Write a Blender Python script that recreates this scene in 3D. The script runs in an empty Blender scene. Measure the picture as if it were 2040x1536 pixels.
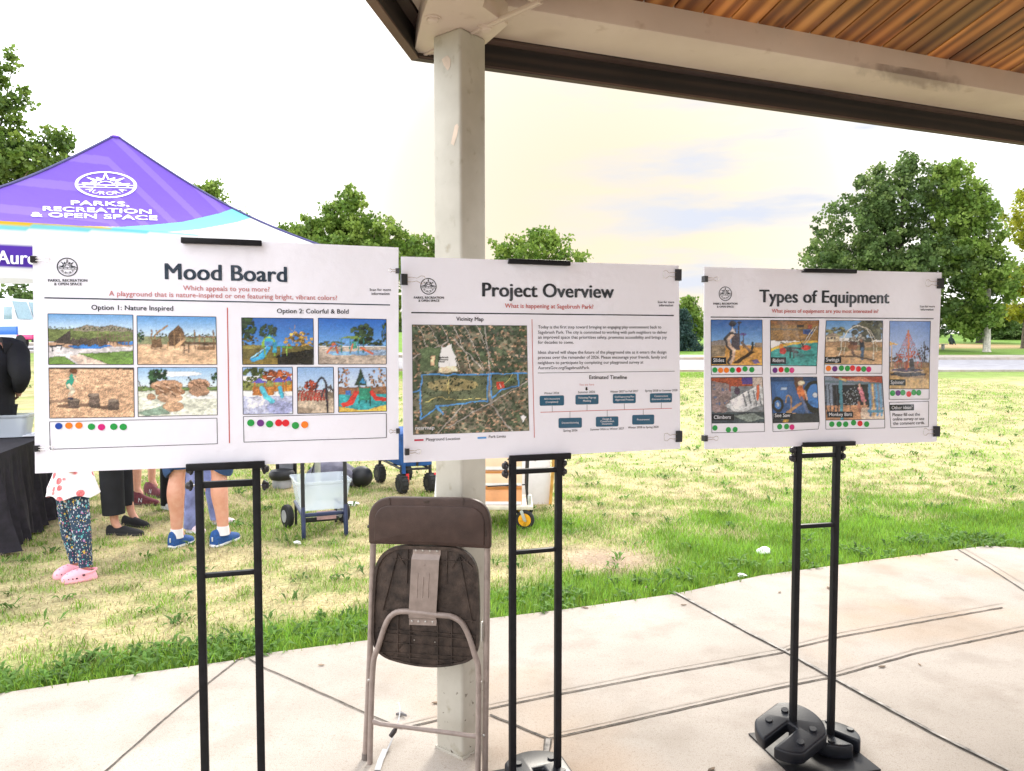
import bpy, bmesh, math, random
import numpy as np
from mathutils import Vector, Matrix
R = math.radians
scn = bpy.context.scene
COL = scn.collection
rng = np.random.default_rng(7)
random.seed(7)

# ------------------------------------------------------------------ camera
F, CX, CY = 1500.0, 1020.0, 768.0          # focal length and centre in photo pixels
H = 1.55                                   # eye height
PITCH = math.atan(75.0 / F)
cam_d = bpy.data.cameras.new('camera')
cam_d.sensor_fit = 'HORIZONTAL'; cam_d.sensor_width = 36.0
cam_d.lens = 36.0 * F / 2040.0
cam_d.clip_start = 0.05; cam_d.clip_end = 2000
cam = bpy.data.objects.new('camera', cam_d); COL.objects.link(cam)
cam.location = (0, 0, H); cam.rotation_euler = (R(90) - PITCH, 0, 0)
scn.camera = cam

# ------------------------------------------------------------------ light and sky
SUN_EL, SUN_AZ = R(34), R(14)              # azimuth clockwise from +Y
scn.view_settings.view_transform = 'Standard'
scn.view_settings.look = 'None'
scn.view_settings.exposure = 2.05
scn.view_settings.gamma = 1.0
try:
    scn.cycles.use_denoising = True
    scn.cycles.max_bounces = 8
    scn.cycles.transparent_max_bounces = 12
except Exception:
    pass
sun_d = bpy.data.lights.new('sun', 'SUN'); sun_d.energy = 0.9; sun_d.angle = R(14)
sun_d.color = (1.0, .93, .82)
sun = bpy.data.objects.new('sun', sun_d); COL.objects.link(sun)
sdir = Vector((math.sin(SUN_AZ) * math.cos(SUN_EL), math.cos(SUN_AZ) * math.cos(SUN_EL), math.sin(SUN_EL)))
sun.rotation_euler = sdir.to_track_quat('Z', 'Y').to_euler(); sun.location = (0, 0, 30)

world = bpy.data.worlds.new('World'); scn.world = world; world.use_nodes = True
wt = world.node_tree; wn = wt.nodes; wl = wt.links
wn.clear()
wo = wn.new('ShaderNodeOutputWorld'); bg = wn.new('ShaderNodeBackground')
sky = wn.new('ShaderNodeTexSky'); sky.sky_type = 'NISHITA'; sky.sun_disc = False
sky.sun_elevation = SUN_EL; sky.sun_rotation = SUN_AZ
bg.inputs[1].default_value = 0.1
tc = wn.new('ShaderNodeTexCoord')
def wmath(op, a, b=None):
    n = wn.new('ShaderNodeMath'); n.operation = op
    for i, v in enumerate((a, b)):
        if v is None: continue
        if isinstance(v, (int, float)): n.inputs[i].default_value = v
        else: wl.new(v, n.inputs[i])
    return n.outputs[0]
mp = wn.new('ShaderNodeMapping'); mp.inputs['Scale'].default_value = (2.2, 2.2, 11.0)
mp.inputs['Rotation'].default_value = (0.0, R(5), 0.0)
wl.new(tc.outputs['Generated'], mp.inputs[0])
cn = wn.new('ShaderNodeTexNoise'); cn.inputs['Scale'].default_value = 1.5; cn.inputs['Detail'].default_value = 7
cn.inputs['Roughness'].default_value = .55
wl.new(mp.outputs[0], cn.inputs[0])
cr = wn.new('ShaderNodeValToRGB')           # thin blue-grey streaks between the clouds
cr.color_ramp.elements[0].position = .38; cr.color_ramp.elements[0].color = (0, 0, 0, 1)
cr.color_ramp.elements[1].position = .54; cr.color_ramp.elements[1].color = (1, 1, 1, 1)
wl.new(cn.outputs[0], cr.inputs[0])
sep = wn.new('ShaderNodeSeparateXYZ'); wl.new(tc.outputs['Generated'], sep.inputs[0])
glow_d = wn.new('ShaderNodeVectorMath'); glow_d.operation = 'DOT_PRODUCT'
g = Vector((math.sin(R(7)), math.cos(R(7)), .13)).normalized()
glow_d.inputs[1].default_value = g
wl.new(tc.outputs['Generated'], glow_d.inputs[0])
gr = wn.new('ShaderNodeValToRGB')           # warm bank of cloud low in front
gr.color_ramp.elements[0].position = .84; gr.color_ramp.elements[0].color = (7.6, 7.75, 8.1, 1)
gr.color_ramp.elements[1].position = .995; gr.color_ramp.elements[1].color = (2.46, 2.11, 1.55, 1)
e_ = gr.color_ramp.elements.new(.962); e_.color = (2.68, 2.45, 2.06, 1)
wl.new(glow_d.outputs['Value'], gr.inputs[0])
mxs = wn.new('ShaderNodeMix'); mxs.data_type = 'RGBA'
mxs.inputs[6].default_value = (1.74, 1.84, 2.12, 1)
xm = wn.new('ShaderNodeMapRange'); xm.inputs[1].default_value = .0; xm.inputs[2].default_value = .22; wl.new(sep.outputs[0], xm.inputs[0])
inv = wmath('SUBTRACT', 1.0, cr.outputs[0]); msk = wmath('SUBTRACT', 1.0, wmath('MULTIPLY', inv, xm.outputs[0]))   # the breaks in the cloud lie to the right
wl.new(msk, mxs.inputs[0]); wl.new(gr.outputs[0], mxs.inputs[7])
mx2 = wn.new('ShaderNodeMix'); mx2.data_type = 'RGBA'; mx2.inputs[0].default_value = .98
wl.new(sky.outputs[0], mx2.inputs[6]); wl.new(mxs.outputs[2], mx2.inputs[7])
wl.new(mx2.outputs[2], bg.inputs[0]); wl.new(bg.outputs[0], wo.inputs[0])

# ------------------------------------------------------------------ pixel <-> world
FW = Vector((0, math.cos(PITCH), -math.sin(PITCH))); UP = Vector((0, math.sin(PITCH), math.cos(PITCH)))
CAM = Vector((0, 0, H))
def ray(x, y): return FW + Vector((1, 0, 0)) * ((x - CX) / F) + UP * ((CY - y) / F)
def PX(x, y, Y):
    d = ray(x, y); return CAM + d * (Y / d.y)
def G(x, y, z=0.0):
    d = ray(x, y); return CAM + d * ((z - H) / d.z)
def proj(p):
    q = p - CAM; dz = q.dot(FW)
    return CX + F * q.x / dz, CY - F * q.dot(UP) / dz

# ------------------------------------------------------------------ materials
MATS = {}
def new_mat(name):
    m = bpy.data.materials.new(name); m.use_nodes = True
    nt = m.node_tree; return m, nt, nt.nodes['Principled BSDF']
def srgb(c):
    if isinstance(c, str):
        c = [int(c[i:i + 2], 16) / 255 for i in (0, 2, 4)]
    return tuple(((v / 12.92) if v <= .04045 else ((v + .055) / 1.055) ** 2.4) for v in c)
def noise_node(nt, scale, detail=4, coord='Object', vec=None, stretch=None, rough=.55):
    t = nt.nodes.new('ShaderNodeTexCoord')
    n = nt.nodes.new('ShaderNodeTexNoise'); n.inputs['Scale'].default_value = scale; n.inputs['Detail'].default_value = detail
    n.inputs['Roughness'].default_value = rough
    src = vec or t.outputs[coord]
    if stretch:
        mm = nt.nodes.new('ShaderNodeMapping'); mm.inputs['Scale'].default_value = stretch
        nt.links.new(src, mm.inputs[0]); src = mm.outputs[0]
    nt.links.new(src, n.inputs[0]); return n
def ramp(nt, fac, stops):
    r = nt.nodes.new('ShaderNodeValToRGB'); cr = r.color_ramp
    while len(cr.elements) < len(stops): cr.elements.new(.5)
    for e, (p, c) in zip(cr.elements, stops):
        e.position = p; e.color = tuple(c) + (1,) if len(c) == 3 else c
    nt.links.new(fac, r.inputs[0]); return r.outputs[0]
def mixc(nt, fac, a, b, mode='MIX'):
    n = nt.nodes.new('ShaderNodeMix'); n.data_type = 'RGBA'; n.blend_type = mode
    for sock, v in ((n.inputs[0], fac), (n.inputs[6], a), (n.inputs[7], b)):
        if isinstance(v, (int, float)): sock.default_value = v
        elif isinstance(v, tuple): sock.default_value = v if len(v) == 4 else v + (1,)
        else: nt.links.new(v, sock)
    return n.outputs[2]
def add_bump(nt, b, h, strength=.3, dist=.01):
    n = nt.nodes.new('ShaderNodeBump'); n.inputs['Strength'].default_value = strength; n.inputs['Distance'].default_value = dist
    nt.links.new(h, n.inputs['Height']); nt.links.new(n.outputs[0], b.inputs['Normal'])
def M(name, col, rough=.6, metal=0.0, var=.12, scale=14, bump=0.0, bscale=60, coat=0.0, spec=None, trans=0.0):
    if name in MATS: return MATS[name]
    m, nt, b = new_mat(name)
    c = srgb(col) if isinstance(col, str) else col
    b.inputs['Roughness'].default_value = rough; b.inputs['Metallic'].default_value = metal
    if coat: b.inputs['Coat Weight'].default_value = coat; b.inputs['Coat Roughness'].default_value = .15
    if spec is not None: b.inputs['Specular IOR Level'].default_value = spec
    if trans: b.inputs['Transmission Weight'].default_value = trans
    if var:
        n = noise_node(nt, scale)
        lo = tuple(v * (1 - var * 1.6) for v in c); hi = tuple(min(1, v * (1 + var * 1.2)) for v in c)
        nt.links.new(ramp(nt, n.outputs[0], [(.3, lo), (.7, hi)]), b.inputs['Base Color'])
        rr = nt.nodes.new('ShaderNodeMapRange'); rr.inputs[3].default_value = max(0, rough - .08); rr.inputs[4].default_value = min(1, rough + .08)
        nt.links.new(n.outputs[0], rr.inputs[0]); nt.links.new(rr.outputs[0], b.inputs['Roughness'])
    else:
        b.inputs['Base Color'].default_value = c + (1,)
    if bump:
        n2 = noise_node(nt, bscale, 3); add_bump(nt, b, n2.outputs[0], bump, .01)
    MATS[name] = m; return m
def attr_mat(name, rough=.6, spec=.5, translucent=0.0, coat=0.0, nscale=0, namp=.3, bump=0, bscale=40):
    if name in MATS: return MATS[name]
    m, nt, b = new_mat(name)
    a = nt.nodes.new('ShaderNodeAttribute'); a.attribute_name = 'tint'
    src = a.outputs[0]
    if nscale:
        n = noise_node(nt, nscale)
        k = ramp(nt, n.outputs[0], [(.25, (1 - namp,) * 3), (.75, (1 + namp,) * 3)])
        src = mixc(nt, 1.0, src, k, 'MULTIPLY')
    nt.links.new(src, b.inputs['Base Color'])
    b.inputs['Roughness'].default_value = rough; b.inputs['Specular IOR Level'].default_value = spec
    if coat: b.inputs['Coat Weight'].default_value = coat
    if bump:
        n2 = noise_node(nt, bscale, 3); add_bump(nt, b, n2.outputs[0], bump, .01)
    if translucent:
        tr = nt.nodes.new('ShaderNodeBsdfTranslucent'); nt.links.new(src, tr.inputs[0])
        mxn = nt.nodes.new('ShaderNodeMixShader'); mxn.inputs[0].default_value = translucent
        nt.links.new(b.outputs[0], mxn.inputs[1]); nt.links.new(tr.outputs[0], mxn.inputs[2])
        nt.links.new(mxn.outputs[0], nt.nodes['Material Output'].inputs[0])
    MATS[name] = m; return m

# ------------------------------------------------------------------ objects
WLOC = {}
def tag(o, label=None, cat=None, group=None, kind=None):
    if label: o['label'] = label
    if cat: o['category'] = cat
    if group: o['group'] = group
    if kind: o['kind'] = kind
    return o
def thing(name, loc, label, cat, group=None):
    o = bpy.data.objects.new(name, None); COL.objects.link(o); o.location = loc; o.empty_display_size = .1
    WLOC[o] = Vector(loc); return tag(o, label, cat, group)
def link_mesh(me, name, mat, parent=None, loc=None):
    o = bpy.data.objects.new(name, me); COL.objects.link(o)
    base = WLOC[parent] if parent is not None else Vector(loc or (0, 0, 0))
    if parent is not None: o.parent = parent
    else: o.location = base
    WLOC[o] = base
    for mm in (mat if isinstance(mat, (list, tuple)) else [mat]): me.materials.append(mm)
    return o
def frame_from(axis):
    z = Vector(axis).normalized()
    h = Vector((0, 0, 1)) if abs(z.z) < .95 else Vector((1, 0, 0))
    x = h.cross(z).normalized(); return x, z.cross(x), z
class MB:
    def __init__(s): s.v = []; s.f = []; s.mi = []
    def add(s, vs, fs, mi=0):
        b = len(s.v); s.v += [Vector(p) for p in vs]
        for f in fs: s.f.append([b + i for i in f]); s.mi.append(mi)
    def box(s, c, size, X=(1, 0, 0), Y=(0, 1, 0), Z=None, mi=0):
        X = Vector(X).normalized(); Y = Vector(Y).normalized(); Z = Vector(Z).normalized() if Z else X.cross(Y)
        c = Vector(c); a, b, d = (v / 2 for v in size)
        vs = [c + X * (i * a) + Y * (j * b) + Z * (k * d) for i, j, k in
              ((-1, -1, -1), (1, -1, -1), (1, 1, -1), (-1, 1, -1), (-1, -1, 1), (1, -1, 1), (1, 1, 1), (-1, 1, 1))]
        s.add(vs, [(0, 3, 2, 1), (4, 5, 6, 7), (0, 1, 5, 4), (1, 2, 6, 5), (2, 3, 7, 6), (3, 0, 4, 7)], mi)
    def bar(s, a, b, w, h, up=(0, 0, 1), mi=0):
        a, b = Vector(a), Vector(b); z = (b - a).normalized(); u = Vector(up)
        x = u.cross(z).normalized(); y = z.cross(x)
        s.box((a + b) / 2, (w, h, (b - a).length), x, y, z, mi)
    def prism(s, poly, o, ex, ey, ez, z0, z1, mi=0):
        o, ex, ey, ez = Vector(o), Vector(ex), Vector(ey), Vector(ez); n = len(poly)
        vs = [o + ex * x + ey * y + ez * z0 for x, y in poly] + [o + ex * x + ey * y + ez * z1 for x, y in poly]
        fs = [list(range(n))[::-1], list(range(n, 2 * n))] + [(i, (i + 1) % n, n + (i + 1) % n, n + i) for i in range(n)]
        s.add(vs, fs, mi)
    def tube(s, pts, r, n=10, cap=True, flat=None, mi=0, up=None):
        pts = [Vector(p) for p in pts]; m = len(pts)
        rs = r if isinstance(r, (list, tuple)) else [r] * m
        b = len(s.v); px = None
        for i, p in enumerate(pts):
            t = (pts[min(i + 1, m - 1)] - pts[max(i - 1, 0)]).normalized()
            if px is None:
                x = Vector(up).cross(t).normalized() if up else frame_from(t)[0]
            else:
                x = (px - t * px.dot(t)).normalized()
            y = t.cross(x); px = x
            rr = rs[i]; ra, rb = rr if isinstance(rr, tuple) else (rr, rr)
            for k in range(n):
                a = 2 * math.pi * k / n
                s.v.append(p + x * (math.cos(a) * ra) + y * (math.sin(a) * rb))
        for i in range(m - 1):
            for k in range(n):
                k2 = (k + 1) % n
                s.f.append([b + i * n + k, b + i * n + k2, b + (i + 1) * n + k2, b + (i + 1) * n + k]); s.mi.append(mi)
        if cap:
            s.f.append([b + k for k in range(n)][::-1]); s.mi.append(mi)
            s.f.append([b + (m - 1) * n + k for k in range(n)]); s.mi.append(mi)
    def lathe(s, prof, o, axis, n=20, mi=0):
        x, y, z = frame_from(axis); o = Vector(o); b = len(s.v); m = len(prof)
        for r_, h_ in prof:
            for k in range(n):
                a = 2 * math.pi * k / n
                s.v.append(o + z * h_ + x * (r_ * math.cos(a)) + y * (r_ * math.sin(a)))
        for i in range(m - 1):
            for k in range(n):
                k2 = (k + 1) % n
                s.f.append([b + i * n + k, b + i * n + k2, b + (i + 1) * n + k2, b + (i + 1) * n + k]); s.mi.append(mi)
        s.f.append([b + k for k in range(n)][::-1]); s.mi.append(mi)
        s.f.append([b + (m - 1) * n + k for k in range(n)]); s.mi.append(mi)
    def ball(s, c, r, n=12, m=8, mi=0):
        r = r if isinstance(r, (list, tuple)) else (r, r, r); c = Vector(c); vs = []; fs = []
        for i in range(m + 1):
            th = math.pi * i / m
            for k in range(n):
                a = 2 * math.pi * k / n
                vs.append(c + Vector((r[0] * math.sin(th) * math.cos(a), r[1] * math.sin(th) * math.sin(a), r[2] * math.cos(th))))
        for i in range(m):
            for k in range(n):
                k2 = (k + 1) % n; fs.append((i * n + k, (i + 1) * n + k, (i + 1) * n + k2, i * n + k2))
        s.add(vs, fs, mi)
    def build(s, name, mat, parent=None, loc=None, bevel=0.0, seg=2, smooth=True, angle=35, weld=False):
        base = WLOC[parent] if parent is not None else Vector(loc or (0, 0, 0))
        me = bpy.data.meshes.new(name)
        me.from_pydata([tuple(v - base) for v in s.v], [], s.f)
        me.polygons.foreach_set('material_index', s.mi)
        me.update()
        if bevel or weld:
            bm = bmesh.new(); bm.from_mesh(me)
            bmesh.ops.remove_doubles(bm, verts=bm.verts, dist=1e-5)
            bmesh.ops.recalc_face_normals(bm, faces=bm.faces)
            if bevel:
                ed = [e for e in bm.edges if len(e.link_faces) == 2 and e.calc_face_angle(0) > R(28)]
                bmesh.ops.bevel(bm, geom=ed, offset=bevel, segments=seg, profile=.5, affect='EDGES', clamp_overlap=True)
            bm.to_mesh(me); bm.free()
        if smooth:
            me.polygons.foreach_set('use_smooth', [True] * len(me.polygons))
            me.set_sharp_from_angle(angle=R(angle))
        return link_mesh(me, name, mat, parent, loc)
def np_mesh(name, V, Fc, mat, tint=None, parent=None, loc=None, smooth=False):
    """V (n,3), Fc (m,k) arrays; tint (n,3) linear colours kept as a point attribute"""
    base = WLOC[parent] if parent is not None else Vector(loc or (0, 0, 0))
    me = bpy.data.meshes.new(name); n, (m, k) = len(V), Fc.shape
    me.vertices.add(n); me.vertices.foreach_set('co', (V - np.array(base)).astype(np.float32).ravel())
    me.loops.add(m * k); me.loops.foreach_set('vertex_index', Fc.astype(np.int32).ravel())
    me.polygons.add(m); me.polygons.foreach_set('loop_start', np.arange(0, m * k, k, dtype=np.int32))
    me.polygons.foreach_set('use_smooth', np.full(m, smooth))
    me.update(calc_edges=True)
    if tint is not None:
        a = me.attributes.new('tint', 'FLOAT_COLOR', 'POINT')
        a.data.foreach_set('color', np.c_[tint, np.ones(n)].astype(np.float32).ravel())
    return link_mesh(me, name, mat, parent, loc)
def grid_faces(nx, ny):
    i = np.arange(nx - 1)[None, :] + (np.arange(ny - 1) * nx)[:, None]
    i = i.ravel(); return np.c_[i, i + 1, i + 1 + nx, i + nx]
# value noise for numpy
_perm = rng.random((256, 256))
def vnoise(x, y, s=1.0):
    x = np.asarray(x, float) * s; y = np.asarray(y, float) * s
    xi = np.floor(x).astype(int); yi = np.floor(y).astype(int); fx = x - xi; fy = y - yi
    fx = fx * fx * (3 - 2 * fx); fy = fy * fy * (3 - 2 * fy)
    p = lambda a, b: _perm[a % 256, b % 256]
    return (p(xi, yi) * (1 - fx) + p(xi + 1, yi) * fx) * (1 - fy) + (p(xi, yi + 1) * (1 - fx) + p(xi + 1, yi + 1) * fx) * fy
def fbm(x, y, s=1.0, o=4):
    t = 0; a = .5
    for k in range(o): t = t + a * vnoise(x + 17.3 * k, y - 9.1 * k, s * 2 ** k); a *= .5
    return t / (1 - .5 ** o)
# text as flat 2-D triangles; heavy lettering is struck several times side by side on stacked layers
_tx = {}
def text2d(s, bold=0.0, res=3):
    key = (s, bold > .01, res)
    if key in _tx: return _tx[key]
    c = bpy.data.curves.new('t', 'FONT'); c.body = s; c.size = 1; c.resolution_u = res
    if bold > .01: c.space_character = 1.0 + bold
    o = bpy.data.objects.new('t', c); COL.objects.link(o)
    dg = bpy.context.evaluated_depsgraph_get()
    me = bpy.data.meshes.new_from_object(o.evaluated_get(dg))
    v = np.array([p.co[:2] for p in me.vertices]); f = [list(p.vertices) for p in me.polygons]
    bpy.data.objects.remove(o); bpy.data.curves.remove(c); bpy.data.meshes.remove(me)
    _tx[key] = (v, f); return _tx[key]
_v, _f = text2d('H'); CAP = float(_v[:, 1].max())
def logo2d():
    """emblem of the parks department: ring, sunburst over a beaded bar, lettering on the lower arc"""
    V = []; Fs = []
    def add(v, f):
        b = len(V); V.extend(v); Fs.extend([[b + i for i in q] for q in f])
    def ring(r0, r1, a0=0, a1=360, n=48):
        v = []
        for k in range(n + 1):
            a = R(a0 + (a1 - a0) * k / n); v += [(r0 * math.cos(a), r0 * math.sin(a)), (r1 * math.cos(a), r1 * math.sin(a))]
        add(v, [(2 * k, 2 * k + 1, 2 * k + 3, 2 * k + 2) for k in range(n)])
    def seg(a, b, w):
        a, b = Vector(a), Vector(b); d = (b - a).normalized(); n = Vector((-d.y, d.x)) * w / 2
        add([tuple(a + n), tuple(b + n), tuple(b - n), tuple(a - n)], [(3, 2, 1, 0)])
    ring(.90, 1.0)
    w = .055
    seg((-.9, -.02), (.9, -.02), .06); seg((-.86, -.20), (.86, -.20), .05)
    for x in (-.7, -.35, 0, .35, .7):
        add([(x - .05, -.11), (x, -.16), (x + .05, -.11), (x, -.06)], [(0, 1, 2, 3)])
    ring(.22, .28, 8, 172, 14)
    tips = [(90, .86), (62, .62), (42, .80), (20, .52), (8, .78)]
    val = [(76, .38), (52, .36), (31, .34), (14, .33), (0, .36)]
    pts = []
    for (a, r_), (b, q) in zip(tips, val): pts += [(r_ * math.cos(R(a)), r_ * math.sin(R(a))), (q * math.cos(R(b)), q * math.sin(R(b)) + .01)]
    for s_ in (1, -1):
        for p, q in zip(pts[:-1], pts[1:]): seg((p[0] * s_, p[1]), (q[0] * s_, q[1]), w)
        for (a, r_) in tips[1::2]:
            seg((s_ * .26 * math.cos(R(a)), .26 * math.sin(R(a))), (s_ * r_ * math.cos(R(a)), r_ * math.sin(R(a))), .035)
    for i, ch in enumerate('AURORA'):
        v, f = text2d(ch, .02, 2); cxm = (v[:, 0].min() + v[:, 0].max()) / 2
        a = R(-90 + (i - 2.5) * 21); sc = .36
        ca, sa = math.cos(a + R(90)), math.sin(a + R(90))
        q = [((x - cxm) * sc, y * sc - .80) for x, y in v]
        q = [(x, y + .80 - .125) for x, y in q]
        add([(ca * x - sa * y + .64 * math.cos(a), sa * x + ca * y + .64 * math.sin(a)) for x, y in q], f)
    return V, Fs

# ------------------------------------------------------------------ terrain, lawn, paving, road
def sstep(a, b, x):
    t = np.clip((np.asarray(x, float) - a) / (b - a), 0, 1); return t * t * (3 - 2 * t)
def terrain(x, y):
    x = np.asarray(x, float); y = np.asarray(y, float)
    base = np.interp(y, [0, 14, 37, 47, 50, 62, 90, 140, 220], [-.02, -.02, .37, .80, 1.0, 1.5, 2.6, 4.2, 5.5])
    left = np.interp(y, [0, 10, 20, 38, 60, 220], [0, 0, .25, .95, .75, .6]) * sstep(-4, -16, x)
    return base + left + .012 * (fbm(x, y, .7, 3) - .5) * sstep(3, 6, y)
EDGE = [G(x, y) for x, y in [(-500, 1470), (-200, 1418), (0, 1379), (142, 1358), (276, 1340), (397, 1323), (475, 1312), (524, 1300), (729, 1274),
        (976, 1230), (1119, 1213), (1341, 1182), (1516, 1145), (1685, 1122), (1902, 1094), (1966, 1086), (2040, 1091), (2200, 1106), (2420, 1150)]]
_ex = np.array([p.x for p in EDGE]); _ey = np.array([p.y for p in EDGE])
def slab_dist(x, y):
    """signed distance to the paving's edge, positive on the lawn"""
    x = np.asarray(x, float); y = np.asarray(y, float); best = np.full(x.shape, 1e9)
    for i in range(len(EDGE) - 1):
        ax, ay, bx, by = _ex[i], _ey[i], _ex[i + 1], _ey[i + 1]
        t = np.clip(((x - ax) * (bx - ax) + (y - ay) * (by - ay)) / ((bx - ax) ** 2 + (by - ay) ** 2), 0, 1)
        best = np.minimum(best, np.hypot(x - ax - t * (bx - ax), y - ay - t * (by - ay)))
    ye = np.interp(x, _ex, _ey); inside = (y < ye) & (x > _ex[0]) & (x < _ex[-1] + .5)
    return np.where(inside, -best, best)
SOIL = G(1205, 1108)
def greenness(x, y):
    d = slab_dist(x, y)
    w = np.interp(x, [-3, -1.2, 0, .8, 2, 4], [.42, .48, .85, 1.35, 1.9, 1.9])
    n = fbm(x, y, 1.6, 4); n2 = fbm(x + 40, y + 11, .5, 3)
    band = 1 - sstep(.45, 1.35, d / w + (n - .5) * 1.3)
    n3 = fbm(x - 7, y + 3, 5.5, 3)
    patch = np.maximum(sstep(.50, .66, n * .6 + n2 * .4) * .6, sstep(.44, .64, n3) * .6)
    patch = np.maximum(patch, .16)
    cart = np.exp(-(((x - .25) / .9) ** 2 + ((y - 6.6) / .55) ** 2)) * 1.0
    far = sstep(26, 34, y + (n2 - .5) * 8) * .85
    beyond = sstep(47, 50, y)
    soil = np.exp(-(((x - SOIL.x) / .42) ** 2 + ((y - SOIL.y) / .34) ** 2) ** 1.5)
    gm = np.clip(np.maximum.reduce([band, patch, cart, far, beyond]), 0, 1)
    return gm * (1 - soil * .95), soil
STRAW = np.array([.45, .365, .21]); GREEN = np.array([.135, .24, .036]); DIRT = np.array([.36, .27, .19])
xs = np.unique(np.r_[np.linspace(-120, -20, 34), np.linspace(-20, -8, 40), np.arange(-8, 8, .1), np.linspace(8, 30, 60), np.linspace(30, 130, 34)])
ys = np.unique(np.r_[np.linspace(-30, 0, 12), np.linspace(0, 2, 8), np.arange(2, 12, .1), np.linspace(12, 60, 120), np.linspace(60, 220, 60)])
gx, gy = np.meshgrid(xs, ys); gx = gx.ravel(); gy = gy.ravel()
gz = terrain(gx, gy); gm_, so_ = greenness(gx, gy)
gz = np.where(slab_dist(gx, gy) < .12, -.06, gz)
sp_ = (.82 + .36 * rng.random(len(gx)))[:, None]
tint = (STRAW * (1 - gm_[:, None]) + GREEN * .9 * gm_[:, None]) * sp_ * (1 - so_[:, None]) + DIRT * so_[:, None] * sp_
mulch = np.exp(-(((gx - 39) / 9) ** 2 + ((gy - 68) / 6) ** 2) ** 2)[:, None]
tint = tint * (1 - mulch) + np.array([.42, .27, .15]) * mulch
lawn = attr_mat('lawn', rough=.95, spec=.1, nscale=45, namp=.45, bump=.6, bscale=90)
o = np_mesh('lawn', np.c_[gx, gy, gz], grid_faces(len(xs), len(ys)), lawn, tint, smooth=True)
tag(o, kind='structure')

def blades(name, n, x0, x1, y0, y1, dens, L, W, lean, cols, kind='stuff', maxd=None, seed=1):
    r = np.random.default_rng(seed)
    x = r.uniform(x0, x1, n); y = r.uniform(y0, y1, n)
    vis = np.abs(x) < y * .74 + .4
    x, y = x[vis], y[vis]
    sd = slab_dist(x, y); keep = (sd > .0) | ((sd > -.05) & (r.random(len(x)) < .16)); x, y, sd = x[keep], y[keep], sd[keep]
    gmk, soil = greenness(x, y); p = dens(x, y, gmk, soil); k = r.random(len(x)) < p
    x, y, gmk, sd = x[k], y[k], gmk[k], sd[k]; m = len(x)
    z = np.where(sd > 0, terrain(x, y), .008); a = r.uniform(0, 2 * np.pi, m)
    ln = r.uniform(*L, m) * (.55 + .6 * gmk); w = r.uniform(*W, m)
    le = r.uniform(*lean, m) * (1.25 - .5 * gmk)
    la = r.uniform(0, 2 * np.pi, m)
    base = np.c_[x, y, z - .006]; side = np.c_[np.cos(a), np.sin(a), np.zeros(m)] * w[:, None] / 2
    dirh = np.c_[np.cos(la), np.sin(la), np.zeros(m)]
    mid = base + dirh * (ln * np.sin(le) * .38)[:, None] + np.c_[np.zeros(m), np.zeros(m), ln * np.cos(le * .6) * .55]
    tip = base + dirh * (ln * np.sin(le))[:, None] + np.c_[np.zeros(m), np.zeros(m), ln * np.cos(le)]
    V = np.empty((m, 5, 3)); V[:, 0] = base - side; V[:, 1] = base + side; V[:, 2] = mid + side * .75; V[:, 3] = mid - side * .75; V[:, 4] = tip
    i = np.arange(m)[:, None] * 5
    Fc = np.concatenate([i + np.array([[0, 1, 2]]), i + np.array([[0, 2, 3]]), i + np.array([[3, 2, 4]])])
    gsel = (r.random(m) < gmk * 1.05)[:, None]
    c = np.where(gsel, np.array(cols[0]), np.array(cols[1])) * r.uniform(.55, 1.4, (m, 1)) * (.55 + .9 * fbm(x + 9, y, 3.3, 4))[:, None]
    c = c + r.normal(0, .012, (m, 3)); c[:, 0] += (r.random(m) - .4) * .05 * gsel[:, 0]; c = np.clip(c, .01, .8)
    T = np.repeat(c, 5, axis=0)
    ob = np_mesh(name, V.reshape(-1, 3), Fc, attr_mat('grass_blade', rough=.7, spec=.25, translucent=.35), T)
    return ob
GC = ([.205, .365, .045], [.54, .45, .27])
o = blades('grass', 420000, -7.0, 7.2, 3.0, 10.5, lambda x, y, g, s: np.clip(g * 1.25 + .32, 0, 1) * (1 - s * .85) * (1 - sstep(7.2, 10.5, y)), (.027, .068), (.003, .007), (.15, .95), GC, seed=3)
tag(o, 'short mown grass, lush green beside the paving and strawy farther out', 'grass', kind='stuff')
o = blades('grass', 300000, -10, 18, 6.8, 36, lambda x, y, g, s: np.clip(g * .9 + .25, 0, 1) * sstep(6.8, 10.5, y), (.03, .08), (.008, .022), (.4, 1.2), GC, seed=5)
tag(o, 'dry straw-coloured grass of the open lawn reaching the road', 'grass', kind='stuff')
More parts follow.
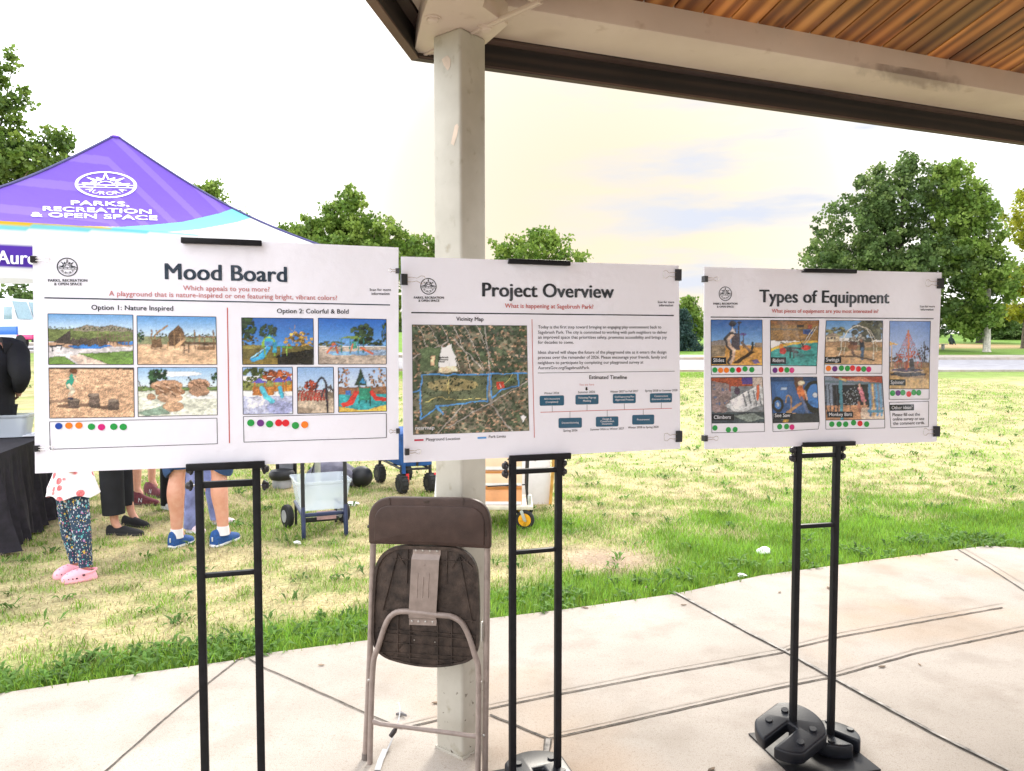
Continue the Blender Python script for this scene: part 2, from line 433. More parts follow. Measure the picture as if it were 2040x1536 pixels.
def weeds():
    r = np.random.default_rng(11); V = []; T = []; n = 0; Fs = []
    for _ in range(620):
        y = 4.2 + 22 * r.random() ** 1.6; x = r.uniform(-.70, .72) * y
        if _ % 3 == 0:                        # broad leaves crowd the paving's edge
            k = r.integers(0, len(_ex) - 1); t = r.random(); x = _ex[k] * (1 - t) + _ex[k + 1] * t; y = _ey[k] * (1 - t) + _ey[k + 1] * t + r.uniform(.03, .35)
        if slab_dist(np.array([x]), np.array([y]))[0] < .02: continue
        z = float(terrain(x, y)); c = np.array([.10, .20, .035]) * r.uniform(.6, 1.3)
        for k in range(r.integers(5, 12)):
            a = r.uniform(0, 6.28); L = r.uniform(.03, .075) * (1 + y * .055); w = r.uniform(.006, .012) * (1 + y * .03)
            d = np.array([math.cos(a), math.sin(a), 0]); s = np.array([-d[1], d[0], 0]) * w
            b = np.array([x, y, z]) + d * .01 + np.array([r.normal(0, .03), r.normal(0, .03), 0]); up = np.array([0, 0, 1])
            V += [b, b + d * L * .5 + s + up * L * .5, b + d * L * .5 - s + up * L * .5, b + d * L + up * L * r.uniform(.3, .75)]
            Fs += [(n, n + 1, n + 2), (n + 1, n + 3, n + 2)]; n += 4; T += [c * r.uniform(.8, 1.2)] * 4
    return np_mesh('weeds', np.array(V), np.array(Fs), MATS['grass_blade'], np.array(T))
tag(weeds(), 'broad-leaved green weeds scattered through the dry lawn', 'weeds', kind='stuff')

# paving
def concrete():
    m, nt, b = new_mat('concrete')
    n = noise_node(nt, 1.3, 6); n2 = noise_node(nt, 260, 2); n3 = noise_node(nt, .55, 4)
    c = ramp(nt, n.outputs[0], [(.3, (.335, .295, .25)), (.6, (.425, .378, .328))])
    rust = ramp(nt, n3.outputs[0], [(.50, (1, 1, 1)), (.66, (1.0, .83, .67))])
    c = mixc(nt, 1.0, c, rust, 'MULTIPLY')
    sp = ramp(nt, n2.outputs[0], [(.30, (.62, .58, .55)), (.48, (1, 1, 1))])
    c = mixc(nt, 1.0, c, sp, 'MULTIPLY')
    n4 = noise_node(nt, 75, 4); c = mixc(nt, 1.0, c, ramp(nt, n4.outputs[0], [(.28, (.80, .77, .74)), (.45, (1, 1, 1))]), 'MULTIPLY')
    n5 = noise_node(nt, 3.2, 5); c = mixc(nt, 1.0, c, ramp(nt, n5.outputs[0], [(.34, (.86, .84, .82)), (.50, (1, 1, 1))]), 'MULTIPLY')
    vo = nt.nodes.new('ShaderNodeTexVoronoi'); vo.inputs['Scale'].default_value = 5.5
    tcx = nt.nodes.new('ShaderNodeTexCoord'); nt.links.new(tcx.outputs['Object'], vo.inputs[0])
    st = ramp(nt, vo.outputs['Distance'], [(.018, (.45, .40, .37)), (.032, (1, 1, 1))])
    c = mixc(nt, .55, c, mixc(nt, 1.0, c, st, 'MULTIPLY'))
    nt.links.new(c, b.inputs['Base Color']); b.inputs['Roughness'].default_value = .82
    add_bump(nt, b, n2.outputs[0], .35, .003); return m
CONC = concrete()
pb = MB()
poly = [(p.x, p.y) for p in EDGE] + [(14, 3.2), (14, -16), (-12, -16), (-8, 2.0)]
pb.prism(poly[::-1], (0, 0, 0), (1, 0, 0), (0, 1, 0), (0, 0, 1), -.12, 0.0)
tag(pb.build('paving', CONC, smooth=False, bevel=.012), kind='structure')
JD = M('joint_dark', (.10, .085, .07), .95, var=.4, scale=30, bump=.5); JF = M('joint_filler', (.34, .315, .285), .9, var=.45, scale=18)
JE = M('joint_edge', (.36, .31, .265), .9, var=.2, scale=12)
def joint(pts, w, mat, z, name='expansion_joint', wob=.0016):
    P = []
    for a, b in zip(pts[:-1], pts[1:]):
        a, b = G(*a), G(*b); k = max(2, int((b - a).length / .05))
        P += [a.lerp(b, i / k) for i in range(k)]
    P.append(G(*pts[-1])); vs = []; fs = []
    for i, p in enumerate(P):
        t = (P[min(i + 1, len(P) - 1)] - P[max(i - 1, 0)]).normalized(); n = Vector((-t.y, t.x, 0))
        q = p + n * random.uniform(-wob, wob); ww = w * random.uniform(.75, 1.15) / 2
        vs += [q + n * ww + Vector((0, 0, z)), q - n * ww + Vector((0, 0, z))]
        if i: fs.append((2 * i - 2, 2 * i - 1, 2 * i + 1, 2 * i))
    b = MB(); b.add(vs, fs); tag(b.build(name, mat, smooth=False), kind='structure')
J3 = [(800, 1452), (880, 1434), (976, 1412), (1119, 1383), (1299, 1348), (1558, 1301), (1569, 1295), (1675, 1269), (1833, 1240), (1997, 1211)]
J4 = [(1092, 1473), (1225, 1444), (1436, 1396), (1595, 1362), (1653, 1351), (1680, 1343), (1828, 1301), (2040, 1256), (2100, 1246)]
J5 = [(1343, 1181), (1349, 1184), (1489, 1261), (1563, 1298), (1659, 1352), (1860, 1462), (1998, 1531), (2120, 1600)]
for pts, w in (([(477, 1313), (350, 1414), (210, 1538), (100, 1640)], .009), ([(495, 1313), (524, 1330), (728, 1421), (800, 1452)], .009), (J3, .010), (J4, .010), (J5, .026),
               ([(976, 1425), (1092, 1473)], .012), ([(1092, 1473), (1085, 1530), (1075, 1640)], .03), ([(1908, 1095), (1975, 1135), (2060, 1190)], .012)):
    joint(pts, w, JD, .004)
joint(J5, .017, JF, .008, 'joint_filler'); joint([(1092, 1475), (1085, 1530), (1075, 1640)], .02, JF, .008, 'joint_filler')
for J in (J3, J4): joint([(x, y - 9) for x, y in J], .005, JE, .004, 'tooled_edge', .001)
joint([(1920, 1092), (1985, 1130), (2060, 1176)], .005, JE, .004, 'tooled_edge', .001)
# debris on the paving
db = MB()
for (x, y) in [(1165, 1210), (1207, 1196), (1287, 1170), (1362, 1205), (1553, 1180), (1650, 1171), (1757, 1338 - 10), (1832, 1324), (1905, 1115), (1417, 1533), (480, 1312), (927, 1290), (925, 1478), (880, 1345), (870, 1400), (640, 1325)]:
    p = G(x, y, .004); a = random.uniform(0, 6.28); L = random.uniform(.012, .028)
    db.prism([(-L, 0), (-L * .3, L * .35), (L * .6, L * .25), (L, 0), (L * .4, -L * .3), (-L * .5, -L * .25)], p, (math.cos(a), math.sin(a), 0), (-math.sin(a), math.cos(a), 0), (0, 0, 1), 0, .003)
tag(db.build('fallen_leaves', M('dead_leaf', (.20, .14, .09), .9, var=.4)), 'dry brown leaf scraps strewn over the pale concrete', 'leaf litter', kind='stuff')

# road, far kerb walk
def strip(name, y0, y1, mat, dz, x0=-110, x1=120, th=None):
    X = np.linspace(x0, x1, 160); Y = np.linspace(y0, y1, 10); a, b = np.meshgrid(X, Y); a = a.ravel(); b = b.ravel()
    z = terrain(a, b) + dz
    return tag(np_mesh(name, np.c_[a, b, z], grid_faces(len(X), len(Y)), mat, smooth=True), kind='structure')
strip('road', 37.4, 46.8, M('asphalt', (.30, .29, .31), .9, var=.12, scale=2.2, bump=.3, bscale=120), .02)
kb = MB()
def kerb(y, w, h):
    X = np.linspace(-110, 120, 116)
    for a, b in zip(X[:-1], X[1:]):
        za, zb = float(terrain(a, y)), float(terrain(b, y))
        vs = [(a, y, za - .1), (b, y, zb - .1), (b, y + w, zb - .1), (a, y + w, za - .1), (a, y, za + h), (b, y, zb + h), (b, y + w, zb + h), (a, y + w, za + h)]
        kb.add(vs, [(0, 1, 5, 4), (4, 5, 6, 7), (2, 3, 7, 6)])
kerb(46.8, .18, .17); kerb(37.1, .18, .10)
tag(kb.build('kerb', CONC, smooth=False), kind='structure')
strip('sidewalk', 46.98, 49.0, CONC, .16)

# ------------------------------------------------------------------ pavilion
ZB = 2.78; A1 = R(69); SIDE = 4.3; SLOPE = .26; BW = .28
P0 = PX(917, 640, 2.86); P0 = Vector((P0.x, P0.y, 0))
def dirv(a): return Vector((math.sin(a), math.cos(a), 0))
CEN = P0 + dirv(A1 + R(60)) * SIDE
HEX = [CEN + Matrix.Rotation(-R(60) * k, 3, 'Z') @ (P0 - CEN) for k in range(6)]
def post_mat():
    m, nt, b = new_mat('post_paint')
    n = noise_node(nt, 6, 5); n2 = noise_node(nt, 38, 3); n3 = noise_node(nt, 16, 4)
    c = ramp(nt, n.outputs[0], [(.3, (.40, .375, .315)), (.7, (.50, .475, .41))])
    dirt = ramp(nt, n3.outputs[0], [(.60, (1, 1, 1)), (.75, (.72, .68, .60))])
    c = mixc(nt, 1.0, c, dirt, 'MULTIPLY')
    # rust pits close to the ground
    g = nt.nodes.new('ShaderNodeNewGeometry'); sx = nt.nodes.new('ShaderNodeSeparateXYZ'); nt.links.new(g.outputs['Position'], sx.inputs[0])
    lo = ramp(nt, sx.outputs[2], [(.02, (1, 1, 1)), (.62, (0, 0, 0))])
    th = nt.nodes.new('ShaderNodeMath'); th.operation = 'MULTIPLY'
    rp = ramp(nt, n2.outputs[0], [(.66, (0, 0, 0)), (.70, (1, 1, 1))])
    nt.links.new(lo, th.inputs[0]); nt.links.new(rp, th.inputs[1])
    c = mixc(nt, th.outputs[0], c, (.06, .035, .02))
    nt.links.new(c, b.inputs['Base Color']); b.inputs['Roughness'].default_value = .55
    add_bump(nt, b, n2.outputs[0], .12, .004); return m
def beam_mat():
    m, nt, b = new_mat('beam_paint')
    n = noise_node(nt, 2.4, 6); n2 = noise_node(nt, 9, 5); n3 = noise_node(nt, 1.1, 3)
    c = ramp(nt, n.outputs[0], [(.3, (.52, .415, .345)), (.7, (.62, .51, .43))])
    sm = ramp(nt, n2.outputs[0], [(.62, (1, 1, 1)), (.74, (.60, .50, .42))])
    c = mixc(nt, .5, c, mixc(nt, 1.0, c, sm, 'MULTIPLY'))
    st = ramp(nt, n3.outputs[0], [(.62, (1, 1, 1)), (.72, (.55, .47, .43))])
    c = mixc(nt, 1.0, c, st, 'MULTIPLY')
    nt.links.new(c, b.inputs['Base Color']); b.inputs['Roughness'].default_value = .6
    add_bump(nt, b, n2.outputs[0], .06, .004); return m
def wood_mat(name, dark, mid, light, rough=.5):
    m, nt, b = new_mat(name)
    a = nt.nodes.new('ShaderNodeAttribute'); a.attribute_name = 'grain'
    t = nt.nodes.new('ShaderNodeAttribute'); t.attribute_name = 'tint'
    n = noise_node(nt, 1.0, 6, vec=a.outputs['Vector'], stretch=(16, .9, 1), rough=.6)
    w = nt.nodes.new('ShaderNodeTexWave'); w.inputs['Scale'].default_value = 1.0; w.inputs['Distortion'].default_value = 6.5; w.inputs['Detail'].default_value = 3
    mm = nt.nodes.new('ShaderNodeMapping'); mm.inputs['Scale'].default_value = (3.6, .5, 1); nt.links.new(a.outputs['Vector'], mm.inputs[0]); nt.links.new(mm.outputs[0], w.inputs[0])
    f = nt.nodes.new('ShaderNodeMath'); f.operation = 'MULTIPLY_ADD'; f.inputs[1].default_value = .42
    nt.links.new(w.outputs['Fac'], f.inputs[0])
    f2 = nt.nodes.new('ShaderNodeMath'); f2.operation = 'MULTIPLY'; f2.inputs[1].default_value = .62; nt.links.new(n.outputs[0], f2.inputs[0]); nt.links.new(f2.outputs[0], f.inputs[2])
    c = ramp(nt, f.outputs[0], [(.18, dark), (.48, mid), (.80, light)])
    c = mixc(nt, 1.0, c, t.outputs[0], 'MULTIPLY')
    kn = nt.nodes.new('ShaderNodeTexVoronoi'); kn.inputs['Scale'].default_value = 1.0
    m2 = nt.nodes.new('ShaderNodeMapping'); m2.inputs['Scale'].default_value = (7, 2.2, 1); nt.links.new(a.outputs['Vector'], m2.inputs[0]); nt.links.new(m2.outputs[0], kn.inputs[0])
    kc = ramp(nt, kn.outputs['Distance'], [(.05, (.28, .20, .15)), (.12, (1, 1, 1))])
    c = mixc(nt, 1.0, c, kc, 'MULTIPLY')
    bl = noise_node(nt, 1.0, 4, vec=a.outputs['Vector'], stretch=(2.5, 1.2, 1))
    blc = ramp(nt, bl.outputs[0], [(.34, (.42, .34, .28)), (.52, (1, 1, 1))])
    c = mixc(nt, .8, c, mixc(nt, 1.0, c, blc, 'MULTIPLY'))
    nt.links.new(c, b.inputs['Base Color']); b.inputs['Roughness'].default_value = rough
    add_bump(nt, b, n.outputs[0], .25, .003); return m
POSTM, BEAMM = post_mat(), beam_mat()
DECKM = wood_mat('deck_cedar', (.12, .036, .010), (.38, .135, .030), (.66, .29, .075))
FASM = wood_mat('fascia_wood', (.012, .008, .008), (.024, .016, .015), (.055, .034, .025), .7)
def with_attrs(o, grain, tint):
    me = o.data
    a = me.attributes.new('grain', 'FLOAT_VECTOR', 'POINT'); a.data.foreach_set('vector', np.array(grain, np.float32).ravel())
    t = me.attributes.new('tint', 'FLOAT_COLOR', 'POINT'); t.data.foreach_set('color', np.array([list(c) + [1] for c in tint], np.float32).ravel())
pav = thing('pavilion', tuple(CEN), 'six-sided picnic shelter with plank ceiling, beige beams and one square post in view', 'pavilion')
PD = (CEN - P0).normalized(); PS = Vector((-PD.y, PD.x, 0))
for k, hv in enumerate(HEX):
    n = (CEN - hv).normalized(); s = Vector((-n.y, n.x, 0)); b = MB()
    pz = ZB - .082 if k == 0 else ZB - .008; b.box(hv + Vector((0, 0, pz / 2 + .004)), (.141, .141, pz), n, s)
    po = b.build('post', POSTM, pav, bevel=.012, seg=3)
    b = MB(); b.box(hv + Vector((0, 0, .004)), (.146, .146, .012), n, s); b.build('base_plate', POSTM, po)
    if k == 0:                                # chips in the paint show the old cream coat
        CH = M('old_cream_paint', (.62, .50, .40), .6)
        for face_n, face_s, pix in ((-s if (-s).dot(-hv) > 0 else s, n, [(880, 118), (891, 110), (898, 118), (897, 132), (892, 141), (884, 130)]),
                                    (-s if (-s).dot(-hv) > 0 else s, n, [(906, 250), (911, 246), (914, 252), (910, 272), (904, 290), (898, 286)])):
            c0 = hv + face_n * .0716
            vs = []
            for px, py in pix:
                d = ray(px, py); t = (c0 - CAM).dot(face_n) / d.dot(face_n); vs.append(CAM + d * t)
            mbp = MB(); mbp.add(vs, [list(range(len(vs)))]); ch = mbp.build('paint_chip', CH, po, smooth=False)
    mid_out = -n
for k in range(6):
    a, c = HEX[k], HEX[(k - 1) % 6] if False else HEX[(k + 1) % 6]
    d = (c - a).normalized(); inn = Vector((-d.y, d.x, 0)); inn = inn if inn.dot(CEN - a) > 0 else -inn
    L = (c - a).length; ins = L * math.cos(R(30))                 # apothem
    def pt(s, r, z):                          # s along the eave, r inward from the beam's axis, z height
        return a + d * s + inn * r + Vector((0, 0, z))
    t60 = math.tan(R(60))
    def deck_z(r): return ZB + .105 + SLOPE * (r - BW / 2)
    # beam: mitred box
    b = MB(); lo, hi = ZB, ZB + .16
    vs = []
    for z in (lo, hi):
        for r in (-BW / 2, BW / 2):
            for e in (0, 1):
                s0 = r / t60 + .0015; vs.append(pt(s0 if e == 0 else L - s0, r, z))
    b.add(vs, [(0, 1, 3, 2), (4, 6, 7, 5), (0, 4, 5, 1), (2, 3, 7, 6), (0, 2, 6, 4), (1, 5, 7, 3)])
    beam_o = b.build('beam', BEAMM, pav, bevel=.006)
    if k in (0, 5) and abs(d.dot(dirv(A1))) > .99:
        m, nt, bb = new_mat('water_stain'); bb.inputs['Base Color'].default_value = (.16, .115, .10, 1); bb.inputs['Roughness'].default_value = .7
        tg = nt.nodes.new('ShaderNodeTexCoord'); sb = nt.nodes.new('ShaderNodeVectorMath'); sb.operation = 'SUBTRACT'; sb.inputs[1].default_value = (.5, .5, .5); nt.links.new(tg.outputs['Generated'], sb.inputs[0])
        ln = nt.nodes.new('ShaderNodeVectorMath'); ln.operation = 'LENGTH'; nt.links.new(sb.outputs[0], ln.inputs[0]); nz = noise_node(nt, 14, 5)
        ad = nt.nodes.new('ShaderNodeMath'); ad.operation = 'MULTIPLY_ADD'; ad.inputs[1].default_value = .9; nt.links.new(nz.outputs[0], ad.inputs[0]); nt.links.new(ln.outputs['Value'], ad.inputs[2])
        al = ramp(nt, ad.outputs[0], [(.66, (.42, .42, .42)), (1.05, (0, 0, 0))]); trn = nt.nodes.new('ShaderNodeBsdfTransparent'); mx_ = nt.nodes.new('ShaderNodeMixShader')
        nt.links.new(al, mx_.inputs[0]); nt.links.new(trn.outputs[0], mx_.inputs[1]); nt.links.new(bb.outputs[0], mx_.inputs[2]); nt.links.new(mx_.outputs[0], nt.nodes['Material Output'].inputs[0])
        w0 = a + inn * (BW / 2 + .0015); vs = []
        for px_, py_ in ((1660, 112), (1970, 160), (1970, 200), (1660, 148)):
            dr = ray(px_, py_); vs.append(CAM + dr * ((w0 - CAM).dot(inn) / dr.dot(inn)))
        sbm = MB(); sbm.add(vs, [(0, 1, 2, 3)]); sbm.build('water_stain', m, beam_o, smooth=False)
    # plank ceiling, boards running up the slope
    pw = .135; ro = -.19; rh = ins - .12
    b = MB(); grain = []; tnt = []
    smin, smax = ro / t60, L - ro / t60
    ns = int((smax - smin) / pw) + 1
    for i in range(ns):
        s0, s1 = smin + i * pw, min(smin + (i + 1) * pw, smax)
        if s1 - s0 < .01: continue
        tone = random.uniform(.42, 1.12); warm = random.uniform(.9, 1.1); rid = random.uniform(0, 40)
        s0 += .0045; s1 -= .0045
        pts = []
        def rmax(s): return min((s if s < L / 2 else L - s) * t60, rh)
        r0, r1 = rmax(s0), rmax(s1)
        if max(r0, r1) <= ro + .01: continue
        r0, r1 = max(r0, ro + .004), max(r1, ro + .004)
        poly = [(s0, ro), (s1, ro), (s1, r1)] + ([(L / 2, min(L / 2 * t60, rh))] if s0 < L / 2 < s1 and L / 2 * t60 < rh else []) + [(s0, r0)]
        lo_ = [pt(s, r, deck_z(r)) for s, r in poly]; hi_ = [p + Vector((0, 0, .03)) for p in lo_]
        m_ = len(poly); st = len(b.v)
        # chamfered underside
        low2 = []
        b.add(lo_ + hi_, [list(range(m_)), list(range(m_, 2 * m_))[::-1]] + [(j, m_ + j, m_ + (j + 1) % m_, (j + 1) % m_) for j in range(m_)])
        for s, r in poly + poly:
            grain.append((s + rid, r + rid, rid)); tnt.append((tone * warm, tone, tone / warm))
    o = b.build('ceiling_planks', DECKM, pav, smooth=False); with_attrs(o, grain, tnt)
    # roof skin
    b = MB(); q = [(ro / t60, ro), (L - ro / t60, ro), (L / 2, ins)]
    b.add([pt(s, r, deck_z(r) + .045) for s, r in q] + [pt(s, r, deck_z(r) + .09) for s, r in q], [(0, 1, 2), (5, 4, 3), (0, 3, 4, 1), (1, 4, 5, 2), (2, 5, 3, 0)])
    b.build('roof_cover', M('roof_shingle', (.06, .055, .05), .95, var=.3, scale=30), pav, smooth=False)
    # fascia board and the nailer above it
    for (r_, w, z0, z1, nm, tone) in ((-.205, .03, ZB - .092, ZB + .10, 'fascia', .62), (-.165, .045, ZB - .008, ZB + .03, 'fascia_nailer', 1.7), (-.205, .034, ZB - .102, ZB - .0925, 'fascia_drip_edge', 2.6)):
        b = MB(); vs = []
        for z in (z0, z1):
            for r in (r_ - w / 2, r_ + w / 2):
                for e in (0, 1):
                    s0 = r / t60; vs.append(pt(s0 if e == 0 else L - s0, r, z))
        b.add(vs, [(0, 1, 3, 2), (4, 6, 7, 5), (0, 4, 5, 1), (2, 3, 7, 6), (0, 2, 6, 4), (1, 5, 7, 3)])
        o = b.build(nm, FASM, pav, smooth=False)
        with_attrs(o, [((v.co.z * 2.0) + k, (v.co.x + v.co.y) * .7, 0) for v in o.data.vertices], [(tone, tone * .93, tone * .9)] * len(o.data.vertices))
    # hip rafter over this corner with its weld seam and bolts
    n = (CEN - a).normalized(); s = Vector((-n.y, n.x, 0)); hipL = (CEN - a).length
    b = MB(); r0_, r1_ = .36, hipL - .1
    zf = lambda r: ZB + .105 + SLOPE * (r * math.cos(R(30)) - BW / 2)
    vs = []
    for r in (r0_, r1_):
        for z in (-.16, .01):
            for e in (-.07, .07): vs.append(a + n * r + s * e + Vector((0, 0, zf(r) + z)))
    b.add(vs, [(0, 1, 3, 2), (4, 6, 7, 5), (0, 4, 5, 1), (2, 3, 7, 6), (0, 2, 6, 4), (1, 5, 7, 3)])
    b.build('hip_rafter', BEAMM, pav, bevel=.006)
    if k == 0:
        ZC = ZB - .08; e0, e1 = G(830, 115, ZC), G(1075, 2, ZC); sd_ = Vector((-(e1 - e0).y, (e1 - e0).x, 0)).normalized()
        b = MB(); b.bar(e0, e1, .014, .014)
        b.bar(e0 + sd_ * .016, e1 + sd_ * .016, .006, .008)
        b.build('weld_seam', BEAMM, pav, bevel=.003)
        for px, py in ((968, 54), (862, 36)):
            c0 = G(px, py, ZC)
            b = MB(); b.lathe([(.030, 0), (.030, .003), (.022, .004), (.021, .010), (.016, .015), (.004, .016)], c0, (0, 0, -1), 20)
            b.build('bolt', BEAMM, pav)
        # thick cream connection plate capping the post between beams and fascia
        q = [G(x_, y_, ZC) for x_, y_ in ((831, 116), (905, 126), (969, 88), (1012, 50), (962, 14), (975, -30), (900, -60), (862, -30), (842, 30), (826, 98))]; m_ = len(q)
        b = MB(); b.add(q + [v + Vector((0, 0, .078)) for v in q], [list(range(m_))[::-1], list(range(m_, 2 * m_))] + [(j, (j + 1) % m_, m_ + (j + 1) % m_, m_ + j) for j in range(m_)])
        b.build('connection_plate', BEAMM, pav, bevel=.003)
        # square cover plate of the hip rafter's seat
        b = MB(); b.box(a + n * .41 + Vector((0, 0, ZB + .002)), (.26, .17, .012), n, s); b.build('seat_plate', BEAMM, pav, bevel=.003)

# ------------------------------------------------------------------ poster boards and their easels
S = H / 1.45
class Plane:
    """upright plane of one board: through two image columns at known depths"""
    def __init__(s, xl, Zl, xr, Zr, wave):
        a, b = PX(xl, 693, Zl * S), PX(xr, 693, Zr * S)
        s.o = Vector((a.x, a.y, 0)); s.w = math.hypot(b.x - a.x, b.y - a.y)
        s.u = Vector((b.x - a.x, b.y - a.y, 0)).normalized(); s.n = Vector((s.u.y, -s.u.x, 0)); s.wave = wave
        if s.n.dot(CAM - s.o) < 0: s.n = -s.n
    def hit(s, x, y):
        d = ray(x, y); return CAM + d * ((s.o - CAM).dot(s.n) / d.dot(s.n))
    def loc(s, x, y):
        p = s.hit(x, y); return (p - s.o).dot(s.u), p.z
    def pt(s, u, z, h=0.0, wave=True):
        return s.o + s.u * u + Vector((0, 0, z)) + s.n * (h + (s.wave(u, z) if wave else 0))
def gloss(name, col=None, rough=.2, attr=False):
    if name in MATS: return MATS[name]
    m, nt, b = new_mat(name)
    if attr:
        a = nt.nodes.new('ShaderNodeAttribute'); a.attribute_name = 'tint'; nt.links.new(a.outputs[0], b.inputs['Base Color'])
    else: b.inputs['Base Color'].default_value = tuple(col) + (1,)
    b.inputs['Roughness'].default_value = rough; b.inputs['Specular IOR Level'].default_value = .28
    b.inputs['Coat Weight'].default_value = .42; b.inputs['Coat Roughness'].default_value = .04
    n = noise_node(nt, 3.4, 4); n2 = noise_node(nt, 26, 4)
    mm = nt.nodes.new('ShaderNodeMath'); mm.operation = 'MULTIPLY_ADD'; mm.inputs[1].default_value = .18
    nt.links.new(n2.outputs[0], mm.inputs[0]); nt.links.new(n.outputs[0], mm.inputs[2])
    bp = nt.nodes.new('ShaderNodeBump'); bp.inputs['Strength'].default_value = .4; bp.inputs['Distance'].default_value = .020
    nt.links.new(mm.outputs[0], bp.inputs['Height']); nt.links.new(bp.outputs[0], b.inputs['Normal'])
    nt.links.new(bp.outputs[0], b.inputs['Coat Normal'])
    MATS[name] = m; return m
PAPER = gloss('laminated_paper', (.90, .89, .975))
INK = {k: gloss('ink_' + k, srgb(c)) for k, c in dict(navy='12263a', black='15141b', grey='3f3d46', red='c4544c', rose='c97f80', blue='265a78', skyblue='5b9fe0', crimson='c0304a',
       green='1f9d44', orange='f58220', royal='1646a8', purple='6f2f86', magenta='d6177c', scarlet='e0182b', pale='e9e9ef', slate='121d28').items()}
PHOTO = gloss('printed_photo', attr=True)
class Ink:
    def __init__(s, pl, owner, cv): s.pl, s.owner, s.cv = pl, owner, cv
    def L(s, x, y): return s.pl.loc(*s.cv(x, y))
    def put(s, mb, uv, fs, h): mb.add([s.pl.pt(u, z, h) for u, z in uv], fs)
    def text(s, mb, t, x0, y0, x1, y1, bold=0.0, h=.0012, cap=None, res=3):
        v, f = text2d(t, bold, res); a, b = Vector(s.L(x0, y0)), Vector(s.L(x1, y1))
        lo, hi = v[:, 0].min(), v[:, 0].max(); k = (b - a).length / (hi - lo); d = (b - a).normalized(); up = Vector((-d.y, d.x))
        ky = k
        if cap:
            c = Vector(s.L(x0, y0 - cap)); ky = (c - a).length / CAP
        strikes = 1 if bold < .003 else 2 if bold < .011 else 3 if bold < .016 else 5
        for q in range(strikes):
            sh = (q - (strikes - 1) / 2) * (.016 if strikes == 2 else .015)
            s.put(mb, [a + d * ((x - lo + sh) * k) + up * ((y + (.008 if q % 2 else -.008) * (strikes > 2)) * ky) for x, y in v], f, h + q * .00008)
    def quad(s, mb, pts, h, nu=1):
        P = [Vector(s.L(*p)) for p in pts]; uv = []; fs = []
        for i in range(nu + 1):
            t = i / nu; uv += [P[0].lerp(P[1], t), P[3].lerp(P[2], t)]
            if i: fs.append((2 * i - 2, 2 * i - 1, 2 * i + 1, 2 * i))
        s.put(mb, uv, fs, h)
    def line(s, mb, x0, y0, x1, y1, w, h=.0008, nu=12):
        a, b = Vector(s.L(x0, y0)), Vector(s.L(x1, y1)); k = (Vector(s.L(x0 + w, y0)) - a).length / 2
        d = (b - a).normalized(); n = Vector((-d.y, d.x)) * k; uv = []; fs = []
        for i in range(nu + 1):
            p = a.lerp(b, i / nu); uv += [p + n, p - n]
            if i: fs.append((2 * i - 2, 2 * i - 1, 2 * i + 1, 2 * i))
        s.put(mb, uv, fs, h)
    def frame(s, mb, pts, w, h=.0009):
        for p, q in zip(pts, pts[1:] + pts[:1]): s.line(mb, *p, *q, w, h)
    def dot(s, x, y, r, col):
        c = Vector(s.L(x, y)); k = (Vector(s.L(x + r, y)) - c).length; mb = MB(); n = 24
        P = [c + Vector((math.cos(2 * math.pi * i / n), math.sin(2 * math.pi * i / n))) * k for i in range(n)]
        mb.add([s.pl.pt(u, z, .0006) for u, z in P] + [s.pl.pt(u, z, .0016) for u, z in P], [list(range(n, 2 * n))] + [(i, (i + 1) % n, n + (i + 1) % n, n + i) for i in range(n)])
        mb.build('sticker', INK[col], s.owner, smooth=False)
    def logo(s, x, y, r, col='navy'):
        V, f = logo2d(); c = Vector(s.L(x, y)); k = (Vector(s.L(x + r, y)) - c).length; mb = MB()
        s.put(mb, [c + Vector(p) * k for p in V], f, .0012); return mb
    def photo(s, pts, arr, label=None):
        h, w, _ = arr.shape; P = [Vector(s.L(*p)) for p in pts]
        tu, tv = np.meshgrid(np.linspace(0, 1, w), np.linspace(0, 1, h)); V = []
        for a, b in zip(tu.ravel(), tv.ravel()):
            q = P[0].lerp(P[1], a).lerp(P[3].lerp(P[2], a), b); V.append(s.pl.pt(q.x, q.y, .0005))
        c = np.clip(arr, 0, 1).reshape(-1, 3); c = c * .86 + c.mean(1, keepdims=True) * .14; lin = np.where(c <= .04045, c / 12.92, ((c + .055) / 1.055) ** 2.4) * .95
        o = np_mesh('photo', np.array(V), grid_faces(w, h)[:, ::-1], PHOTO, lin, parent=s.owner, smooth=True)
        if label: o['label'] = label
        mb = MB(); s.frame(mb, pts, s.fw, .0010); mb.build('photo_border', INK['slate'], o, smooth=False)
        return o
    fw = 2.2
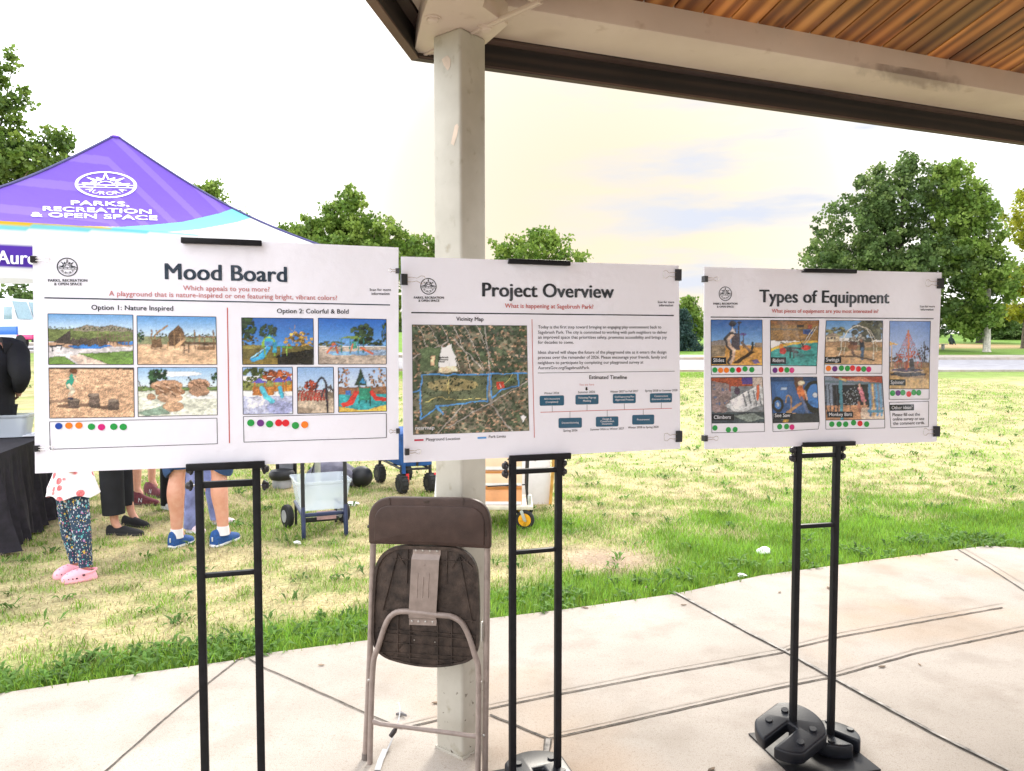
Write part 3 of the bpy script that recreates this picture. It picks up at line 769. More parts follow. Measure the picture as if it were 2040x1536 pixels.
# ---- little painted pictures for the printed photographs
def hx(c): return np.array([int(c[i:i + 2], 16) / 255 for i in (0, 2, 4)])
class Pic:
    def __init__(s, w, h, seed=1):
        s.w, s.h = w, h; s.a = np.ones((h, w, 3)); s.asp = w / h
        s.X, s.Y = np.meshgrid((np.arange(w) + .5) / w, (np.arange(h) + .5) / h); s.r = np.random.default_rng(seed)
        s.X0, s.Y0 = s.X, s.Y; k = seed * 3.7
        s.X = s.X + .030 * (fbm(s.X0 + k, s.Y0, 14, 3) - .5); s.Y = s.Y + .030 * (fbm(s.X0, s.Y0 + k, 14, 3) - .5)
    def m(s, mask, c, amp=0.0):
        c = hx(c) if isinstance(c, str) else c
        v = np.broadcast_to(c, (int(mask.sum()), 3))
        if amp: v = v * (1 + .6 * amp * s.r.normal(0, 1, (len(v), 1)))
        s.a[mask] = np.clip(v, 0, 1)
    def sky(s, c0, c1, y1):
        t = np.clip(s.Y / y1, 0, 1)[..., None]; k = s.Y <= y1
        s.a[k] = (hx(c0) * (1 - t) + hx(c1) * t)[k]
    def rect(s, x0, y0, x1, y1, c, amp=0.0): s.m((s.X >= x0) & (s.X <= x1) & (s.Y >= y0) & (s.Y <= y1), c, amp)
    def ell(s, x, y, rx, ry, c, amp=0.0): s.m(((s.X - x) / rx) ** 2 + ((s.Y - y) / ry) ** 2 <= 1, c, amp)
    def poly(s, pts, c, amp=0.0):
        ins = np.zeros(s.X.shape, bool); n = len(pts)
        for i in range(n):
            (x0, y0), (x1, y1) = pts[i], pts[(i + 1) % n]
            if y0 == y1: continue
            ins ^= ((s.Y < y0) != (s.Y < y1)) & (s.X < (x1 - x0) * (s.Y - y0) / (y1 - y0) + x0)
        s.m(ins, c, amp)
    def line(s, pts, w, c, amp=0.0):
        k = np.zeros(s.X.shape, bool)
        for (x0, y0), (x1, y1) in zip(pts[:-1], pts[1:]):
            ax, bx = x0 * s.asp, x1 * s.asp; l2 = (bx - ax) ** 2 + (y1 - y0) ** 2 + 1e-9
            t = np.clip(((s.X * s.asp - ax) * (bx - ax) + (s.Y - y0) * (y1 - y0)) / l2, 0, 1)
            k |= np.hypot(s.X * s.asp - ax - t * (bx - ax), s.Y - y0 - t * (y1 - y0)) < w / 2
        s.m(k, c, amp)
    def arc(s, x, y, rx, ry, a0, a1, w, c):
        s.line([(x + rx * math.cos(R(a0 + (a1 - a0) * i / 16)), y - ry * math.sin(R(a0 + (a1 - a0) * i / 16))) for i in range(17)], w, c)
    def tree(s, x, y, rx, ry, c, n=60, sp=.24):
        c = hx(c)
        for _ in range(n):
            a, q = s.r.uniform(0, 6.28), math.sqrt(s.r.random())
            z = s.r.uniform(sp * .5, sp)
            s.ell(x + rx * q * math.cos(a), y + ry * q * math.sin(a), rx * z, ry * z, c * s.r.uniform(.55, 1.4), .10)
    def grain(s, amp):
        lum = s.a.mean(2); edge = np.hypot(*np.gradient(lum)); busy = np.clip(edge * 4, 0, 1)[..., None]
        t = (fbm(s.X0, s.Y0 * 1.3, 26, 3) - .5) * .55 + (fbm(s.X0 + 3, s.Y0, 9, 3) - .5) * .45
        blue = ((s.a[..., 2] > s.a[..., 0] + .08) & (s.Y0 < .5))[..., None]
        s.a = s.a * (1 + t[..., None] * np.where(blue, .18, .95)) * (1 - .18 * busy) * 1.1
        s.a = np.clip(s.a * (1 + amp * .6 * s.r.normal(0, 1, s.a.shape[:2])[..., None]), 0, 1); return s.a
def pic_log_park():
    p = Pic(112, 66, 1); p.sky('5a95d2', 'cfe2f2', .34); p.rect(0, .30, 1, .62, '6f7c42', .12)
    p.poly([(.3, .30), (.45, .22), (.6, .25), (.75, .22), (1, .30), (1, .34), (.3, .34)], '8a7f6a', .1)
    for i in range(26): p.tree(i / 26, .29, .03, .03, '3c5230', 6)
    p.rect(.0, .55, 1, 1, 'cfc8c8', .03); p.poly([(0, .56), (.35, .60), (1, .52), (1, .62), (.3, .68), (0, .62)], 'c59a78', .06)
    p.poly([(.22, .62), (.45, .58), (.75, .62), (.6, .68), (.3, .68)], '2f73c4', .08); p.poly([(.8, .55), (1, .52), (1, .6), (.85, .6)], '3c7cc8', .08)
    p.poly([(.06, .55), (.26, .32), (.27, .58), (.1, .58)], '4a4038', .2)
    for i in range(9): p.ell(.3 + i * .045, .55 + .02 * math.sin(i * 2), .035, .07, '55493f', .25)
    for i in range(9): p.line([(.58 + i * .045, .36 + .02 * (i % 3)), (.585 + i * .045, .60)], .018, '7d6a52')
    p.line([(.56, .46), (.96, .42)], .016, '7d6a52'); p.line([(.6, .54), (.96, .54)], .02, '6c5b48')
    p.line([(.03, .64), (.17, .62)], .03, '35353a'); p.line([(.05, .64), (.05, .72)], .02, '35353a'); p.line([(.15, .62), (.15, .7)], .02, '35353a')
    p.poly([(.35, .78), (1, .72), (1, 1), (.72, 1)], '6f9440', .12); p.poly([(0, .86), (.18, .82), (.34, 1), (0, 1)], '6f9440', .12)
    p.poly([(.24, .83), (.36, .79), (.72, 1), (.36, 1)], 'd9bfae', .04); return p.grain(.05)
def pic_wood_tower():
    p = Pic(104, 64, 2); p.sky('4c8fd6', 'd6e6f2', .46); p.rect(0, .42, 1, .6, '8f9468', .1); p.tree(.03, .42, .06, .12, '3c5a38', 30)
    for i in range(12): p.tree(.25 + i * .065, .41, .05, .05, '52683f', 8)
    p.rect(0, .58, 1, 1, 'd9b088', .05); p.rect(0, .58, 1, .61, 'c7a585', .05)
    p.poly([(.38, .60), (.40, .36), (.52, .18), (.60, .36), (.58, .62)], '6d5138', .25)
    for i, x in enumerate([.18, .22, .29, .38, .46, .54, .58, .65, .72, .78, .84, .90, .96]):
        p.line([(x, .30 + .08 * ((i * 5) % 4)), (x, .66)], .026, 'b98f60' if i % 2 else '94704a')
    p.line([(.22, .38), (.37, .20)], .03, 'a98254'); p.line([(.24, .30), (.25, .4)], .02, '8a6a48')
    p.line([(.5, .44), (.98, .42)], .03, '8d6c4a'); p.line([(.48, .54), (.98, .56)], .05, '6b5138', .2); p.poly([(.18, .50), (.30, .46), (.31, .64), (.18, .64)], '7b5d40', .2)
    p.poly([(.45, .62), (.58, .46), (.62, .48), (.5, .66)], 'c79d70'); p.line([(.58, .58), (.58, .76)], .014, '6a5138'); p.line([(.64, .58), (.64, .76)], .014, '6a5138')
    p.line([(.58, .7), (.64, .7)], .014, '6a5138'); p.rect(.74, .62, .97, .68, '8c6a4b', .15); return p.grain(.05)
def pic_stumps():
    p = Pic(112, 66, 3); p.rect(0, 0, 1, 1, 'd8aa84', .17); p.rect(0, 0, 1, .03, '4b4238'); p.poly([(.5, 0), (1, 0), (1, .05)], '4b4238')
    p.line([(0, .70), (.22, .62)], .03, '8a6a55'); p.ell(.12, .66, .12, .03, '9a7a62', .1)
    for x, y, r_, h in ((.28, .64, .065, .14), (.52, .54, .065, .24), (.75, .66, .068, .16)):
        p.ell(x - .09, y + h * .85, .10, .035, '7d604d', .1)
        p.rect(x - r_, y, x + r_, y + h, '6a594e', .25); p.ell(x, y + h, r_, .03, '5d4d44', .2); p.ell(x, y, r_, .035, '8d7b6c', .12)
    p.line([(.27, .18), (.23, .36)], .13, '2fa084'); p.line([(.28, .18), (.32, .28)], .04, 'e0b494'); p.line([(.22, .22), (.10, .31)], .035, 'e0b494')
    p.line([(.23, .37), (.28, .46), (.24, .54)], .08, 'd9cbb0'); p.line([(.24, .54), (.24, .60)], .035, 'e0b494'); p.line([(.22, .61), (.27, .62)], .04, '3a3a55')
    p.ell(.295, .10, .035, .06, 'd8a282'); p.ell(.285, .075, .042, .05, '6b4228'); return p.grain(.05)
def pic_boulders():
    p = Pic(104, 64, 4); p.sky('86b4e0', 'e6eef4', .45); p.ell(.5, .14, .3, .05, 'f0f4f8'); p.rect(0, .40, 1, .50, '6f8a4c', .1)
    p.tree(.25, .20, .11, .17, '31502f', 60); p.tree(.65, .27, .04, .08, '3f5c38', 16); p.tree(.97, .22, .05, .12, '31502f', 20)
    for i in range(14): p.tree(i / 14, .40, .04, .03, '4d6540', 5)
    p.rect(0, .48, 1, 1, 'd9dcc8', .02); p.ell(.9, .58, .3, .08, 'eef0ea'); p.poly([(0, .92), (.3, .78), (.4, .95), (.1, .98)], '8aa58f', .05)
    for x, y, rx, ry in ((.76, .36, .14, .12), (.76, .50, .13, .10)): p.ell(x, y, rx, ry, 'b98d6e', .14)
    for i in range(8): p.line([(.64 + .03 * i, .30 + .03 * (i % 3)), (.70 + .03 * i, .33 + .04 * (i % 4))], .018, '7a573f')
    for x, y, rx, ry, c in ((.36, .38, .20, .12, 'bb8e6c'), (.40, .50, .19, .10, 'a87a58'), (.40, .62, .16, .10, 'c49a78'), (.44, .80, .13, .11, 'c79c78'), (.17, .60, .06, .06, 'b58a68')): p.ell(x, y, rx, ry, c, .12)
    for i in range(14): p.line([(.20 + .025 * i, .34 + .05 * (i % 5)), (.27 + .022 * i, .37 + .06 * (i % 5))], .02, '7d5a42' if i % 2 else 'd8b596')
    p.line([(.0, .26), (.03, .32), (.05, .48)], .015, '7a6a58'); return p.grain(.05)
def pic_teal_slide():
    p = Pic(96, 62, 5); p.sky('1c57b0', '4f8fd8', .62); p.tree(.05, .22, .14, .24, '2c3f22', 60); p.tree(.36, .30, .12, .14, '2c4023', 50); p.tree(.80, .52, .20, .22, 'b08a3c', 70, .16)
    p.line([(.70, .55), (.74, .15)], .012, '8a7a6a'); p.line([(.72, .35), (.66, .2)], .01, '8a7a6a'); p.rect(0, .60, 1, 1, '6a5f2e', .14); p.tree(.1, .5, .12, .1, '5c5526', 20)
    p.rect(0, .58, .3, .66, '8a7f3c', .1); p.poly([(.5, .78), (1, .66), (1, 1), (.4, 1)], '241f18', .2); p.rect(0, .86, .5, 1, '8a7434', .1)
    p.poly([(.10, .88), (.22, .82), (.34, .60), (.40, .62), (.30, .86), (.16, .94)], '36a6e4'); p.line([(.12, .86), (.34, .62)], .03, '9edcff')
    p.poly([(.26, .50), (.38, .36), (.48, .50)], '2fb0c8'); p.line([(.30, .50), (.32, .82)], .03, '7fb33c'); p.line([(.44, .50), (.45, .80)], .03, '7fb33c'); p.arc(.37, .56, .09, .14, 20, 200, .03, '8dbb3f')
    p.rect(.42, .52, .48, .74, '2f8fb0', .1); p.line([(.5, .6), (.68, .64)], .03, '3fa03f'); p.line([(.54, .56), (.54, .8)], .025, '2f7fc0'); p.line([(.62, .6), (.62, .8)], .025, '8dbb3f'); return p.grain(.06)
def pic_green_roof():
    p = Pic(92, 60, 6); p.sky('1b5cc0', '6ea6e4', .60); p.tree(.64, .34, .16, .20, '33472a', 70); p.tree(.98, .30, .05, .2, '33472a', 24); p.tree(.2, .56, .18, .06, '5d6438', 30); p.tree(.85, .52, .12, .08, '3c5030', 30)
    p.rect(0, .62, 1, 1, 'b9a898', .05); p.poly([(.1, .72), (.9, .70), (.7, .80), (.2, .80)], '7fb2e4', .06); p.rect(.75, .68, 1, .8, '8fa8c8', .15)
    p.poly([(.30, .44), (.45, .38), (.64, .40), (.60, .44)], '7c9c44'); p.line([(.34, .44), (.34, .74)], .022, '3c8f8a'); p.line([(.46, .42), (.46, .76)], .022, '3c8f8a'); p.line([(.58, .42), (.58, .74)], .022, '3c8f8a'); p.line([(.66, .44), (.66, .74)], .02, '2c7f7a')
    p.rect(.48, .50, .56, .66, '46967c', .1); p.line([(.22, .56), (.14, .74)], .05, 'd8643c'); p.line([(.24, .56), (.28, .74)], .04, 'd8643c'); p.line([(.5, .56), (.47, .72)], .03, 'd86a44'); p.line([(.62, .64), (.78, .76)], .045, 'dc6a42')
    p.line([(.16, .60), (.3, .60)], .02, '5a7fc0'); p.poly([(0, .8), (.3, .86), (.1, 1), (0, 1)], 'a59486', .05); return p.grain(.06)
def pic_purple_roofs():
    p = Pic(66, 62, 7); p.sky('88aee0', 'b9d0ee', .2); p.tree(.25, .16, .22, .14, '56682f', 50); p.tree(.68, .2, .26, .12, 'b0562c', 60); p.rect(0, .30, 1, .5, '8a8f46', .12); p.tree(.08, .34, .1, .1, '6d7a34', 20)
    p.rect(0, .62, 1, 1, 'b9bede', .05); p.poly([(.1, .66), (.5, .62), (.4, .8), (.1, .9)], 'dadcf0', .04); p.ell(.75, .86, .28, .14, '9aa0cc', .05); p.rect(.2, .42, .62, .60, 'c87a34', .15); p.rect(.62, .38, 1, .52, 'd89234', .15)
    for x, y, k in ((.34, .34, .16), (.72, .32, .14), (.92, .3, .10)): p.poly([(x - k, y), (x, y - .10), (x + k, y)], '5a54c0'); p.line([(x - k * .6, y), (x - k * .6, y + .2)], .03, 'c06a2c'); p.line([(x + k * .6, y), (x + k * .6, y + .2)], .03, 'c06a2c')
    p.line([(.38, .46), (.46, .62), (.58, .72)], .11, '4fc0d8'); p.line([(.74, .44), (.78, .62)], .09, '3fb4d4'); return p.grain(.06)
def pic_net_climber():
    p = Pic(50, 62, 8); p.sky('7fa8dc', 'bcd0e8', .5); p.tree(.4, .42, .2, .12, 'a0402c', 50); p.tree(.1, .50, .12, .08, '8a7a60', 20); p.tree(.95, .5, .1, .1, '7a6a58', 20); p.rect(0, .54, 1, .7, '8a7a68', .12); p.rect(0, .68, 1, 1, 'c0ac94', .06)
    for i in range(8): p.arc(.1 + i * .09, .72, .08, .20, 0, 180, .025, 'a83a30')
    for i in range(5): p.line([(.1, .55 + i * .04), (.75, .5 + i * .05)], .012, 'b8483a')
    p.arc(.66, .60, .16, .36, 10, 170, .035, '3a3440'); p.arc(.84, .66, .18, .22, 0, 180, .03, '46404a'); p.line([(.78, .5), (.82, .96)], .035, '3a3440'); p.poly([(0, .86), (.5, .9), (.3, 1), (0, 1)], 'a08c76', .05); return p.grain(.06)
def pic_red_slide():
    p = Pic(66, 60, 9); p.sky('9ab8e4', 'd0dcf0', .5); p.tree(.12, .22, .14, .22, 'a0704c', 40, .14); p.tree(.82, .28, .2, .26, 'a88468', 60, .12); p.poly([(.46, .04), (.34, .40), (.58, .40)], '344634', .15); p.rect(0, .44, 1, .62, '9a6a4a', .12)
    p.rect(0, .60, 1, 1, '34a4a8', .04); p.poly([(0, .86), (.5, .96), (1, .84), (1, 1), (0, 1)], 'e2b84c', .05); p.poly([(.42, .36), (.5, .24), (.58, .36)], '3a86b8'); p.line([(.43, .36), (.43, .8)], .025, '2f6a5c'); p.line([(.57, .3), (.57, .8)], .025, '2f6a5c')
    p.rect(.42, .46, .66, .74, '2c8a6c', .08); p.poly([(.04, .80), (.18, .76), (.34, .52), (.42, .54), (.30, .84), (.1, .88)], 'e0382e'); p.line([(.68, .56), (.78, .70), (.96, .72)], .09, 'd8362e'); p.rect(.15, .52, .26, .62, '3c6ec0', .1); p.line([(.66, .6), (.66, .86)], .02, '27564a'); return p.grain(.06)
def pic_vicinity():
    w, h = 150, 142; p = Pic(w, h, 10); X, Y = p.X, p.Y; n = fbm(X, Y, 22, 4); n2 = fbm(X + 5, Y, 7, 3)
    p.a = (hx('5c5a48') * (.55 + .9 * n)[..., None]); p.a = np.where((n2 > .55)[..., None], hx('3e4a34') * (.6 + .8 * n)[..., None], p.a)
    for _ in range(900):
        x, y = p.r.random(), p.r.random(); a = p.r.choice(['8a6a50', '9a7c60', '6c5646', 'a98c70', '54483c'])
        p.rect(x, y, x + .022, y + .016, a, .1)
    for _ in range(700): p.ell(p.r.random(), p.r.random(), .012, .012, '2f3a28', .1)
    for i in range(6):
        y0 = .06 + i * .06; p.line([(.05 + .1 * i, 0), (.2 + .1 * i, .4)], .006, '9b9288')
    for pts in ([(.36, .14), (.6, .42)], [(.62, .0), (.66, .45)], [(.0, .3), (.3, .16)], [(.3, .94), (.65, .72), (1, .52)], [(.65, .72), (.85, 1)], [(.2, 1), (.42, .74)]): p.line(pts, .012, '8e8880')
    p.rect(.07, .21, .36, .42, '49593c', .08); p.poly([(.24, .20), (.33, .18), (.38, .38), (.34, .42), (.22, .39)], 'f0ecf2', .02); p.rect(.15, .28, .19, .37, 'cda27c', .05); p.poly([(.22, .39), (.37, .38), (.38, .43), (.21, .44)], 'd9b896', .04)
    park = [(.09, .45), (.99, .46), (.92, .56), (.78, .64), (.68, .69), (.62, .72), (.42, .73), (.30, .76), (.08, .86)]
    p.poly(park, '49513a', .10); p.ell(.34, .55, .22, .06, '7a6f48', .12); p.ell(.8, .52, .08, .04, '4c5a3c', .1); p.line([(.65, .44), (.66, .72)], .03, '7a7670')
    for _ in range(120):
        x, y = p.r.uniform(.1, .9), p.r.uniform(.47, .74)
        if y < .62 + .1 * (1 - x): p.ell(x, y, .008, .009, '25301f', .1)
    p.line([(.1, .70), (.24, .66), (.38, .69), (.62, .68)], .006, 'a89a5a'); p.line([(.30, .46), (.30, .66)], .005, 'a89a5a'); p.line([(.7, .58), (.82, .52), (.86, .46)], .006, 'a89a5a')
    p.a = np.clip(p.a * 1.25 + .05 * (fbm(X, Y + 2, 5, 3) > .58)[..., None], 0, 1)
    p.line([(.0, .61), (.07, .595), (.08, .455), (.99, .455)], .012, '4f9be8'); p.line([(.07, .6), (.065, .86), (.21, .74), (.42, .725), (.63, .70), (.64, .46)], .012, '4f9be8')
    p.line([(.665, .46), (.67, .68), (.76, .60), (.91, .56), (.91, .47)], .012, '4f9be8'); p.line([(.20, .74), (.25, .81)], .02, '4f9be8'); p.poly([(.71, .54), (.77, .52), (.78, .58), (.72, .605)], 'd8402e', .06); p.line([(.74, .55), (.75, .58)], .008, 'f0c8b8')
    p.poly([(.935, .90), (.92, .87), (.945, .85), (.97, .87), (.955, .90)], 'f4f4f4'); p.rect(.938, .88, .952, .92, 'f4f4f4'); return p.grain(.10)
def pic_tall_slide():
    p = Pic(80, 70, 11); p.sky('1e52a4', '7fb0e4', .55); p.poly([(0, .48), (.3, .42), (.3, .62), (0, .62)], '8a8078', .12); p.rect(0, .56, 1, 1, 'd59a48', .06); p.rect(0, .56, .28, .8, '8c7a60', .12); p.rect(.85, .5, 1, .6, '9a8a78', .1)
    p.ell(.42, .09, .07, .06, '2a2430'); p.ell(.55, .07, .04, .03, '2a2438'); p.line([(.42, .1), (.42, .6)], .025, '3a3238'); p.line([(.54, .1), (.54, .65)], .025, '3a3238'); p.line([(.48, .2), (.48, .65)], .02, '4a4248')
    p.poly([(.37, .28), (.42, .16), (.48, .28)], 'c8c0c0'); p.rect(.40, .30, .56, .66, '463c44', .25); p.ell(.63, .31, .06, .03, '5c4a9c'); p.line([(.63, .3), (.63, .6)], .02, '5a4a50'); p.line([(.6, .5), (.78, .7)], .05, '8a7060'); p.line([(.8, .5), (.8, .65)], .05, '3a4444')
    p.line([(.40, .32), (.30, .42), (.34, .56), (.42, .66), (.40, .84), (.36, .92)], .11, '3a3434'); p.line([(.42, .34), (.33, .43), (.37, .56), (.45, .66), (.43, .84), (.38, .93)], .07, 'cfae98')
    p.poly([(.42, .94), (.78, .68), (.84, .70), (.54, .94)], '3a2c22', .1); p.poly([(.78, .88), (.9, .86), (.96, .94), (.84, .96)], '6a5a8c', .1); return p.grain(.06)
def pic_riders():
    p = Pic(76, 70, 12); p.rect(0, 0, 1, .45, '9a7440', .14); p.rect(0, .18, 1, .22, '7a6a50', .1); p.rect(.55, .08, .7, .16, '3a3028', .2); p.rect(.78, .06, .86, .18, 'a8503c', .2); p.rect(0, .0, 1, .1, '8c5c30', .2)
    p.poly([(0, .62), (.3, .50), (.7, .45), (1, .44), (1, .50), (.5, .54), (.12, .66), (0, .72)], 'f2bc3c', .04); p.poly([(0, .70), (.2, .60), (.55, .52), (1, .48), (1, 1), (0, 1)], '3c9c98', .05)
    p.rect(.68, .20, .88, .30, '3a5a9c', .05); p.rect(.71, .22, .85, .28, '2c3f7c'); p.line([(.66, .56), (.9, .16)], .018, 'd8d0c4'); p.line([(.72, .56), (.96, .14)], .018, 'd8d0c4')
    p.ell(.23, .57, .05, .06, 'e09030'); p.ell(.26, .67, .07, .07, 'd83a34'); p.line([(.22, .48), (.34, .54)], .02, '5a6a3a'); p.ell(.76, .60, .10, .055, 'd83c34'); p.line([(.66, .5), (.7, .6)], .025, '3a3030')
    p.line([(.32, .60), (.64, .62)], .035, '3a3a3a'); p.line([(.36, .64), (.58, .70)], .06, '2e3434'); p.line([(.42, .62), (.42, .82)], .03, '2c3030'); p.line([(.5, .62), (.5, .82)], .03, '2c3030'); p.ell(.72, .76, .22, .03, '2c7874', .05); return p.grain(.05)
def pic_swings():
    p = Pic(88, 68, 13); p.sky('4f8cd0', 'a8c8e8', .4); p.tree(.75, .22, .26, .24, '4a4a34', 80); p.tree(.2, .28, .2, .12, '7a7a58', 40); p.rect(0, .36, .24, .5, 'd8c4a4', .06); p.poly([(0, .36), (.12, .28), (.26, .36)], '9c8a7c')
    for i in range(3): p.rect(.03 + i * .06, .38, .06 + i * .06, .43, '6a6468')
    p.rect(0, .48, 1, .62, 'b08c68', .12); p.tree(.55, .42, .14, .12, '8a8478', 40); p.rect(0, .60, 1, 1, 'c8a076', .05); p.rect(.2, .60, 1, .68, '8a7c58', .12)
    p.arc(.56, .68, .29, .56, 0, 180, .022, 'e8e0cc'); p.arc(.60, .70, .30, .57, 0, 100, .018, 'd8cdb4'); p.line([(.85, .66), (.84, .9)], .022, 'e8e0cc'); p.line([(.27, .66), (.24, .82)], .022, 'e8e0cc'); p.line([(.35, .5), (.32, .76)], .018, 'd8cdb4')
    p.ell(.48, .60, .09, .07, '8a5a3c', .1); p.line([(.44, .5), (.52, .52)], .08, '5a3a30'); p.line([(.46, .66), (.5, .78)], .05, '6a5040'); p.line([(.63, .50), (.64, .64)], .10, '2a2a34'); p.line([(.64, .64), (.64, .86)], .07, '4a6a94'); p.ell(.63, .46, .03, .04, 'a87a60')
    p.line([(.2, .82), (.5, .80), (.86, .90)], .03, '5a4434', .2); return p.grain(.06)
def pic_spinner():
    p = Pic(66, 104, 14); p.sky('5a82cc', 'b8c8e8', .62); p.tree(.86, .50, .15, .16, '4a4048', 60, .10); p.line([(.86, .3), (.86, .66)], .012, '3a3238'); p.tree(.15, .58, .2, .06, '5c4c48', 20); p.rect(0, .62, 1, 1, 'b08a58', .06); p.rect(0, .60, 1, .68, '8c7058', .1)
    p.poly([(0, .30), (.22, .34), (0, .36)], 'e8b040'); p.line([(.06, .36), (.06, .66)], .02, 'c8a890')
    for i in range(9): p.line([(.47, .15), (.16 + .078 * i, .56)], .006, 'b8442c')
    for i in range(7): p.line([(.47 - .035 * (i + 1), .2 + .05 * i), (.47 + .035 * (i + 1), .2 + .05 * i)], .006, 'c8553a')
    p.line([(.47, .15), (.47, .70)], .03, 'c8642c')
    for i in range(40): p.ell(.47 + p.r.uniform(-.30, .30), .54 + p.r.uniform(-.07, .07), .02, .015, 'c85a44' if i % 2 else 'a83c34')
    for i in range(13): p.line([(.15 + .054 * i, .60), (.15 + .054 * i, .71)], .008, 'b0483a')
    p.ell(.47, .78, .44, .035, '2a2026'); p.ell(.45, .72, .42, .035, 'c8b098'); p.ell(.45, .715, .38, .028, '4a3c58'); p.line([(.55, .58), (.57, .70)], .06, '2a2430'); p.line([(.43, .6), (.43, .7)], .04, '8a3c34'); p.rect(0, .84, 1, 1, 'c8a46c', .05); return p.grain(.06)
def pic_climbers():
    p = Pic(80, 70, 15); p.rect(0, 0, 1, 1, '7c8288', .08); p.rect(0, 0, .8, .2, 'a84a2c', .25); p.rect(.6, 0, .8, .16, '4c3c8c', .15); p.rect(.8, 0, 1, .3, 'b8a89c', .1)
    p.poly([(0, .08), (.12, .10), (.36, .16), (.38, .4), (.28, .75), (.1, .8), (0, .7)], '8a7878', .08)
    for i in range(12): p.ell(p.r.uniform(.03, .3), p.r.uniform(.15, .65), .02, .02, '5a6a8c')
    p.poly([(.25, .62), (.9, .16), (1, .24), (1, .6), (.5, .8)], 'c8ccd0', .08); p.poly([(.35, .5), (.7, .3), (.6, .6), (.45, .7)], 'ecebf0', .04); p.line([(.36, .06), (.36, .3)], .03, '9a4030'); p.line([(.52, .05), (.52, .2)], .03, '9a4030')
    for i in range(4): p.line([(.6 + .1 * i, .3 + .0 * i), (.66 + .1 * i, .62)], .02, '6a7480')
    p.line([(.9, .2), (.88, .48)], .06, 'd8643c'); p.ell(.5, .3, .06, .08, '4a3a50', .1); p.rect(0, .76, 1, 1, '3c4a50', .12); p.poly([(.4, .84), (.8, .78), (1, .9), (.7, .98)], '7c8a84', .1); return p.grain(.08)
def pic_seesaw():
    p = Pic(76, 70, 16); p.rect(0, 0, 1, 1, '2f5a98', .08); p.rect(0, 0, 1, .1, '24406c', .1); p.rect(.1, .16, .35, .5, '3a6cb0', .06); p.rect(.2, .22, .34, .28, 'a8c0e0', .1)
    p.ell(.13, .60, .12, .17, '1e2226', .1); p.ell(.13, .60, .07, .10, '3c74bc'); p.ell(.13, .60, .03, .045, 'a8b8cc'); p.ell(.94, .45, .26, .36, '1c2024', .1); p.ell(.94, .42, .18, .26, '3a78c4'); p.ell(.94, .40, .05, .06, 'c0c8d4')
    p.poly([(.5, 0), (.7, 0), (.68, .3), (.52, .3)], '5a3a30', .1); p.ell(.64, .17, .06, .07, 'c89a80'); p.ell(.66, .13, .08, .05, 'd8c8a8'); p.line([(.62, .28), (.66, .44)], .16, 'd8703c'); p.line([(.64, .46), (.7, .60), (.74, .76)], .07, '5a6a94'); p.line([(.72, .3), (.76, .5)], .04, 'd8a888')
    p.arc(.36, .56, .06, .16, 0, 180, .03, 'b08a5c'); p.line([(.3, .78), (.62, .58)], .06, 'a87c54'); p.line([(.3, .78), (.56, .84)], .05, 'c09468'); p.line([(.42, .44), (.40, .76)], .03, '9a744c'); p.rect(0, .80, 1, 1, '2e3438', .1); p.poly([(0, .78), (.4, .86), (.3, .94), (0, .9)], '8c98a8', .1); p.poly([(.24, .92), (.36, .88), (.32, 1), (.2, 1)], 'c89a3c', .1); return p.grain(.06)
def pic_monkey():
    p = Pic(90, 68, 17); p.rect(0, 0, 1, 1, '7c8aa0', .1); p.poly([(.1, .0), (1, 0), (1, .16), (.25, .08)], '9a3c2c', .1); p.poly([(.3, .1), (.6, .0), (.9, .14)], 'c8795c', .1); p.rect(.14, .20, .74, .74, '22242c', .1)
    for i in range(60): p.ell(p.r.uniform(.26, .56), p.r.uniform(.26, .66), .008, .012, 'a8b4c0')
    p.rect(0, .66, .72, 1, 'c08a64', .1); p.rect(.6, .72, 1, 1, 'd8c0ac', .08)
    for x in (.02, .08, .14, .20): p.line([(x, .2), (x + .01, .85)], .02, '3a4450')
    p.line([(.0, .12), (.98, .18)], .04, '5c7480'); p.line([(.27, .06), (.27, .98)], .075, '4a8ca0'); p.line([(.25, .06), (.36, .1)], .05, 'c8a86c')
    for x, c in ((.76, '4f8cc0'), (.82, 'd8b070'), (.88, '5a9cd0'), (.95, '6aa0c8')): p.line([(x, .2), (x, .9)], .045, c)
    p.line([(.6, .28), (.65, .55)], .10, 'd8788c'); p.line([(.59, .2), (.6, .3)], .05, 'e0b0a0'); p.line([(.66, .55), (.66, .70)], .04, 'd8a088'); p.line([(.56, .62), (.58, .8)], .07, 'b0705c'); p.rect(.72, .78, .98, .84, '5a9cc0', .08); p.line([(.42, .4), (.42, .9)], .015, '4a4a50'); return p.grain(.07)

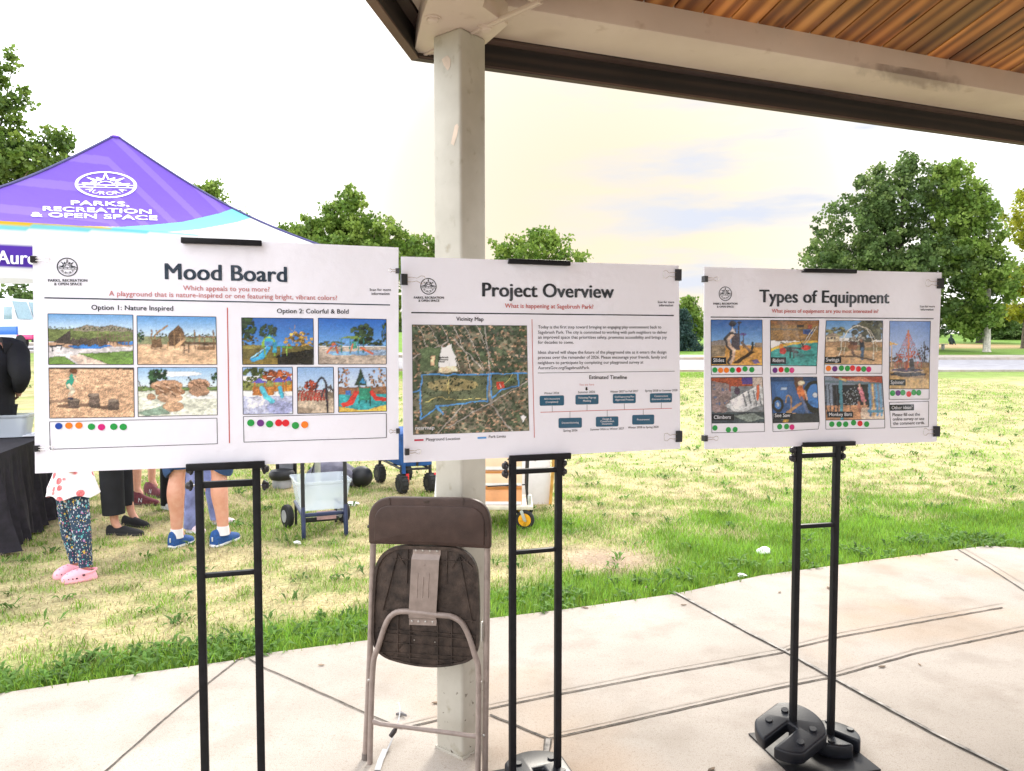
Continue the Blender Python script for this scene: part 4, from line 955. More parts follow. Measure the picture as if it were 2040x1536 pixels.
CLIPK = M('clip_black', (.018, .018, .022), .45, var=.1); WIRE = M('clip_wire', (.72, .70, .66), .25, .9, var=0)
STEEL = M('easel_black_steel', (.009, .009, .011), .5, spec=.25, var=.25, scale=40, bump=.05, bscale=300); KNOB = M('knob_plastic', (.02, .018, .022), .4, var=.1); CHROME = M('bolt_zinc', (.65, .65, .66), .3, .9, var=0)
def poster(pl, corners, label):
    L = [Vector(pl.loc(*c)) for c in corners]; nx, ny = 60, 40; mb = MB(); T = .004
    for back in (0, 1):
        vs = []
        for j in range(ny + 1):
            for i in range(nx + 1):
                a, b = i / nx, j / ny; q = L[0].lerp(L[1], a).lerp(L[3].lerp(L[2], a), b); vs.append(pl.pt(q.x, q.y, -T * back))
        fs = [(j * (nx + 1) + i, (j + 1) * (nx + 1) + i, (j + 1) * (nx + 1) + i + 1, j * (nx + 1) + i + 1) for j in range(ny) for i in range(nx)]
        mb.add(vs, fs if not back else [f[::-1] for f in fs])
    N = (nx + 1) * (ny + 1); rim = [i for i in range(nx + 1)] + [j * (nx + 1) + nx for j in range(1, ny + 1)] + [ny * (nx + 1) + i for i in range(nx - 1, -1, -1)] + [j * (nx + 1) for j in range(ny - 1, 0, -1)]
    for a, b in zip(rim, rim[1:] + rim[:1]): mb.f.append([a, b, b + N, a + N]); mb.mi.append(0)
    c = (L[2] + L[3]) / 2
    o = mb.build('poster_board', PAPER, loc=pl.pt(c.x, c.y, 0)); tag(o, label, 'poster', 'posters on easels'); return o
def clip(pl, x, y, w, h, hx_, label):
    """binder clip biting the board's edge, wire handle folded over the face towards hx_"""
    u, z = pl.loc(x, y); k = (Vector(pl.loc(x + 1, y)) - Vector((u, z))).length; W, Hh = w * k, h * k; s = 1 if hx_ > x else -1
    t = thing('binder_clip', pl.pt(u, z, 0), label, 'binder clip', 'binder clips on the posters'); b = MB(); th = .0055
    prof = [(-W / 2, -th - .004), (W / 2, .003), (W / 2, .0065), (-W / 2, th + .004)]
    P = lambda a, e, q: pl.pt(u + a * s, z + e, q)
    vs = [P(a, e * Hh / 2, q) for e in (-1, 1) for a, q in ((-W / 2, -.014), (-W / 2, .012), (W / 2, .0055), (W / 2, .004), (-W / 2 + .003, .006), (-W / 2 + .003, -.008), (W / 2, -.006), (W / 2, -.0075))]
    b.add(vs, [(0, 1, 2, 3, 4, 5, 6, 7)[::-1], tuple(range(8, 16))] + [(i, (i + 1) % 8, 8 + (i + 1) % 8, 8 + i) for i in range(8)])
    b.build('clip_body', CLIPK, t, smooth=False, weld=True)
    Lh = abs(hx_ - x) * k + W * .1; r_ = max(.0007, .0008); a0 = W / 2 - .002
    pts = [(a0, Hh * .20), (a0 + .3 * Lh, Hh * .20), (a0 + .55 * Lh, Hh * .13), (a0 + .8 * Lh, Hh * .34), (a0 + Lh, Hh * .30), (a0 + Lh * 1.04, 0)]
    pts = pts + [(a, -e) for a, e in pts[::-1][1:]]
    b = MB(); b.tube([P(a, e, .0085 + .004 * min(1, (a - a0) / Lh)) for a, e in pts], r_, 6); b.build('wire_handle', WIRE, t)
    return t
def easel(pl, posts, y_ref, top, ledge, bar1, bar2, knobs, label):
    """two square posts, rungs, a ledge with a lip under the board and a clamp over its top edge"""
    c = pl.loc((posts[0] + posts[1]) / 2, y_ref)[0]
    t = thing('display_easel', pl.pt(c, 0, -.02, False), label, 'easel', 'black easels holding the posters'); us = []
    zt = pl.loc(*top[0])[1]
    for x in posts:
        u = pl.loc(x, y_ref)[0]; us.append(u); b = MB(); b.box(pl.pt(u, (zt - .03) / 2 + .006, -.022, False), (.0225, .0225, zt - .05), pl.u, pl.n); b.build('post', STEEL, t, bevel=.002)
    def hbar(name, x0, y0, x1, y1, hpx, off, dep, lip=0.0):
        a, q = Vector(pl.loc(x0, y0)), Vector(pl.loc(x1, y1)); zz = (a.y + q.y) / 2; hh = (Vector(pl.loc(x0, y0 + hpx)) - a).length; b = MB()
        b.box(pl.pt((a.x + q.x) / 2, zz, off, False), (q.x - a.x, dep, hh), pl.u, pl.n); 
        if lip: b.box(pl.pt((a.x + q.x) / 2, zz - hh / 2 + .003 + .0005, off - dep / 2 - .012, False), (q.x - a.x - .004, .026, .005), pl.u, pl.n)
        return b.build(name, STEEL, t, bevel=.0015)
    (tx0, ty0), (tx1, ty1), th = top; hbar('top_clamp', tx0, ty0, tx1, ty1, th, .016, .012, .02)
    (lx0, ly0), (lx1, ly1), lh = ledge; hbar('ledge', lx0, ly0, lx1, ly1, lh, .017, .014, .02)
    for (y0, y1, hp) in (bar1, bar2): hbar('rung', posts[0] + 3, y0, posts[1] - 3, y1, hp, -.022, .018)
    for x, y, side in knobs:
        u, z = pl.loc(x, y); b = MB(); o = pl.pt(u, z, -.022, False); ax = pl.u * side
        b.lathe([(.006, -.012), (.012, -.010), (.0125, -.002), (.010, .006), (.005, .009)], o, ax, 12)
        for k in range(6):
            x_, y_, z_ = frame_from(ax); a = k * math.pi / 3; b.ball(o + (x_ * math.cos(a) + y_ * math.sin(a)) * .0115 - ax * .005, (.0048, .0048, .0055), 8, 6)
        kn = b.build('knob', KNOB, t); b = MB(); uu = us[0] - .0125 if side < 0 else us[1] + .0125
        b.tube([pl.pt(uu, z, -.022, False), o - ax * .008], .0035, 8); b.build('knob_bolt', CHROME, kn)
    b = MB(); b.box(pl.pt((us[0] + us[1]) / 2, .004, -.02, False), (.34, .34, .008), *( (pl.u, pl.n))); b.build('base_plate', STEEL, t, bevel=.001)
    return t

rnd = random.Random(3)
def waver(A):
    return lambda u, z: sum(a * math.sin(fu * u + fz * z + p) for a, fu, fz, p in A)
PL1 = Plane(65, 1.90, 795, 2.168, waver([(.0016, 5.2, 2.0, .4), (.0010, 9, -6, 1.1), (.0006, 21, 5, 2)]))
PL2 = Plane(800, 2.232, 1353, 2.52, waver([(.0018, 6.3, 3.0, 1.4), (.0012, 8, 9, .3), (.0008, 19, -8, 2)]))
PL3 = Plane(1403, 2.52, 1870, 2.715, waver([(.0024, 13.5, 3.0, .6), (.0014, 24, 4, 1.3), (.0012, 6, -9, .3)]))

# ---- mood board
c1 = lambda x, y: (x * .40196, 440 + y * .40196)
pb1 = poster(PL1, [(64, 461), (794, 493), (794, 915), (70, 943)], 'large glossy white poster headed Mood Board with nine playground photos')
K = Ink(PL1, pb1, c1); K.fw = 3
def ink_part(name, mat, *fn):
    mb = MB()
    for f in fn: f(mb)
    return mb
mb = MB(); K.text(mb, 'Mood Board', 820, 288, 1420, 303, .025, res=6); mb.build('title', INK['navy'], pb1, smooth=False)
mb = MB(); K.text(mb, 'Which appeals to you more?', 908, 344, 1336, 351, .014); mb.build('subtitle', INK['rose'], pb1, smooth=False)
mb = MB(); K.text(mb, 'A playground that is nature-inspired or one featuring bright, vibrant colors?', 540, 371, 1670, 393, .014); mb.build('subtitle', INK['rose'], pb1, smooth=False)
mb = MB(); K.text(mb, 'Option 1: Nature Inspired', 453, 440, 858, 445, .015); mb.build('option_heading', INK['slate'], pb1, smooth=False)
mb = MB(); K.text(mb, 'Option 2: Colorful & Bold', 1373, 457, 1727, 460, .015); mb.build('option_heading', INK['slate'], pb1, smooth=False)
mb = K.logo(333, 229, 52); K.text(mb, 'PARKS, RECREATION', 238, 301, 432, 301, .02); K.text(mb, '& OPEN SPACE', 268, 319, 405, 319, .02); mb.build('department_emblem', INK['slate'], pb1, smooth=False)
mb = MB(); K.text(mb, 'Scan for more', 1832, 347, 1937, 347, .015); mb.build('scan_caption', INK['slate'], pb1, smooth=False)
mb = MB(); K.text(mb, 'information', 1842, 367, 1930, 367, .015); mb.build('scan_caption', INK['slate'], pb1, smooth=False)
mb = MB(); K.line(mb, 219, 381, 1933, 417, 7, nu=40); mb.build('rule', INK['navy'], pb1, smooth=False)
mb = MB(); K.line(mb, 1127, 430, 1137, 1102, 5, nu=20); mb.build('divider', INK['red'], pb1, smooth=False)
mb = MB(); K.frame(mb, [(245, 996), (1075, 978), (1077, 1105), (249, 1132)], 3); mb.build('vote_box', INK['slate'], pb1, smooth=False)
mb = MB(); K.frame(mb, [(1206, 970), (1914, 954), (1914, 1074), (1209, 1097)], 3); mb.build('vote_box', INK['slate'], pb1, smooth=False)
for pts, fn, lb in (([(236, 460), (658, 466), (661, 712), (240, 712)], pic_log_park, 'photo of a log playground on a green hillside'), ([(678, 470), (1070, 476), (1075, 712), (682, 712)], pic_wood_tower, 'photo of a wooden climbing tower on tan ground'),
                    ([(241, 728), (662, 728), (666, 972), (246, 978)], pic_stumps, 'photo of a child jumping along tree stumps'), ([(682, 726), (1075, 727), (1077, 962), (685, 970)], pic_boulders, 'photo of stacked brown climbing boulders'),
                    ([(1197, 480), (1552, 484), (1554, 712), (1202, 712)], pic_teal_slide, 'photo of a teal slide under a deep blue sky'), ([(1577, 482), (1914, 488), (1914, 710), (1578, 710)], pic_green_roof, 'photo of a play structure with a green roof'),
                    ([(1202, 725), (1449, 725), (1451, 956), (1205, 959)], pic_purple_roofs, 'photo of a playground with purple peaked roofs'), ([(1473, 725), (1652, 725), (1655, 951), (1475, 955)], pic_net_climber, 'photo of arched red net climbers'),
                    ([(1676, 727), (1914, 727), (1915, 943), (1678, 948)], pic_red_slide, 'photo of a red slide on teal rubber ground')):
    K.photo(pts, fn(), lb)
for x, y, c in ((291, 1017, 'royal'), (341, 1015, 'orange'), (391, 1014, 'orange'), (453, 1020, 'green'), (503, 1022, 'magenta'), (564, 1020, 'green'), (611, 1021, 'green'), (1243, 1001, 'green'), (1291, 1002, 'purple'), (1336, 1007, 'green'), (1381, 1001, 'scarlet'), (1416, 1002, 'scarlet'), (1464, 1014, 'green'), (1510, 1010, 'orange')):
    K.dot(x, y, 18, c)
# ---- project overview
c2 = lambda x, y: (780 + x * .30392, 490 + y * .30392)
pb2 = poster(PL2, [(799, 511), (1352, 529), (1356, 894), (805, 922)], 'glossy white poster headed Project Overview with a vicinity map, between the other two')
K = Ink(PL2, pb2, c2); K.fw = 1.5
mb = MB(); K.text(mb, 'Project Overview', 597, 330, 1455, 340, .02, res=6); mb.build('title', INK['black'], pb2, smooth=False)
mb = MB(); K.text(mb, 'What is happening at Sagebrush Park?', 742, 405, 1322, 412, .012); mb.build('subtitle', INK['red'], pb2, smooth=False)
mb = MB(); K.text(mb, 'Vicinity Map', 424, 490, 602, 492, .012); mb.build('section_heading', INK['black'], pb2, smooth=False)
mb = MB(); K.text(mb, 'Estimated Timeline', 1296, 872, 1543, 872, .012); mb.build('section_heading', INK['black'], pb2, smooth=False)
for i_, (t, a, b, c, d) in enumerate((('Today is the first step toward bringing an engaging play environment back to', 960, 541, 1768, 541), ('Sagebrush Park. The city is committed to working with park neighbors to deliver', 960, 575, 1806, 575),
        ('an improved space that prioritizes safety, promotes accessibility and brings joy', 960, 608, 1803, 608), ('for decades to come.', 960, 641, 1193, 641), ('Ideas shared will shape the future of the playground site as it enters the design', 960, 707, 1800, 705),
        ('process over the remainder of 2026. Please encourage your friends, family and', 960, 740, 1800, 738), ('neighbors to participate by completing our playground survey at', 960, 775, 1650, 771), ('AuroraGov.org/SagebrushPark.', 960, 808, 1298, 807))):
    if i_ in (0, 4): mb = MB()
    K.text(mb, t, a, b, c, d, .008, res=2)
    if i_ in (3, 7): mb.build('paragraph', INK['grey'], pb2, smooth=False)
mb = K.logo(241, 265, 53); K.text(mb, 'PARKS, RECREATION', 146, 346, 342, 346, .02); K.text(mb, '& OPEN SPACE', 176, 366, 313, 366, .02); mb.build('department_emblem', INK['black'], pb2, smooth=False)
mb = MB(); K.text(mb, 'Scan for more', 1746, 374, 1852, 374, .015); mb.build('scan_caption', INK['black'], pb2, smooth=False)
mb = MB(); K.text(mb, 'information', 1755, 396, 1845, 396, .015); mb.build('scan_caption', INK['black'], pb2, smooth=False)
mb = MB(); K.line(mb, 128, 437, 1850, 456, 8, nu=40); mb.build('rule', INK['black'], pb2, smooth=False)
mb = MB(); K.line(mb, 958, 833, 1855, 821, 3, nu=24); mb.build('rule', INK['black'], pb2, smooth=False)
mb = MB(); K.line(mb, 920, 480, 934, 1256, 4, nu=24); mb.build('divider', INK['red'], pb2, smooth=False)
mb = MB(); K.line(mb, 975, 1090, 1838, 1064, 3.5, nu=24); mb.build('divider', INK['red'], pb2, smooth=False)
mapo = K.photo([(133, 516), (886, 522), (900, 1210), (142, 1238)], pic_vicinity(), 'aerial map of the park outlined in blue')
mb = MB(); K.text(mb, 'nearmap', 157, 1204, 280, 1202, .006, h=.0016); mb.build('map_credit', INK['pale'], mapo, smooth=False)
mb = MB()
for i, t in enumerate(('Sagebrush', 'Elementary', 'School')): K.text(mb, t, 303, 733 + 14 * i + 2, 370 if i < 2 else 345, 733 + 14 * i + 2, .02, h=.0016, res=2)
mb.build('map_caption', INK['black'], mapo, smooth=False)
mb = MB(); K.quad(mb, [(150, 1268), (210, 1266), (210, 1278), (150, 1280)], .0009); mb.build('legend_swatch', INK['crimson'], pb2, smooth=False)
mb = MB(); K.quad(mb, [(562, 1252), (620, 1250), (620, 1262), (562, 1264)], .0009); mb.build('legend_swatch', INK['skyblue'], pb2, smooth=False)
mb = MB(); K.text(mb, 'Playground Location', 226, 1278, 447, 1270, .004); mb.build('legend_text', INK['grey'], pb2, smooth=False)
mb = MB(); K.text(mb, 'Park Limits', 636, 1258, 747, 1255, .004); mb.build('legend_text', INK['grey'], pb2, smooth=False)
for (x0, y0, x1, y1), lines, lab, (a, b, c, d), stem in (((970, 982, 1130, 1048), ('ADA Assessment', '(Completed)'), 'Winter 2026', (998, 972, 1097, 970), (1052, 1048, 1088)), ((1205, 976, 1358, 1040), ('Visioning Pop-up', 'Meeting'), 'Summer 2026', (1222, 966, 1334, 963), (1282, 1040, 1081)),
        ((1452, 970, 1601, 1033), ('Civil Engineering Plan', 'Approval Process'), 'Winter 2027 to Fall 2027', (1434, 962, 1617, 957), (1527, 1033, 1074)), ((1693, 966, 1838, 1028), ('Construction', '(Estimated 6 months)'), 'Spring 2028 to Summer 2028', (1661, 956, 1873, 952), (1768, 1028, 1066)),
        ((1093, 1128, 1248, 1194), ('Decommissioning',), 'Spring 2026', (1124, 1217, 1218, 1215), (1169, 1084, 1128)), ((1340, 1120, 1488, 1186), ('Design &', 'Construction', 'Documents'), 'Summer 2026 to Winter 2027', (1303, 1210, 1524, 1203), (1415, 1078, 1120)), ((1578, 1108, 1722, 1172), ('Procurement',), 'Winter 2028 to Spring 2028', (1550, 1197, 1750, 1192), (1650, 1072, 1108))):
    mb = MB(); r_ = 9; cor = []
    for cx, cy, a0 in ((x1 - r_, y0 + r_, 0), (x0 + r_, y0 + r_, 90), (x0 + r_, y1 - r_, 180), (x1 - r_, y1 - r_, 270)):
        for q in range(5): cor.append((cx + r_ * math.cos(R(a0 - 0 + q * 22.5)) , cy - r_ * math.sin(R(a0 + q * 22.5))))
    K.put(mb, [K.L(x, y - (x - x0) * .02) for x, y in cor], [list(range(len(cor)))], .0008); bx = mb.build('timeline_box', INK['blue'], pb2, smooth=False)
    mb = MB(); hh = (y1 - y0) / (len(lines) + 1.2)
    for i, t in enumerate(lines):
        wd = min((x1 - x0) * .84, len(t) * 7.4); yy = y0 + hh * (i + 1.15) + 2; cx = (x0 + x1) / 2; K.text(mb, t, cx - wd / 2, yy, cx + wd / 2, yy - wd * .02, .004, h=.0014, res=2)
    mb.build('box_text', INK['pale'], bx, smooth=False)
    mb = MB(); K.text(mb, lab, a, b, c, d, .006, res=2); mb.build('timeline_date', INK['grey'], pb2, smooth=False)
    mb = MB(); K.line(mb, stem[0], stem[1], stem[0], stem[2], 2.5); mb.build('timeline_stem', INK['grey'], pb2, smooth=False)
mb = MB(); K.text(mb, 'You are here', 1230, 916, 1328, 914, .0); mb.build('timeline_note', INK['rose'], pb2, smooth=False)
mb = MB(); K.put(mb, [K.L(*p) for p in ((1273, 925), (1273, 938), (1268, 938), (1279, 949), (1289, 938), (1284, 938), (1284, 925))], [[0, 1, 2, 3, 4, 5, 6]], .001); mb.build('arrow', INK['black'], pb2, smooth=False)
# ---- types of equipment
c3 = lambda x, y: (1380 + x * .26039, 510 + y * .26039)
pb3 = poster(PL3, [(1403, 532), (1875, 543), (1867, 880), (1404, 895)], 'wrinkled glossy white poster headed Types of Equipment with seven captioned photos')
K = Ink(PL3, pb3, c3); K.fw = 4
mb = MB(); K.text(mb, 'Types of Equipment', 510, 353, 1497, 362, .02, res=6); mb.build('title', INK['black'], pb3, smooth=False)
mb = MB(); K.text(mb, 'What pieces of equipment are you most interested in?', 602, 433, 1415, 437, .012); mb.build('subtitle', INK['red'], pb3, smooth=False)
mb = K.logo(249, 289, 50); K.text(mb, 'PARKS, RECREATION', 158, 372, 340, 372, .02); K.text(mb, '& OPEN SPACE', 186, 395, 312, 395, .02); mb.build('department_emblem', INK['black'], pb3, smooth=False)
mb = MB(); K.text(mb, 'Scan for more', 1740, 393, 1852, 393, .015); mb.build('scan_caption', INK['black'], pb3, smooth=False)
mb = MB(); K.text(mb, 'information', 1748, 417, 1842, 417, .015); mb.build('scan_caption', INK['black'], pb3, smooth=False)
mb = MB(); K.line(mb, 137, 467, 1846, 480, 7, nu=40); mb.build('rule', INK['black'], pb3, smooth=False)
for q, fn, box, cap, ct, txt, lb in (
        ([(140, 488), (528, 489), (528, 837), (141, 838)], pic_tall_slide, [(528, 905), (143, 908)], (145, 775, 255, 828), (157, 811, 238, 809), 'Slides', 'photo of a tall tower with a spiral slide'),
        ([(592, 492), (966, 494), (950, 841), (590, 838)], pic_riders, [(949, 903), (590, 903)], (592, 775, 710, 826), (606, 811, 692, 810), 'Riders', 'photo of red spring riders on teal ground'),
        ([(1019, 494), (1450, 496), (1447, 831), (1008, 828)], pic_swings, [(1446, 897), (1006, 898)], (1010, 772, 1132, 820), (1018, 807, 1115, 806), 'Swings', 'photo of a basket swing under a white arch'),
        ([(1504, 498), (1823, 500), (1814, 1017), (1502, 1016)], pic_spinner, [(1813, 1095), (1501, 1097)], (1505, 944, 1628, 990), (1512, 979, 1614, 978), 'Spinner', 'photo of a red rope spinner cone'),
        ([(141, 930), (528, 926), (545, 1275), (145, 1279)], pic_climbers, [(547, 1343), (146, 1353)], (147, 1210, 315, 1258), (160, 1246, 288, 1244), 'Climbers', 'photo of grey climbing boulders'),
        ([(590, 926), (952, 926), (974, 1270), (608, 1276)], pic_seesaw, [(966, 1325), (610, 1343)], (612, 1200, 760, 1250), (622, 1232, 742, 1230), 'See Saw', 'photo of a child on a seesaw by a blue tractor'),
        ([(1008, 920), (1448, 920), (1467, 1248), (1022, 1256)], pic_monkey, [(1467, 1315), (1023, 1326)], (1034, 1190, 1225, 1237), (1045, 1225, 1214, 1222), 'Monkey Bars', 'photo of a child hanging from monkey bars')):
    po = K.photo(q, fn(), lb)
    mb = MB(); K.frame(mb, [q[3], q[2], box[0], box[1]], 3.5); mb.build('vote_box', INK['slate'], pb3, smooth=False)
    x0, y0, x1, y1 = cap; mb = MB(); K.quad(mb, [(x0, y0), (x1, y0), (x1, y1), (x0, y1)], .0013, 6); lab = mb.build('caption_plate', INK['slate'], po, smooth=False)
    mb = MB(); K.text(mb, txt, *ct, .006, h=.0020); mb.build('caption', INK['pale'], po, smooth=False)
mb = MB(); K.frame(mb, [(1502, 1120), (1810, 1112), (1806, 1306), (1513, 1314)], 3.5); mb.build('vote_box', INK['slate'], pb3, smooth=False)
mb = MB(); K.quad(mb, [(1505, 1138), (1692, 1134), (1692, 1180), (1507, 1184)], .0013, 6); pl_ = mb.build('caption_plate', INK['slate'], pb3, smooth=False)
mb = MB(); K.text(mb, 'Other ideas?', 1518, 1172, 1678, 1169, .006, h=.002); mb.build('caption', INK['pale'], pl_, smooth=False)
mb = MB(); K.text(mb, 'Please fill out the', 1525, 1226, 1738, 1222, .006); mb.build('paragraph', INK['black'], pb3, smooth=False)
mb = MB(); K.text(mb, 'online survey or use', 1527, 1259, 1772, 1254, .006); mb.build('paragraph', INK['black'], pb3, smooth=False)
mb = MB(); K.text(mb, 'the comment cards.', 1530, 1292, 1775, 1286, .006); mb.build('paragraph', INK['black'], pb3, smooth=False)
for x, y, c in [(169, 872, 'green'), (212, 874, 'orange'), (257, 874, 'orange'), (302, 873, 'green'), (350, 871, 'scarlet'), (398, 864, 'green'), (449, 870, 'green'), (624, 874, 'purple'), (671, 870, 'scarlet'), (717, 872, 'green'), (757, 874, 'magenta'),
        (1038, 860, 'orange'), (1085, 863, 'purple'), (1134, 858, 'green'), (1180, 860, 'green'), (1219, 858, 'scarlet'), (1265, 864, 'scarlet'), (1306, 865, 'green'), (1345, 867, 'magenta'), (1527, 1049, 'green'), (1569, 1048, 'purple'), (1607, 1045, 'green'), (1653, 1056, 'scarlet'),
        (1693, 1044, 'green'), (1732, 1046, 'green'), (169, 1315, 'green'), (271, 1329, 'green'), (323, 1327, 'green'), (661, 1305, 'green'), (714, 1304, 'green'), (757, 1309, 'magenta'), (1067, 1287, 'green'), (1121, 1287, 'green'), (1170, 1287, 'green'), (1229, 1275, 'green'), (1278, 1281, 'scarlet'), (1329, 1286, 'green')]:
    K.dot(x, y, 19, c)
# ---- easels
easel(PL1, (396, 511), 1000, ((362, 480), (522, 486), 11.5), ((372, 931), (528, 922), 14), (969, 963, 13), (1150, 1144, 9), [(375, 938, -1), (374, 970, -1), (530, 936, 1), (530, 969, 1)], 'black easel under the Mood Board poster, leftmost of three')
easel(PL2, (1025, 1117), 1000, ((1010, 522), (1132, 525), 10), ((1012, 912), (1133, 907), 12), (942, 937, 10), (1103, 1098, 8), [(1009, 930, -1), (1009, 946, -1), (1129, 924, 1), (1129, 941, 1)], 'black easel under the Project Overview poster, beside the chair')
es3 = easel(PL3, (1595, 1672), 1000, ((1597, 540), (1700, 541), 8), ((1595, 885), (1697, 882), 9), (909, 908, 9), (1051, 1048, 8), [(1585, 898, -1), (1584, 914, -1), (1687, 894, 1), (1687, 910, 1)], 'black easel under the Types of Equipment poster, with disc weights')
# ---- binder clips
for pl, x, y, w, h, hx_, lb in ((PL1, 68, 517, 12, 15, 95, 'upper left edge of the Mood Board'), (PL1, 75, 893, 11, 14, 103, 'lower left edge of the Mood Board'), (PL1, 791, 540, 7, 10, 777, 'upper right edge of the Mood Board'), (PL1, 792, 858, 7, 10, 778, 'lower right edge of the Mood Board'),
        (PL2, 805, 557, 13, 22, 838, 'upper left edge of the Project Overview'), (PL2, 811, 900, 9, 13, 832, 'lower left edge of the Project Overview'), (PL2, 1349, 548, 11, 20, 1325, 'upper right edge of the Project Overview'), (PL2, 1351, 869, 11, 20, 1327, 'lower right edge of the Project Overview'),
        (PL3, 1405, 556, 8, 11, 1424, 'upper left edge of the Types of Equipment'), (PL3, 1405, 873, 8, 11, 1423, 'lower left edge of the Types of Equipment'), (PL3, 1870, 565, 11, 17, 1847, 'upper right edge of the Types of Equipment'), (PL3, 1864, 859, 11, 18, 1842, 'lower right edge of the Types of Equipment')):
    clip(pl, x, y, w, h, hx_, 'black binder clip gripping the %s poster' % lb)
# ---- weights on the easel bases
WGT = M('weight_plastic', (.008, .009, .013), .40, spec=.35, var=.15, scale=18, bump=.05, bscale=200)
def weight(c, Xv, Zv, label, Rr=.128, T=.055):
    """slotted disc with two flattened sides and studs on its top"""
    Z = Vector(Zv).normalized(); X = (Vector(Xv) - Z * Vector(Xv).dot(Z)).normalized(); Y = Z.cross(X)
    t = thing('base_weight', tuple(c), label, 'weight', 'disc weights on the easel bases'); sw = .020; out = []
    for k in range(48):                      # start just right of the slot's mouth (slot along -Y)
        a = R(-90) + math.asin(sw / Rr) + (2 * math.pi - 2 * math.asin(sw / Rr)) * k / 47
        x, y = Rr * math.cos(a), Rr * math.sin(a); out.append((max(-.108, min(.108, x)), y))
    out += [(-sw, -Rr * .2), (-sw, .012), (sw, .012), (sw, -Rr * .2)]
    b = MB(); b.prism(out, c, X, Y, Z, 0, T); b.build('disc', WGT, t, bevel=.009, seg=3)
    for x, y in ((-.062, .05), (-.070, -.035), (.062, .05), (.070, -.035)):
        b = MB(); b.lathe([(.0135, 0), (.0135, .005), (.012, .0065), (.003, .0065)], Vector(c) + X * x + Y * y + Z * (T - .0003), Z, 18); b.build('stud', WGT, t)
    return t
bp = [o for o in es3.children if o.name.startswith('base_plate')][0]
u1, u2 = PL3.loc(1595, 1000)[0], PL3.loc(1672, 1000)[0]
sl = Matrix.Rotation(R(-58), 3, 'Z') @ Vector((1, 0, 0))
weight(PL3.pt(u2, .0085, -.022, False) + Vector((.012, .012, 0)), Matrix.Rotation(R(38), 3, 'Z') @ Vector((1, 0, 0)), (0, 0, 1), 'black slotted disc weight lying flat on the right easel base, under the tilted one', Rr=.10, T=.055)
weight(PL3.pt(u1, .060, -.022, False) + Vector((-.015, -.012, .012)), sl, (-.10, -.30, .95), 'large black slotted disc weight tilted around the left post of the right easel')
weight(PL2.pt(PL2.loc(1080, 1000)[0], .0085, -.022, False) + Vector((.0, .0, 0)), (1, .3, 0), (0, 0, 1), 'black disc weight at the foot of the middle easel, cut by the frame', T=.076)

# ------------------------------------------------------------------ folding chair leaning at the post
CP = Plane(740, 2.76 / S, 975, 2.68 / S, lambda u, z: 0.0)
def C(x, y, h=0.0): return CP.pt(*CP.loc(x, y), h)
def smooth_path(pts, n=6):
    out = []
    for i in range(len(pts) - 1):
        p0, p1, p2, p3 = (Vector(pts[max(i - 1, 0)]), Vector(pts[i]), Vector(pts[i + 1]), Vector(pts[min(i + 2, len(pts) - 1)]))
        for k in range(n):
            t = k / n; out.append(.5 * ((2 * p1) + (p2 - p0) * t + (2 * p0 - 5 * p1 + 4 * p2 - p3) * t * t + (3 * p1 - p0 - 3 * p2 + p3) * t ** 3))
    out.append(Vector(pts[-1])); return out
TUBE = M('chair_tube_paint', (.29, .23, .20), .38, var=.12, scale=30, bump=.03, bscale=200); SHELL = M('chair_brown_plastic', (.060, .036, .029), .42, spec=.3, var=.18, scale=16, bump=.12, bscale=350)
SHELL2 = M('chair_underside_plastic', (.052, .036, .028), .6, spec=.3, var=.45, scale=22, bump=.3, bscale=120); RIVET = M('rivet', (.55, .53, .50), .3, .9, var=0); RUB = M('rubber_foot', (.16, .135, .12), .7, var=.2)
ch = thing('folding_chair', tuple(Vector((C(855, 1525).x, C(855, 1525).y, 0))), 'brown folded chair with tan tube legs leaning against the post', 'folding chair')
b = MB(); b.tube([C(*p) for p in smooth_path([(727, 1520, ), (733, 1400), (739, 1250), (743, 1100), (745, 1050), (752, 1018), (775, 1003), (855, 1001), (940, 1006), (963, 1022), (971, 1055), (971, 1100), (969, 1300), (967, 1450), (966, 1560), (965, 1600)], 5)], .0115, 12); b.build('back_frame', TUBE, ch)
b = MB(); b.tube([C(728, 1500, 0), C(727, 1530, 0)], [.0135, .0145], 12); b.build('foot_cap', RUB, ch)
def rpoly(pts, n=5):                          # rounded outline through corner triples (x, y, radius)
    out = []
    m = len(pts)
    for i in range(m):
        p = Vector(pts[i][:2]); a = Vector(pts[i - 1][:2]); c = Vector(pts[(i + 1) % m][:2]); r_ = pts[i][2]
        if r_ <= 0: out.append(tuple(p)); continue
        d1 = (a - p).normalized(); d2 = (c - p).normalized(); q1 = p + d1 * r_; q2 = p + d2 * r_
        for k in range(n + 1):
            t = k / n; out.append(tuple(q1 * (1 - t) ** 2 + p * (2 * t * (1 - t)) + q2 * t * t))
    return out
def slab(name, poly, h0, h1, mat, parent, bevel, seg=3):
    b = MB(); n = len(poly); P = poly[::-1]
    mid = np.array(P).mean(0)
    b.add([C(x, y, h0) for x, y in P] + [C(x, y, h1) for x, y in P] + [C(mid[0], mid[1], h1)], [list(range(n))[::-1]] + [(n + i, n + (i + 1) % n, 2 * n) for i in range(n)] + [(i, (i + 1) % n, n + (i + 1) % n, n + i) for i in range(n)])
    return b.build(name, mat, parent, bevel=bevel, seg=seg, angle=50)
bk = slab('backrest', rpoly([(735, 988, 52), (980, 992, 55), (979, 1092, 6), (860, 1085, 0), (737, 1082, 6)], 8), -.012, .016, SHELL, ch, .008)
slab('backrest_panel', rpoly([(748, 1004, 38), (969, 1008, 40), (967, 1086, 4), (860, 1079, 0), (749, 1077, 4)], 8), .012, .021, SHELL, bk, .006)
